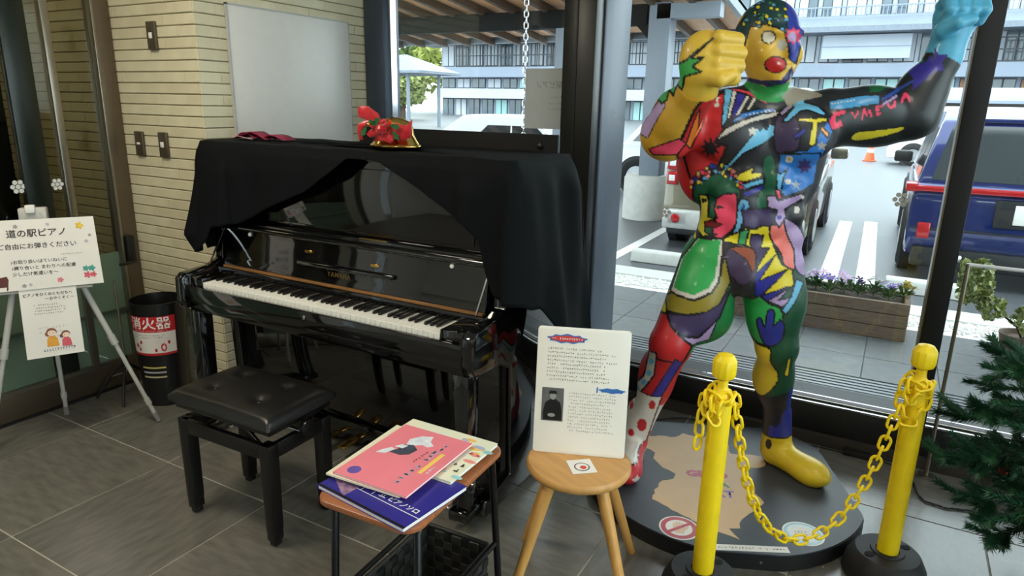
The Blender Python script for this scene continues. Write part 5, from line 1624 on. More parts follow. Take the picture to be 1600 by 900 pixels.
def statue_parts(V):
    names = ['torso', 'head', 'arm_r', 'fist_r', 'arm_l', 'fist_l', 'leg_r', 'foot_r', 'leg_l', 'foot_l']
    best = np.full(len(V), 9.0); lab = np.zeros(len(V), int)
    for part, kind, q, k in statue_prims():
        d = prim_dist(kind, q, V[:, 0], V[:, 1], V[:, 2])
        m = d < best
        best[m] = d[m]; lab[m] = names.index(part)
    return lab, names
# painted patches of the statue: (body parts, outline in statue millimetres, colour, black line width)
PAINT_DATA = [
('torso', [(-420,1120),(-150,1130),(-150,1500),(-420,1500)], (198,38,42), 0),
('torso', [(-420,1000),(-175,1000),(-205,1150),(-420,1150)], (232,214,44), 6),
('torso arm_r', [(-202,1494),(-169,1537),(-127,1565),(-132,1574),(-119,1428),(-143,1385),(-102,1376),(-125,1300),(-200,1267),(-217,1242),(-256,1339),(-238,1406)], (198,38,42), 9),
('torso', [(-135,1574),(-107,1567),(-110,1462),(-124,1438)], (108,188,226), 5),
('torso', [(-107,1567),(-92,1560),(-101,1473),(-110,1462)], (214,208,196), 3),
('torso', [(-90,1558),(-61,1550),(-77,1486),(-96,1469)], (42,44,146), 3),
('torso', [(-57,1550),(-47,1543),(-72,1480),(-85,1478)], (214,208,196), 3),
('torso', [(-34,1541),(-23,1537),(-41,1498),(-52,1497)], (214,208,196), 3),
('torso', [(-128,1569),(-84,1569),(-29,1555),(17,1518),(-5,1529),(-62,1556),(-118,1569)], (238,72,100), 0),
('torso', [(-93,1462),(-63,1487),(-9,1503),(42,1504),(47,1493),(-7,1485),(-51,1472),(-92,1450)], (40,120,200), 5),
('torso', [(-46,1482),(-48,1479),(-51,1479),(-53,1481),(-52,1484),(-48,1484)], (214,208,196), 0),
('torso', [(-34,1484),(-36,1481),(-39,1481),(-41,1484),(-40,1487),(-36,1487)], (214,208,196), 0),
('torso', [(-22,1487),(-24,1484),(-27,1484),(-29,1487),(-28,1490),(-24,1490)], (214,208,196), 0),
('torso', [(-10,1489),(-11,1486),(-15,1486),(-17,1489),(-15,1492),(-12,1492)], (214,208,196), 0),
('torso', [(2,1492),(1,1489),(-2,1489),(-4,1492),(-3,1495),(0,1495)], (214,208,196), 0),
('torso', [(15,1495),(13,1491),(10,1491),(8,1494),(9,1497),(13,1497)], (214,208,196), 0),
('torso', [(27,1497),(26,1494),(22,1494),(20,1497),(22,1500),(25,1500)], (214,208,196), 0),
('torso', [(-143,1392),(-113,1434),(-60,1463),(4,1488),(44,1489),(39,1474),(-32,1455),(-79,1429),(-111,1408)], (214,208,196), 6),
('torso', [(-160,1407),(-151,1386),(-134,1398),(-141,1378),(-119,1376),(-137,1364),(-122,1348),(-143,1352),(-141,1329),(-156,1346),(-169,1326),(-169,1351),(-192,1343),(-176,1362),(-196,1372),(-175,1376),(-184,1397),(-165,1385)], (30,30,34), 0),
('torso', [(-8,1441),(2,1430),(10,1445),(22,1432),(30,1454),(52,1446),(59,1423),(15,1384),(-43,1353),(-102,1280),(-113,1284),(-60,1359),(-31,1402)], (108,188,226), 6),
('torso', [(-25,1447),(-19,1434),(-6,1434),(-15,1425),(-10,1412),(-22,1420),(-32,1412),(-30,1425),(-41,1433),(-28,1434)], (214,208,196), 0),
('torso', [(-161,1553),(-156,1540),(-143,1540),(-152,1532),(-149,1519),(-159,1526),(-170,1518),(-167,1531),(-177,1539),(-164,1540)], (214,208,196), 0),
('torso', [(-143,1513),(-144,1508),(-148,1504),(-153,1504),(-158,1507),(-160,1513),(-160,1518),(-156,1521),(-151,1521),(-146,1518)], (214,208,196), 0),
('torso', [(42,1499),(46,1491),(55,1491),(49,1485),(52,1476),(44,1481),(37,1476),(39,1485),(31,1490),(40,1491)], (214,208,196), 0),
('torso', [(55,1482),(72,1487),(96,1484),(115,1473),(126,1449),(133,1417),(135,1389),(127,1370),(113,1357),(99,1350),(85,1348),(71,1353),(59,1364),(53,1382),(49,1406),(48,1429),(47,1450),(48,1470)], (66,54,86), 5),
('torso', [(162,1368),(195,1433),(226,1491),(238,1433),(222,1390),(216,1345),(119,1355),(87,1358)], (40,114,196), 6),
('torso', [(74,1351),(208,1359),(205,1246),(170,1226),(106,1201),(74,1253)], (44,118,196), 6),
('torso', [(69,1462),(101,1509),(91,1544),(120,1556),(139,1528),(181,1517),(211,1490),(198,1484),(147,1502),(123,1497),(89,1462)], (108,188,226), 6),
('torso', [(58,1491),(92,1527),(101,1514),(67,1479)], (180,154,200), 5),
('torso', [(114,1476),(212,1478),(215,1465),(184,1460),(186,1390),(175,1379),(162,1387),(165,1460),(120,1463)], (232,214,44), 7),
('torso', [(197,1450),(226,1425),(221,1410),(194,1437)], (240,160,40), 6),
('torso', [(203,1403),(210,1390),(223,1390),(214,1381),(220,1368),(207,1375),(197,1368),(199,1381),(187,1390),(200,1390)], (160,158,148), 0),
('torso', [(111,1416),(144,1443),(150,1432),(118,1403)], (60,66,160), 4),
('torso', [(120,1335),(118,1326),(113,1321),(105,1321),(98,1326),(95,1334),(96,1342),(101,1347),(109,1347),(116,1343)], (214,208,196), 0),
('torso', [(113,1334),(113,1330),(110,1328),(106,1327),(103,1330),(101,1334),(101,1338),(104,1341),(108,1341),(112,1338)], (200,170,90), 0),
('torso', [(124,1255),(122,1248),(117,1244),(111,1245),(105,1249),(102,1256),(103,1262),(108,1266),(115,1266),(121,1262)], (214,208,196), 0),
('torso', [(155,1345),(165,1327),(181,1333),(176,1315),(193,1304),(176,1301),(180,1282),(165,1295),(153,1282),(152,1301),(134,1304),(146,1315),(135,1332),(152,1327)], (72,52,104), 0),
('torso', [(140,1263),(146,1250),(160,1249),(150,1241),(155,1228),(143,1236),(133,1228),(135,1241),(123,1250),(137,1250)], (160,170,180), 0),
('torso', [(70,1290),(86,1282),(109,1302),(96,1269),(95,1221),(76,1220)], (108,188,226), 5),
('torso', [(30,1343),(39,1348),(51,1347),(61,1332),(70,1291),(78,1234),(77,1190),(63,1167),(40,1156),(23,1155),(16,1167),(15,1189),(17,1209),(23,1223),(31,1238),(36,1253),(33,1271),(26,1290),(21,1307),(22,1322),(25,1335)], (22,92,62), 6),
('torso', [(-78,1264),(-4,1306),(-10,1284),(26,1284),(21,1269),(-39,1249),(-56,1248)], (232,214,44), 6),
('torso', [(-53,1239),(30,1264),(32,1248),(-42,1218)], (108,188,226), 5),
('torso', [(-35,1210),(33,1244),(33,1225),(-22,1195)], (42,44,146), 4),
('torso', [(-209,1220),(-204,1240),(-195,1251),(-181,1259),(-163,1266),(-140,1271),(-118,1273),(-98,1271),(-78,1266),(-62,1259),(-51,1248),(-44,1234),(-40,1214),(-38,1184),(-40,1145),(-46,1111),(-57,1082),(-71,1055),(-89,1039),(-111,1034),(-137,1036),(-158,1044),(-172,1057),(-183,1073),(-190,1104),(-199,1141),(-208,1184)], (20,88,56), 8),
('torso', [(-187,1192),(-157,1193),(-149,1168),(-146,1115),(-116,1114),(-154,1094),(-153,1059),(-125,1044),(-161,1043),(-184,1061),(-177,1143)], (216,204,60), 6),
('torso', [(-126,1146),(-121,1183),(-100,1204),(-54,1209),(-47,1178),(-44,1106),(-58,1071),(-89,1039),(-126,1046),(-123,1094),(-114,1117)], (238,72,100), 7),
('torso', [(-157,1198),(-123,1188),(-127,1153),(-118,1114),(-146,1115),(-141,1158)], (20,88,56), 5),
('torso', [(-159,1093),(-131,1105),(-92,1092),(-115,1078),(-152,1077)], (120,30,34), 4),
('torso', [(-119,1163),(-87,1156),(-117,1147)], (30,30,34), 0),
('torso', [(-177,1177),(-158,1178),(-157,1166),(-176,1160)], (30,30,34), 0),
('torso', [(-148,1057),(-106,1057),(-108,1050),(-145,1051)], (30,30,34), 0),
('torso', [(-45,1164),(-44,1177),(-41,1185),(-37,1190),(-30,1192),(-22,1190),(-15,1187),(-10,1182),(-7,1175),(-6,1166),(-8,1157),(-13,1145),(-18,1131),(-23,1109),(-29,1082),(-35,1061),(-43,1051),(-51,1048),(-56,1051),(-55,1062),(-49,1080),(-45,1099),(-45,1120),(-45,1144)], (112,178,218), 6),
('torso', [(-31,1174),(-20,1170),(-25,1142),(-33,1151)], (40,90,150), 0),
('torso', [(-101,1279),(-104,1271),(-113,1269),(-120,1274),(-121,1283),(-114,1288),(-105,1287)], (232,214,44), 2.5),
('torso', [(-83,1264),(-84,1258),(-90,1256),(-95,1260),(-96,1266),(-92,1270),(-86,1269)], (238,72,100), 2.5),
('torso', [(-42,1249),(-45,1244),(-54,1242),(-62,1245),(-63,1251),(-56,1255),(-46,1254)], (90,170,210), 2.5),
('torso', [(-130,1301),(-133,1294),(-141,1292),(-147,1296),(-148,1304),(-142,1308),(-134,1307)], (42,44,146), 2.5),
('torso', [(-206,1241),(-209,1232),(-216,1230),(-222,1234),(-223,1243),(-217,1249),(-210,1248)], (232,140,130), 2.5),
('torso', [(-77,1292),(-81,1287),(-90,1285),(-97,1288),(-97,1294),(-91,1298),(-82,1297)], (210,190,90), 2.5),
('torso', [(-108,1305),(-110,1297),(-115,1295),(-120,1300),(-120,1309),(-116,1314),(-110,1313)], (232,214,44), 2.5),
('torso', [(-170,1276),(-174,1269),(-184,1266),(-192,1271),(-193,1280),(-185,1285),(-175,1284)], (238,72,100), 2.5),
('torso', [(-157,1256),(-160,1249),(-168,1247),(-175,1252),(-175,1259),(-169,1264),(-161,1263)], (90,170,210), 2.5),
('torso', [(-170,1245),(-174,1237),(-182,1234),(-189,1239),(-190,1248),(-183,1254),(-175,1253)], (42,44,146), 2.5),
('torso', [(-55,1271),(-58,1266),(-65,1264),(-71,1267),(-71,1272),(-66,1276),(-59,1276)], (232,140,130), 2.5),
('torso', [(-185,1272),(-187,1265),(-194,1263),(-200,1267),(-201,1275),(-195,1280),(-188,1279)], (210,190,90), 2.5),
('torso', [(-207,1218),(-210,1212),(-217,1210),(-223,1213),(-224,1220),(-218,1225),(-210,1224)], (232,214,44), 2.5),
('torso', [(-69,1273),(-71,1267),(-78,1265),(-84,1269),(-84,1275),(-79,1280),(-72,1279)], (238,72,100), 2.5),
('torso', [(-88,1302),(-92,1297),(-101,1296),(-109,1299),(-109,1304),(-102,1308),(-92,1307)], (90,170,210), 2.5),
('torso', [(-81,1266),(-83,1259),(-88,1257),(-93,1261),(-94,1269),(-90,1274),(-84,1273)], (42,44,146), 2.5),
('torso', [(-149,1280),(-151,1275),(-156,1274),(-161,1277),(-161,1283),(-157,1286),(-151,1285)], (232,140,130), 2.5),
('torso', [(-177,1240),(-179,1233),(-186,1231),(-191,1235),(-192,1244),(-187,1249),(-180,1248)], (210,190,90), 2.5),
('torso', [(-46,1239),(-48,1233),(-55,1231),(-61,1235),(-62,1241),(-57,1246),(-50,1245)], (232,214,44), 2.5),
('torso', [(-121,1280),(-123,1272),(-129,1270),(-134,1275),(-135,1283),(-130,1288),(-124,1287)], (238,72,100), 2.5),
('torso', [(-72,1261),(-74,1253),(-79,1251),(-85,1255),(-86,1263),(-82,1269),(-76,1268)], (90,170,210), 2.5),
('torso', [(-191,1251),(-194,1243),(-203,1240),(-210,1245),(-210,1254),(-204,1260),(-195,1258)], (42,44,146), 2.5),
('torso', [(-149,1263),(-152,1258),(-160,1256),(-166,1260),(-167,1266),(-161,1270),(-153,1269)], (232,140,130), 2.5),
('torso', [(-158,1292),(-160,1287),(-166,1285),(-171,1289),(-171,1294),(-167,1298),(-161,1297)], (210,190,90), 2.5),
('torso', [(-91,1265),(-93,1260),(-99,1259),(-105,1262),(-105,1267),(-101,1270),(-94,1269)], (232,214,44), 2.5),
('torso', [(-37,1247),(-39,1241),(-46,1239),(-52,1243),(-53,1249),(-48,1253),(-40,1252)], (238,72,100), 2.5),
('torso', [(-107,1277),(-110,1271),(-117,1269),(-124,1273),(-124,1279),(-118,1284),(-111,1283)], (90,170,210), 2.5),
('torso', [(-199,1219),(-201,1212),(-207,1209),(-212,1214),(-212,1221),(-208,1226),(-202,1225)], (42,44,146), 2.5),
('torso', [(-64,1285),(-67,1277),(-76,1275),(-83,1279),(-84,1288),(-78,1293),(-69,1292)], (232,140,130), 2.5),
('torso', [(-103,1277),(-105,1271),(-110,1269),(-116,1273),(-116,1279),(-112,1284),(-106,1283)], (210,190,90), 2.5),
('torso', [(-182,1240),(-184,1233),(-191,1231),(-197,1235),(-198,1242),(-192,1247),(-185,1246)], (232,214,44), 2.5),
('torso', [(-30,1231),(-34,1225),(-43,1223),(-51,1227),(-52,1234),(-45,1238),(-35,1237)], (238,72,100), 2.5),
('torso', [(-126,1281),(-128,1275),(-136,1274),(-142,1277),(-143,1284),(-137,1288),(-129,1287)], (90,170,210), 2.5),
('torso', [(-142,1301),(-145,1293),(-152,1291),(-158,1296),(-158,1305),(-153,1311),(-146,1309)], (42,44,146), 2.5),
('torso', [(-33,1151),(74,1160),(85,1100),(-10,1083)], (64,50,92), 4),
('torso leg_r leg_l', [(-99,1032),(-31,1072),(-9,1090),(22,1083),(43,1096),(77,1095),(89,1030),(128,958),(165,941),(181,880),(118,851),(63,824),(38,896),(38,941),(-3,1011),(-38,1022)], (232,214,44), 8),
('torso leg_r leg_l', [(-29,1074),(3,1081),(-6,1020),(-31,1025)], (70,166,104), 6),
('torso leg_r leg_l', [(11,1063),(55,1060),(47,1013),(78,1013),(40,941),(25,979),(10,1030)], (64,50,92), 6),
('torso leg_r leg_l', [(38,919),(102,991),(56,895),(152,942),(71,836),(155,876),(88,806),(49,835)], (42,44,146), 5),
('torso leg_r leg_l', [(95,820),(177,882),(128,824),(186,843),(146,801)], (180,154,200), 5),
('torso leg_r leg_l', [(72,1100),(80,1103),(91,1101),(101,1100),(107,1107),(112,1116),(119,1117),(130,1104),(145,1082),(157,1055),(168,1015),(176,972),(177,942),(166,937),(149,945),(135,956),(129,967),(126,981),(120,996),(107,1012),(91,1029),(79,1048),(72,1068),(71,1087)], (238,122,112), 6),
('torso leg_r leg_l', [(118,1122),(129,1121),(148,1111),(165,1097),(178,1081),(190,1063),(202,1034),(213,1004),(222,969),(228,940),(229,918),(226,903),(220,895),(205,909),(189,923),(177,940),(171,961),(168,985),(163,1008),(154,1026),(143,1042),(135,1059),(126,1082),(118,1108)], (180,154,200), 6),
('torso', [(50,1204),(78,1205),(90,1188),(172,1217),(168,1193),(114,1157),(122,1129),(102,1091),(84,1116),(90,1153),(55,1163)], (180,154,200), 6),
('torso', [(109,1127),(108,1121),(103,1118),(98,1119),(93,1122),(91,1127),(92,1132),(96,1136),(102,1135),(106,1132)], (42,44,146), 0),
('torso', [(169,1154),(167,1145),(161,1139),(153,1139),(146,1145),(143,1154),(144,1164),(150,1169),(158,1169),(165,1163)], (214,208,196), 5),
('torso', [(76,1223),(88,1227),(98,1199),(88,1194)], (238,72,100), 4),
('torso', [(177,1200),(176,1195),(173,1193),(168,1194),(165,1197),(163,1201),(163,1205),(166,1208),(171,1207),(174,1204)], (214,208,196), 0),
('torso leg_r leg_l', [(-63,1007),(-38,1020),(-6,1020),(19,1012),(33,994),(40,969),(44,946),(43,927),(37,910),(29,896),(19,886),(5,879),(-9,877),(-22,887),(-36,903),(-47,906),(-55,878),(-60,837),(-65,814),(-73,825),(-82,853),(-85,886),(-83,928),(-76,975)], (62,46,78), 6),
('torso leg_r leg_l', [(-56,1010),(-37,1013),(-7,1015),(17,1012),(28,1004),(33,993),(36,979),(37,960),(36,939),(32,928),(26,935),(18,952),(8,967),(-3,976),(-16,985),(-28,992),(-41,999),(-55,1005)], (150,72,42), 4),
('leg_r', [(-600,0),(600,0),(600,600),(-600,600)], (198,38,42), 0),
('leg_r foot_r', [(-600,200),(600,200),(600,345),(-600,345)], (226,222,212), 0),
('leg_l', [(-600,100),(600,100),(600,345),(-600,345)], (36,36,48), 0),
('leg_r', [(-229,899),(-267,826),(-302,752),(-309,722),(-262,740),(-256,802),(-229,866)], (232,214,44), 7),
('leg_r', [(-277,800),(-249,824),(-161,812),(-103,844),(-79,910),(-75,998),(-41,887),(-70,803),(-112,773),(-179,758),(-259,755)], (146,130,36), 7),
('leg_r torso', [(-177,1032),(-82,1040),(-80,969),(-83,884),(-103,847),(-163,814),(-258,824),(-233,943)], (214,208,196), 8),
('leg_r torso', [(-171,1029),(-93,1034),(-94,972),(-99,893),(-116,862),(-165,833),(-246,841),(-225,948)], (44,166,80), 0),
('leg_r', [(-259,750),(-178,755),(-112,773),(-70,803),(-35,867),(-68,747),(-135,668),(-194,680),(-242,711)], (64,50,92), 7),
('leg_r', [(-193,676),(-135,662),(-72,743),(-97,651),(-157,634)], (180,154,200), 5),
('leg_r', [(-319,727),(-258,748),(-237,707),(-191,673),(-153,634),(-182,566),(-333,580)], (198,38,42), 8),
('leg_r', [(-333,575),(-186,568),(-219,504),(-282,387),(-405,394),(-400,472)], (198,38,42), 8),
('leg_r', [(-349,563),(-332,569),(-375,474),(-384,417),(-404,416),(-400,477)], (108,188,226), 6),
('leg_r', [(-314,591),(-279,599),(-286,493),(-339,395),(-382,395),(-329,474)], (214,208,196), 7),
('leg_r', [(-287,555),(-290,544),(-299,536),(-308,535),(-312,542),(-309,554),(-300,564),(-291,564)], (108,188,226), 0),
('leg_r', [(-295,501),(-298,489),(-307,482),(-315,482),(-320,490),(-317,501),(-308,509),(-299,509)], (108,188,226), 0),
('leg_r', [(-314,453),(-317,442),(-326,434),(-335,433),(-340,440),(-337,452),(-328,461),(-319,462)], (108,188,226), 0),
('leg_r', [(-344,411),(-348,398),(-360,380),(-365,392),(-369,402),(-367,412),(-359,416),(-349,418)], (108,188,226), 0),
('leg_r', [(-208,587),(-184,563),(-258,388),(-295,391)], (42,44,146), 5),
('leg_r foot_r', [(-410,399),(-253,395),(-310,150),(-414,138)], (226,222,212), 5),
('leg_r foot_r', [(-370,318),(-372,303),(-384,287),(-391,307),(-400,320),(-401,338),(-394,352),(-382,355),(-379,320)], (198,38,42), 0),
('leg_r foot_r', [(-275,351),(-278,334),(-286,326),(-295,328),(-302,339),(-302,355),(-296,369),(-287,373),(-278,366)], (198,38,42), 0),
('leg_r foot_r', [(-307,241),(-312,218),(-323,206),(-337,209),(-347,224),(-348,245),(-339,265),(-324,273),(-312,264)], (198,38,42), 0),
('leg_r foot_r', [(-358,193),(-360,181),(-367,174),(-377,173),(-384,178),(-385,190),(-379,201),(-370,208),(-362,204)], (198,38,42), 0),
('foot_r', [(-347,159),(-333,157),(-316,140),(-325,154),(-314,146),(-333,156),(-346,152),(-345,160),(-366,161),(-346,161)], (214,208,196), 0),
('foot_r', [(-306,119),(-299,96),(-305,-13),(-319,-23),(-326,-42),(-311,87),(-323,106),(-311,109)], (214,208,196), 0),
('foot_r', [(-382,136),(-373,131),(-360,134),(-367,126),(-363,116),(-376,116),(-389,102),(-388,116),(-401,115),(-386,126)], (214,208,196), 0),
('leg_l', [(-12,844),(2,785),(22,737),(40,696),(52,669),(63,649),(75,635),(92,632),(112,633),(126,628),(130,615),(129,596),(132,577),(142,559),(156,541),(166,522),(169,504),(169,487),(163,469),(151,444),(134,416),(117,395),(99,402),(81,420),(67,441),(59,464),(55,488),(54,511),(59,529),(66,544),(68,563),(59,589),(44,619),(28,651),(11,690),(-7,732),(-19,775),(-22,812),(-20,841)], (224,198,48), 7),
('leg_l', [(-22,875),(-9,880),(11,878),(32,869),(54,847),(78,825),(98,810),(116,804),(131,801),(142,796),(149,786),(153,773),(155,760),(156,746),(155,731),(152,714),(145,691),(136,666),(124,649),(108,641),(91,639),(74,642),(60,649),(47,662),(34,681),(19,714),(3,753),(-10,787),(-18,837),(-24,861)], (44,166,80), 7),
('leg_l', [(65,726),(66,740),(72,748),(78,749),(84,738),(91,720),(96,714),(97,731),(97,760),(99,781),(106,789),(115,790),(121,784),(124,766),(124,741),(126,724),(131,729),(138,743),(145,752),(152,748),(159,739),(164,727),(165,711),(165,691),(161,674),(154,661),(144,650),(133,643),(122,639),(110,639),(99,647),(86,670),(73,702)], (42,52,150), 6),
('leg_l', [(184,902),(213,887),(206,864),(190,820),(163,772),(145,787),(173,839)], (108,188,226), 6),
('leg_l', [(201,603),(205,510),(190,511),(191,593)], (232,214,44), 4),
('leg_l foot_l', [(71,403),(133,401),(243,442),(272,209),(131,199)], (36,36,48), 5),
('leg_l foot_l', [(166,261),(191,257),(204,288),(207,323),(219,347),(217,449),(244,436),(271,215),(165,207)], (46,56,158), 0),
('foot_l', [(184,171),(183,157),(178,147),(171,143),(164,148),(161,159),(161,173),(166,186),(173,190),(180,184)], (40,34,34), 0),
('head', [(-107,1624),(-67,1600),(0,1578),(66,1589),(113,1614),(146,1517),(-111,1522)], (40,150,72), 0),
('torso head', [(60,1547),(95,1588),(156,1572),(203,1550),(122,1532),(85,1509)], (156,148,132), 0),
('head', [(-101,1677),(-117,1772),(-93,1811),(-63,1888),(38,1889),(91,1822),(99,1736),(88,1668),(56,1706),(44,1749),(17,1763),(-16,1775),(-69,1770),(-82,1705)], (24,64,66), 6),
('head', [(32,1865),(94,1834),(105,1741),(92,1652),(67,1666),(57,1730),(48,1770)], (44,60,156), 5),
('head', [(44,1826),(42,1821),(36,1820),(31,1823),(31,1828),(35,1832),(41,1831)], (232,214,44), 2.5),
('head', [(-75,1794),(-78,1788),(-85,1788),(-91,1793),(-92,1800),(-86,1803),(-79,1800)], (90,170,214), 2.5),
('head', [(-43,1853),(-45,1847),(-51,1846),(-58,1852),(-58,1859),(-53,1863),(-47,1861)], (90,170,214), 2.5),
('head', [(0,1845),(-2,1840),(-7,1838),(-12,1843),(-13,1849),(-9,1854),(-3,1852)], (232,214,44), 2.5),
('head', [(-50,1817),(-53,1812),(-59,1811),(-65,1816),(-66,1822),(-61,1826),(-54,1823)], (60,140,90), 2.5),
('head', [(-55,1872),(-57,1867),(-63,1866),(-69,1869),(-69,1874),(-65,1878),(-58,1877)], (232,214,44), 2.5),
('head', [(-93,1827),(-95,1823),(-100,1820),(-104,1824),(-105,1829),(-101,1833),(-96,1832)], (90,170,214), 2.5),
('head', [(-29,1857),(-31,1850),(-37,1849),(-43,1855),(-44,1864),(-39,1868),(-33,1866)], (90,170,214), 2.5),
('head', [(-43,1835),(-45,1829),(-51,1829),(-57,1834),(-58,1841),(-53,1845),(-46,1842)], (232,214,44), 2.5),
('head', [(-45,1862),(-47,1854),(-54,1854),(-60,1859),(-61,1865),(-56,1869),(-49,1867)], (60,140,90), 2.5),
('head', [(44,1870),(42,1865),(36,1864),(31,1867),(30,1872),(34,1876),(40,1874)], (232,214,44), 2.5),
('head', [(-71,1859),(-74,1854),(-81,1853),(-87,1856),(-88,1861),(-82,1865),(-75,1863)], (90,170,214), 2.5),
('head', [(5,1840),(3,1836),(-3,1835),(-9,1838),(-9,1843),(-4,1846),(2,1845)], (90,170,214), 2.5),
('head', [(19,1823),(17,1818),(11,1817),(6,1820),(5,1826),(10,1829),(16,1828)], (232,214,44), 2.5),
('head', [(-5,1848),(-7,1842),(-13,1841),(-19,1845),(-19,1852),(-15,1857),(-9,1855)], (60,140,90), 2.5),
('head', [(-84,1782),(-86,1777),(-92,1777),(-97,1781),(-98,1788),(-94,1791),(-88,1788)], (232,214,44), 2.5),
('head', [(-62,1841),(-65,1837),(-71,1837),(-77,1843),(-77,1846),(-73,1849),(-66,1847)], (90,170,214), 2.5),
('head', [(-23,1790),(-24,1786),(-28,1785),(-32,1788),(-33,1793),(-30,1796),(-25,1794)], (90,170,214), 2.5),
('head', [(-43,1785),(-45,1781),(-50,1780),(-54,1783),(-55,1788),(-51,1790),(-46,1789)], (232,214,44), 2.5),
('head', [(-23,1806),(-25,1801),(-31,1800),(-37,1804),(-37,1810),(-33,1814),(-27,1812)], (60,140,90), 2.5),
('head', [(-65,1867),(-66,1862),(-71,1861),(-74,1864),(-75,1869),(-72,1872),(-67,1871)], (232,214,44), 2.5),
('head', [(-52,1809),(-53,1803),(-58,1802),(-62,1807),(-63,1814),(-60,1817),(-55,1815)], (90,170,214), 2.5),
('head', [(-32,1770),(-34,1766),(-40,1765),(-46,1768),(-46,1773),(-42,1775),(-35,1774)], (90,170,214), 2.5),
('head', [(-12,1801),(-14,1796),(-19,1794),(-25,1799),(-25,1805),(-21,1809),(-15,1807)], (232,214,44), 2.5),
('head', [(27,1805),(25,1800),(18,1799),(13,1802),(12,1808),(17,1812),(24,1810)], (60,140,90), 2.5),
('head', [(-34,1781),(-36,1776),(-42,1775),(-47,1779),(-48,1784),(-44,1787),(-37,1786)], (232,214,44), 2.5),
('head', [(41,1871),(39,1867),(33,1865),(28,1869),(27,1873),(32,1877),(38,1876)], (90,170,214), 2.5),
('head', [(40,1760),(38,1755),(34,1753),(30,1757),(29,1762),(33,1766),(37,1765)], (90,170,214), 2.5),
('head', [(1,1779),(-1,1774),(-7,1773),(-13,1777),(-13,1783),(-9,1786),(-3,1785)], (232,214,44), 2.5),
('head', [(-38,1812),(-40,1807),(-44,1806),(-49,1810),(-49,1815),(-46,1818),(-41,1816)], (60,140,90), 2.5),
('head', [(50,1799),(47,1794),(40,1792),(34,1796),(34,1802),(39,1806),(46,1805)], (232,214,44), 2.5),
('head', [(-2,1792),(-5,1787),(-12,1786),(-18,1790),(-18,1795),(-13,1798),(-6,1797)], (90,170,214), 2.5),
('head', [(-28,1799),(-31,1795),(-38,1794),(-44,1798),(-45,1803),(-39,1806),(-32,1805)], (90,170,214), 2.5),
('head', [(-52,1816),(-53,1811),(-58,1810),(-62,1815),(-63,1821),(-59,1824),(-54,1822)], (232,214,44), 2.5),
('head', [(-25,1797),(-27,1791),(-34,1790),(-39,1795),(-40,1801),(-35,1805),(-28,1803)], (60,140,90), 2.5),
('head', [(-93,1827),(-94,1820),(-99,1818),(-104,1822),(-104,1828),(-101,1832),(-95,1831)], (232,214,44), 2.5),
('head', [(22,1788),(20,1783),(15,1782),(11,1785),(10,1790),(14,1793),(19,1792)], (90,170,214), 2.5),
('head', [(52,1790),(50,1785),(44,1784),(39,1787),(38,1792),(43,1796),(49,1795)], (90,170,214), 2.5),
('head', [(0,1828),(-2,1824),(-9,1823),(-14,1826),(-15,1831),(-10,1834),(-3,1833)], (232,214,44), 2.5),
('head', [(19,1793),(17,1789),(11,1788),(7,1791),(6,1796),(10,1799),(16,1798)], (60,140,90), 2.5),
('head', [(69,1769),(77,1756),(91,1762),(88,1747),(103,1742),(90,1734),(98,1722),(82,1724),(75,1708),(67,1721),(53,1717),(56,1731),(42,1738),(54,1745),(48,1759),(63,1755)], (238,72,100), 0),
('head', [(83,1736),(82,1727),(74,1719),(66,1718),(58,1725),(54,1734),(56,1743),(62,1749),(71,1750),(79,1744)], (180,154,200), 0),
('head', [(17,1734),(15,1725),(10,1718),(2,1714),(-8,1714),(-18,1718),(-25,1726),(-28,1735),(-27,1744),(-21,1751),(-13,1754),(-3,1753),(6,1749),(13,1742)], (232,226,206), 4),
('head', [(55,1710),(54,1701),(49,1694),(42,1692),(33,1694),(27,1701),(23,1710),(24,1719),(30,1726),(37,1728),(46,1726),(52,1719)], (170,166,150), 0),
('head', [(61,1648),(59,1637),(53,1629),(43,1623),(30,1621),(16,1623),(4,1629),(-4,1637),(-8,1647),(-6,1657),(0,1665),(11,1671),(23,1673),(37,1672),(49,1666),(57,1658)], (198,38,42), 4),
('head', [(41,1653),(41,1650),(38,1648),(35,1648),(32,1650),(31,1653),(31,1656),(34,1658),(37,1658),(40,1656)], (214,208,196), 0),
('head', [(-90,1639),(-66,1611),(-13,1597),(49,1598),(78,1642),(91,1618),(65,1587),(11,1576),(-51,1594),(-84,1610)], (44,42,96), 0),
('arm_r fist_r', [(-336,1585),(-359,1560),(-427,1449),(-413,1419),(-379,1499),(-312,1541)], (64,50,92), 4),
('arm_r fist_r', [(-311,1537),(-345,1495),(-413,1419),(-355,1399),(-328,1451),(-296,1504)], (180,154,200), 4),
('arm_r fist_r', [(-350,1362),(-248,1402),(-228,1386),(-255,1346),(-337,1343)], (238,72,100), 5),
('arm_r fist_r', [(-162,1703),(-219,1644),(-184,1648),(-214,1622),(-187,1607),(-236,1593),(-243,1554),(-265,1574),(-273,1537),(-293,1557),(-294,1526),(-311,1512),(-360,1553),(-325,1607),(-235,1641)], (62,172,80), 7),
('arm_r fist_r', [(-243,1559),(-223,1536),(-189,1529),(-153,1545),(-153,1538),(-189,1520),(-229,1527)], (236,182,60), 0),
('arm_r fist_r', [(-228,1384),(-196,1479),(-185,1499),(-191,1437),(-218,1365)], (226,120,40), 4),
('arm_l fist_l torso', [(333,1609),(390,1602),(483,1700),(510,1673),(447,1615),(370,1566),(344,1566)], (22,100,58), 0),
('arm_l fist_l torso', [(214,1533),(313,1554),(375,1558),(374,1526),(259,1506),(217,1505)], (62,152,204), 5),
('arm_l fist_l torso', [(228,1525),(227,1522),(224,1522),(222,1525),(223,1528),(226,1528)], (214,208,196), 0),
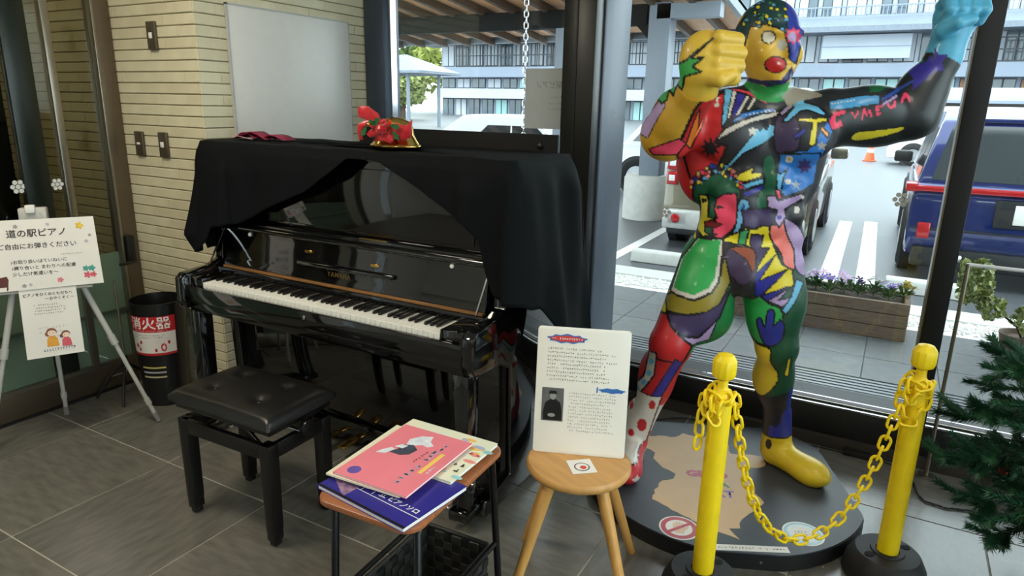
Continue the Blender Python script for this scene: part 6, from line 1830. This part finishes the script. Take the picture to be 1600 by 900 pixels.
('arm_l fist_l torso', [(238,1527),(237,1524),(234,1524),(232,1527),(233,1529),(236,1529)], (214,208,196), 0),
('arm_l fist_l torso', [(248,1529),(247,1526),(244,1526),(242,1528),(243,1531),(246,1531)], (214,208,196), 0),
('arm_l fist_l torso', [(258,1531),(257,1528),(254,1528),(252,1530),(253,1533),(256,1533)], (214,208,196), 0),
('arm_l fist_l torso', [(268,1532),(267,1530),(264,1530),(262,1532),(263,1535),(266,1535)], (214,208,196), 0),
('arm_l fist_l torso', [(278,1534),(277,1532),(274,1531),(272,1534),(274,1537),(277,1537)], (214,208,196), 0),
('arm_l fist_l torso', [(289,1536),(287,1533),(284,1533),(282,1536),(284,1539),(287,1539)], (214,208,196), 0),
('arm_l fist_l torso', [(299,1538),(297,1535),(294,1535),(293,1538),(294,1541),(297,1541)], (214,208,196), 0),
('arm_l fist_l torso', [(378,1547),(480,1615),(484,1602),(431,1563),(379,1530)], (42,74,158), 5),
('arm_l fist_l torso', [(383,1530),(431,1561),(435,1552),(389,1520)], (180,154,200), 3),
('arm_l fist_l torso', [(462,1639),(482,1671),(510,1667),(522,1692),(531,1678),(531,1716),(545,1690),(567,1690),(555,1667),(565,1641),(537,1636),(516,1611),(477,1575),(480,1611)], (52,42,148), 0),
('arm_l fist_l torso', [(269,1506),(234,1497),(219,1465),(233,1436),(271,1449),(259,1474),(246,1463),(243,1482),(273,1492)], (240,62,98), 3),
('arm_l fist_l torso', [(285,1498),(291,1503),(303,1488),(311,1505),(318,1499),(305,1473)], (240,62,98), 3),
('arm_l fist_l torso', [(325,1469),(325,1508),(333,1514),(341,1495),(347,1517),(361,1487),(354,1478),(348,1493),(341,1482),(334,1493),(333,1469)], (240,62,98), 3),
('arm_l fist_l torso', [(362,1519),(386,1526),(389,1517),(373,1513),(386,1509),(377,1502),(394,1496),(372,1483)], (240,62,98), 3),
('arm_l fist_l torso', [(398,1526),(406,1533),(413,1520),(421,1527),(419,1541),(430,1540),(430,1518),(415,1510),(401,1518)], (240,62,98), 3),
('arm_l fist_l torso', [(441,1533),(448,1557),(459,1572),(473,1555),(478,1538),(469,1534),(462,1549),(453,1542),(453,1527)], (240,62,98), 3),
('arm_l fist_l torso', [(304,1414),(307,1420),(315,1427),(329,1432),(354,1436),(386,1440),(413,1443),(435,1447),(454,1451),(466,1453),(471,1450),(471,1444),(464,1437),(446,1430),(421,1421),(395,1414),(370,1407),(345,1402),(325,1400),(312,1403),(305,1408)], (216,200,50), 3),
]
# ------------------------------------------------------------------ painted statue
ST_TH = math.asin(0.40 / math.hypot(.40, .917))
D_, lo_, h_ = statue_field()
SV, SQ = surface_nets(D_, lo_, h_)
del D_
slab_, snames = statue_parts(SV)
PAINT = globals().get('PAINT_DATA', [])
def paint_colors(V, lab, names):
    A = .97 * V[:, 0] + .24 * V[:, 1]; B = V[:, 2]
    C = np.zeros((len(V), 4), np.float32); C[:] = lin((40, 40, 46))
    base = dict(torso=(38, 38, 44), head=(222, 180, 60), arm_r=(206, 160, 48), fist_r=(222, 184, 62), arm_l=(30, 36, 38), fist_l=(86, 178, 214),
                leg_r=(30, 120, 60), foot_r=(198, 40, 52), leg_l=(22, 78, 50), foot_l=(232, 200, 40))
    for i, n in enumerate(names): C[lab == i] = lin(base[n])
    for (parts, poly, col, ow) in PAINT:
        m = np.isin(lab, [names.index(p) for p in parts.split()])
        P = np.array(poly, float) / 1000.0
        mg = .012
        m &= (A > P[:, 0].min() - mg) & (A < P[:, 0].max() + mg) & (B > P[:, 1].min() - mg) & (B < P[:, 1].max() + mg)
        k = np.nonzero(m)[0]
        if not len(k): continue
        a, b = A[k], B[k]
        inside = np.zeros(len(k), bool); dist = np.full(len(k), 9.0)
        n = len(P)
        for i in range(n):
            x0, y0 = P[i]; x1, y1 = P[(i + 1) % n]
            cond = (y0 > b) != (y1 > b)
            if y1 != y0: inside ^= cond & (a < (x1 - x0) * (b - y0) / (y1 - y0) + x0)
            dx, dy = x1 - x0, y1 - y0; L = dx * dx + dy * dy + 1e-12
            t = np.clip(((a - x0) * dx + (b - y0) * dy) / L, 0, 1)
            dist = np.minimum(dist, np.hypot(a - x0 - t * dx, b - y0 - t * dy))
        C[k[inside]] = lin(col)
        if ow > 0: C[k[dist < ow / 2000.0]] = lin((16, 16, 18))
    return C
def statue():
    me = bpy.data.meshes.new('m')
    V2 = SV.copy(); V2[:, 1] *= -1
    me.vertices.add(len(V2)); me.vertices.foreach_set('co', V2.astype(np.float32).ravel())
    me.loops.add(SQ.size); me.loops.foreach_set('vertex_index', SQ.astype(np.int32).ravel())
    me.polygons.add(len(SQ)); me.polygons.foreach_set('loop_start', np.arange(0, SQ.size, 4, dtype=np.int32))
    me.update(calc_edges=True); me.validate()
    att = me.color_attributes.new('Paint', 'FLOAT_COLOR', 'POINT')
    att.data.foreach_set('color', paint_colors(SV, slab_, snames).ravel())
    me.shade_smooth()
    m = bpy.data.materials.new('statue_paint'); m.use_nodes = True
    nt = m.node_tree; b = nt.nodes['Principled BSDF']
    ca = nt.nodes.new('ShaderNodeAttribute'); ca.attribute_name = 'Paint'
    no = nt.nodes.new('ShaderNodeTexNoise'); no.inputs['Scale'].default_value = 25
    tc = nt.nodes.new('ShaderNodeTexCoord'); nt.links.new(tc.outputs['Object'], no.inputs['Vector'])
    mr_ = nt.nodes.new('ShaderNodeMapRange'); mr_.inputs['To Min'].default_value = .88; mr_.inputs['To Max'].default_value = 1.1
    mu = nt.nodes.new('ShaderNodeVectorMath'); mu.operation = 'SCALE'
    nt.links.new(no.outputs['Fac'], mr_.inputs['Value']); nt.links.new(ca.outputs['Color'], mu.inputs[0]); nt.links.new(mr_.outputs[0], mu.inputs['Scale'])
    nt.links.new(mu.outputs[0], b.inputs['Base Color'])
    b.inputs['Roughness'].default_value = .42; b.inputs['Coat Weight'].default_value = .15
    me.materials.append(m)
    o = link('painted_statue', me)
    o.location = (-.45, 2.65, 0); o.rotation_euler = (0, 0, ST_TH)
    tag(o, 'life size muscular figure painted all over in bright patches, fists raised', 'statue')
    return o
statue()
# ------------------------------------------------------------------ plinth under the statue, with map and stickers (statue-local u, w)
SO = Vector((-.45, 2.65, 0))
RS = Matrix.Translation(SO) @ Matrix.Rotation(ST_TH, 4, 'Z')
def uw(u, w): return (u, -w)
m_plinth = M('dark_slate_board', (58, 63, 70), rough=.48, var=.10, scale=6)
m_plinth_e = M('black_board_edge', (20, 21, 22), rough=.5)
pth = thing('statue_plinth', 'low round dark plinth with a flattened front edge under the statue', 'plinth', tuple(SO), ST_TH)
poly = []
for k in range(96):
    a = 2 * PI * k / 96
    u, w = -.02 + .54 * math.cos(a), .05 + .54 * math.sin(a)
    w = max(min(w, .578), -.385); u = min(u, .455)
    poly.append(uw(u, w))
prism('board', poly, 0.0, .056, m_plinth_e, pth)
prism('top_sheet', [(x * .995, y * .995) for x, y in poly], .056, .0610, m_plinth, pth)
for u in (-.20, .02, .22):
    lathe('screw', [(.001, 0), (.005, .0004), (.004, .0025), (.001, .003)], m_steel, pth, 10, mtx=basis((u, -.578, .03), (1, 0, 0), (0, 0, 1)))
mp = [(-0.305, -0.233), (-0.16, -0.235), (-0.121, -0.277), (-0.052, -0.241), (0.011, -0.277), (0.066, -0.223), (0.06, -0.113), (0.138, -0.115), (0.183, -0.105), (0.19, -0.044), (0.159, -0.009), (0.089, 0.0), (0.084, 0.088), (0.097, 0.156), (0.087, 0.197), (0.107, 0.258), (0.073, 0.287), (0.033, 0.34), (-0.002, 0.38), (-0.021, 0.438), (-0.061, 0.443), (-0.036, 0.504), (-0.063, 0.487), (-0.098, 0.47), (-0.146, 0.454), (-0.179, 0.414), (-0.214, 0.384), (-0.25, 0.354), (-0.315, 0.289), (-0.301, 0.222), (-0.261, 0.149), (-0.215, 0.129), (-0.202, 0.091), (-0.249, 0.046), (-0.28, -0.026), (-0.267, -0.076), (-0.311, -0.119), (-0.318, -0.178)]
rj = random.Random(2); mp2 = []
for i, (u, w) in enumerate(mp):                       # ragged coast line between the traced corners
    u2, w2 = mp[(i + 1) % len(mp)]
    mp2.append((u, w))
    dx, dy = u2 - u, w2 - w; L = math.hypot(dx, dy)
    n = int(L / .022)
    for k in range(1, n):
        j = rj.uniform(-.006, .006)
        mp2.append((u + dx * k / n - dy / L * j, w + dy * k / n + dx / L * j))
m_map = M('tan_map_print', (203, 170, 128), rough=.5, var=.06, scale=8)
prism('map_print', [uw(u, w) for u, w in mp2], .0610, .0617, m_map, pth)
def TT(u, w, z=.0620): return Matrix.Translation((u, -w, z))
text('lettering', 'GERO', .062, M('map_pink_ink', (190, 86, 118), rough=.5, var=.1), pth, TT(-.075, .080), bold=.004, space=1.0)
text('lettering', 'A', .055, M('map_green_ink', (60, 130, 92), rough=.5, var=.1), pth, TT(-.022, .152), bold=.002)
text('lettering', 'ART', .066, M('map_violet_ink', (120, 96, 160), rough=.5, var=.1), pth, TT(-.055, .220), bold=.002)
# stickers lie on the plinth
def sticker(label, u, w, r):
    p = RS @ Vector((u, -w, .0611))
    t = thing('floor_sticker', label, 'sticker', tuple(p), ST_TH, 'round stickers on the plinth')
    prism('disc', disc_poly(0, 0, r, r, 48), 0, .0008, m_white_paper, t)
    return t
s1 = sticker('round white sticker with a red no touching sign on the plinth', -.238, .462, .070)
m_nored = M('prohibition_red', (178, 30, 52), rough=.4, var=.05)
def ring(t, r0, r1, mat, z0=.0008, n=48):
    V, Fc = [], []
    for k in range(n):
        a = 2 * PI * k / n
        for r in (r0, r1):
            for z in (z0, z0 + .0005): V.append((r * math.cos(a), r * math.sin(a), z))
    for k in range(n):
        b, c = 4 * k, 4 * ((k + 1) % n)
        Fc += [(b + 1, b + 3, c + 3, c + 1), (b + 2, c + 2, c + 3, b + 3), (b, b + 1, c + 1, c)]
    return link('ring_print', mesh_from(V, Fc), mat, t)
ring(s1, .047, .064, m_nored)
m_skin_pr = M('hand_print', (222, 186, 160), rough=.5, var=.05)
prism('hand_print', [(-.014, -.032), (.012, -.032), (.022, -.010), (.036, .004), (.030, .009), (.018, .0), (.018, .030), (.012, .031), (.010, .006), (.008, .036), (.001, .037), (.0, .006), (-.003, .034), (-.010, .033), (-.010, .004), (-.014, .026), (-.020, .024), (-.020, -.012)], .0008, .0011, m_skin_pr, s1)
prism('slash_print', [(-.044, -.022), (-.036, -.032), (.044, .022), (.036, .032)], .0012, .0016, m_nored, s1)
s2 = sticker('round pale blue and white sticker under the hanging yellow chain', .195, .440, .070)
ring(s2, .054, .064, M('pale_blue_print', (150, 196, 214), rough=.4, var=.05))
ring(s2, .040, .050, M('paler_blue_print', (196, 222, 230), rough=.4, var=.05))
marks('small_print', 2, 5, .012, .016, M('blue_grey_ink', (110, 130, 170), rough=.5, var=0), s2, Matrix.Translation((-.026, .008, .0009)), seed=50)
pL = RS @ Vector((-.005, -.548, .0611))
tl = thing('text_strip', 'narrow white strip of print on the front edge of the plinth', 'label', tuple(pL), ST_TH + .06)
box('strip', -.130, .122, -.017, .015, 0, .0008, m_white_paper, tl)
marks('small_print', 1, 20, .0115, .02, m_ink, tl, Matrix.Translation((-.112, -.001, .0009)), seed=51, ragged=0)

# ------------------------------------------------------------------ yellow posts and chain
m_yel = M('yellow_plastic', (248, 216, 16), rough=.42, var=.06, scale=14)
m_rub = M('black_rubber', (24, 24, 25), rough=.62, var=.12, bump=.05)
def post(label, x, y, rot):
    t = thing('barrier_post', label, 'post', (x, y, 0), rot, 'yellow barrier posts')
    lathe('pole', [(.030, .060), (.0325, .085), (.0325, .690), (.031, .698), (.018, .712), (.015, .722), (.015, .742)], m_yel, t, 32)
    lathe('knob', [(.012, .742), (.030, .750), (.0345, .760), (.0345, .798), (.031, .806), (.022, .818), (.008, .822), (.001, .823)], m_yel, t, 12, ang=25)
    base = lathe('base', [(.126, .0), (.128, .012), (.121, .050), (.102, .088), (.096, .094), (.040, .096), (.036, .070), (.001, .069)], m_rub, t, 48)
    lathe('collar', [(.052, .096), (.050, .100), (.036, .100), (.036, .096)], m_rub, base, 32, cap=False)
    for s in (-1, 1):
        lathe('grip_hole', [(.017, .0955), (.016, .097), (.001, .0972)], M('hole_black', (6, 6, 6), rough=.9), base, 16, mtx=Matrix.Translation((s * .070, .012 * s, 0)) @ Matrix.Diagonal((1, .75, 1, 1)))
    return t
post('yellow plastic barrier post nearer the wooden stool, on a black rubber foot', -.346, 1.902, .9)
post('yellow plastic barrier post nearer the christmas tree, on a black rubber foot', .162, 2.316, .6)
ch = thing('barrier_chain', 'yellow plastic chain sagging between the two barrier posts', 'chain', (-.1, 2.11, .17), world=True)
ylm = link_me(.047, .029, .0047, 7, 16); ylm.materials.append(m_yel)
def chain_along(pts, pitch=.0355, phase=0):
    pts = [Vector(p) for p in pts]
    # arc-length resample
    seg = [0]
    for a, b in zip(pts, pts[1:]): seg.append(seg[-1] + (b - a).length)
    n = max(2, int(seg[-1] / pitch))
    def at(s):
        for i in range(len(pts) - 1):
            if s <= seg[i + 1] or i == len(pts) - 2:
                f = (s - seg[i]) / max(1e-9, seg[i + 1] - seg[i]); return pts[i].lerp(pts[i + 1], f)
    for k in range(n):
        s = (k + .5) * seg[-1] / n
        p = at(s); d = (at(min(s + .01, seg[-1])) - at(max(s - .01, 0))).normalized()
        side = d.cross(Vector((0, 0, 1)))
        if side.length < .1: side = d.cross(Vector((1, .3, 0)))
        side.normalize(); up = side.cross(d)
        a = PI / 4 + (PI / 2 if (k + phase) % 2 else 0)
        x = side * math.cos(a) + up * math.sin(a); y = d.cross(x)
        o = link('chain_link', ylm, None, ch)
        o.matrix_basis = Matrix(((x.x, y.x, d.x, p.x), (x.y, y.y, d.y, p.y), (x.z, y.z, d.z, p.z), (0, 0, 0, 1)))
A_, B_ = Vector((-.346, 1.902, .0)), Vector((.162, 2.316, .0))
dirp = (B_ - A_).normalized()
a0, b0 = A_ + dirp * .042 + Vector((0, 0, .690)), B_ - dirp * .042 + Vector((0, 0, .690))
cat = []
for k in range(41):
    t = k / 40
    sag = (math.cosh(2.6 * (2 * t - 1)) - math.cosh(2.6)) / (math.cosh(2.6) - 1)
    p = a0.lerp(b0, t); cat.append((p.x, p.y, p.z + .520 * sag))
chain_along(cat)
def wrap_chain(c, z0, turns, r=.043, down=None, a0=0.0, drop=.035):
    pts = [(c.x + r * math.cos(a0 + 2 * PI * turns * k / 40), c.y + r * math.sin(a0 + 2 * PI * turns * k / 40), z0 - drop * k / 40 * turns + .008 * math.sin(k)) for k in range(41)]
    chain_along(pts)
wrap_chain(A_, .700, 1.0, .030, a0=2.0, drop=.02)
wrap_chain(B_, .700, 1.0, .030, a0=2.0, drop=.02)
chain_along([(-.392, 1.885, .690), (-.395, 1.878, .60), (-.396, 1.876, .515)])
chain_along([(-.365, 1.862, .700), (-.360, 1.856, .655), (-.352, 1.856, .630), (-.340, 1.858, .655), (-.335, 1.862, .69)])
chain_along([(-.385, 1.878, .70), (-.378, 1.868, .66), (-.372, 1.862, .640)])
chain_along([(.120, 2.300, .700), (.120, 2.288, .640), (.132, 2.282, .590), (.150, 2.280, .575), (.172, 2.283, .600), (.185, 2.292, .645), (.182, 2.298, .70)])
chain_along([(.135, 2.290, .71), (.138, 2.282, .665), (.150, 2.279, .640), (.165, 2.283, .67), (.168, 2.29, .71)])

# ------------------------------------------------------------------ cable along the window with a small adapter
cb_pts = [(-.98, 2.94), (-.911, 2.967), (-.83, 3.06), (-.753, 3.125), (-.62, 3.155), (-.45, 3.165), (-.228, 3.162), (-.10, 3.168), (-.03, 3.17), (.10, 3.17), (.165, 3.165), (.225, 3.135), (.255, 3.03), (.285, 2.915), (.361, 2.891), (.479, 2.925), (.56, 2.97), (.66, 3.02)]
def cr(P, n=8):
    out = []
    for i in range(len(P) - 1):
        p0, p1, p2, p3 = P[max(i - 1, 0)], P[i], P[i + 1], P[min(i + 2, len(P) - 1)]
        for k in range(n):
            t = k / n
            out.append(tuple(.5 * ((2 * p1[j]) + (-p0[j] + p2[j]) * t + (2 * p0[j] - 5 * p1[j] + 4 * p2[j] - p3[j]) * t * t + (-p0[j] + 3 * p1[j] - 3 * p2[j] + p3[j]) * t ** 3) for j in range(2)))
    out.append(P[-1]); return out
ca = thing('power_cable', 'thin black cable with a small plug box along the window foot', 'cable', (-.1, 3.165, 0), world=True)
c2_ = cr(cb_pts)
tube('cord', [(x, y, .0045) for x, y in c2_], .0032, m_black_plastic, ca, 8)
tube('cord', [(x + .003 * math.sin(k * .9), y + .006 * math.cos(k * .9), .0046 + .003 * math.sin(k * .9) ** 2) for k, (x, y) in enumerate(c2_[88:])], .0026, m_black_plastic, ca, 8)
box('adapter', -.02, .09, 3.148, 3.186, .001, .028, m_black_plastic, ca, .006)
box('plug', .58, .62, 2.975, 3.005, .001, .02, M('brown_plug', (92, 76, 60), rough=.6), ca, .004)

# ------------------------------------------------------------------ slim metal sign frame at the window
fr = thing('sign_frame', 'slim grey metal frame standing by the window behind the christmas tree', 'frame', (.31, 3.14, 0), world=True)
cyl('upright', (.305, 3.13, .008), (.305, 3.13, .935), .0075, .0075, m_steel, fr, 12)
cyl('upright', (1.10, 3.13, .008), (1.10, 3.13, .935), .0075, .0075, m_steel, fr, 12)
tube('top_bar', [(.305, 3.13, .93), (1.10, 3.13, .93)], .0075, M('white_metal_bar', (220, 222, 222), rough=.35), fr, 12)
for x in (.305, 1.10): box('foot_plate', x - .03, x + .03, 3.10, 3.16, 0, .008, m_steel, fr, .002)

# ------------------------------------------------------------------ christmas tree at the right edge
m_needle = M('dark_green_needles', (38, 88, 58), rough=.5, var=.35, scale=8)
m_twig = M('tree_wire', (64, 58, 44), rough=.8)
xt = thing('christmas_tree', 'dark green artificial christmas tree with red and gold baubles', 'tree', (.74, 2.48, 0))
tube('trunk', [(0, 0, .05), (0, 0, 1.30)], [.016, .006], m_twig, xt, 8)
lathe('pot', [(.001, 0), (.09, 0), (.11, .16), (.115, .17), (.10, .17), (.09, .15), (.001, .15)], M('tree_pot', (70, 40, 36), rough=.5), xt, 24)
rg = random.Random(12)
def branch(z, a, L, droop):
    base = Vector((0, 0, z)); d = Vector((math.cos(a), math.sin(a), 0))
    stem = [base + d * (L * t) + Vector((0, 0, .10 * L * math.sin(t * 2.2) - droop * t * t)) for t in [k / 8 for k in range(9)]]
    V, Fc = [], []
    def needles(P, nn, ln):
        for q in range(nn):
            t = rg.random() ** .8 * (len(P) - 1); i = min(int(t), len(P) - 2)
            p = P[i].lerp(P[i + 1], t - i); tg = (P[i + 1] - P[i]).normalized()
            v = Vector((rg.gauss(0, 1), rg.gauss(0, 1), rg.gauss(0, 1))); v = (v - tg * v.dot(tg)).normalized()
            e = p + (v * .8 + tg * .75).normalized() * ln * rg.uniform(.7, 1.2)
            w = v.cross(tg) * .0026
            b = len(V); V.extend([tuple(p - w), tuple(p + w), tuple(e)]); Fc.append((b, b + 1, b + 2))
    needles(stem, int(2000 * L), .034)
    tw = tube_me([tuple(p) for p in stem], .0035, 5)
    for s in range(int(7 + 20 * L)):
        t = rg.uniform(.15, .97); i = min(int(t * 8), 7)
        p = stem[i].lerp(stem[i + 1], t * 8 - i)
        side = Vector((-d.y, d.x, 0)) * rg.choice((-1, 1))
        dd_ = (d * rg.uniform(.5, 1.0) + side * rg.uniform(.4, .9) + Vector((0, 0, rg.uniform(-.25, .35)))).normalized()
        ll = rg.uniform(.06, .13)
        tws = [p, p + dd_ * ll * .5, p + dd_ * ll]
        needles(tws, 230, .030)
    o = link('branch', mesh_from(V, Fc), m_needle, xt)
    link('twig', tw, m_twig, o)
for tier, (z, L) in enumerate(((.28, .42), (.40, .50), (.52, .49), (.63, .46), (.73, .43), (.93, .25), (1.07, .20), (1.20, .12))):
    nb = 10 if L > .3 else 6
    for k in range(nb):
        branch(z + rg.uniform(-.03, .03), k * 2 * PI / nb + tier * .5, L * rg.uniform(.85, 1.08), .10 * L + .02)
for (x, y, z, c, nm) in ((-.20, -.17, .47, (200, 24, 36), 'red'), (-.12, -.24, .40, (214, 170, 60), 'gold'), (-.16, -.10, .66, (214, 170, 60), 'gold'), (-.30, -.02, .40, (200, 24, 36), 'red'), (.1, -.3, .5, (200, 24, 36), 'red')):
    r = .014
    bb_ = lathe('bauble', [(.0005, -r), (r * .6, -r * .8), (r, 0), (r * .6, r * .8), (.003, r), (.003, r + .006)], M('bauble_' + nm, c, rough=.15, metal=.5, var=0), xt, 16, loc=(x, y, z))

# ------------------------------------------------------------------ low shrub outside at the right
sb = thing('potted_shrub', 'small yellow green shrub in a brown pot outside the right pane', 'shrub', (.86, 5.10, 0))
lathe('pot', [(.001, 0), (.10, 0), (.13, .15), (.135, .17), (.12, .17), (.11, .14), (.001, .14)], M('brown_pot', (96, 76, 62), rough=.7), sb, 24)
m_sl = M('olive_leaf', (132, 140, 78), rough=.5, var=.35, scale=10)
o = link('foliage', leaf_crown(700, .10, .10, .16, .022, 5), m_sl, sb); o.location = (-.31, 0, .46)
o = link('foliage', leaf_crown(260, .08, .09, .08, .022, 6), m_sl, sb); o.location = (-.19, 0, .31)
o = link('foliage', leaf_crown(300, .10, .10, .09, .022, 7), m_sl, sb); o.location = (.02, 0, .27)
tube('stem', [(0, 0, .12), (-.05, 0, .22), (-.17, 0, .30), (-.27, 0, .40), (-.31, 0, .55)], [.008, .008, .006, .005, .003], m_twig, sb, 6)
tube('stem', [(0, 0, .12), (.02, 0, .25), (.03, .02, .36)], [.007, .006, .003], m_twig, sb, 6)
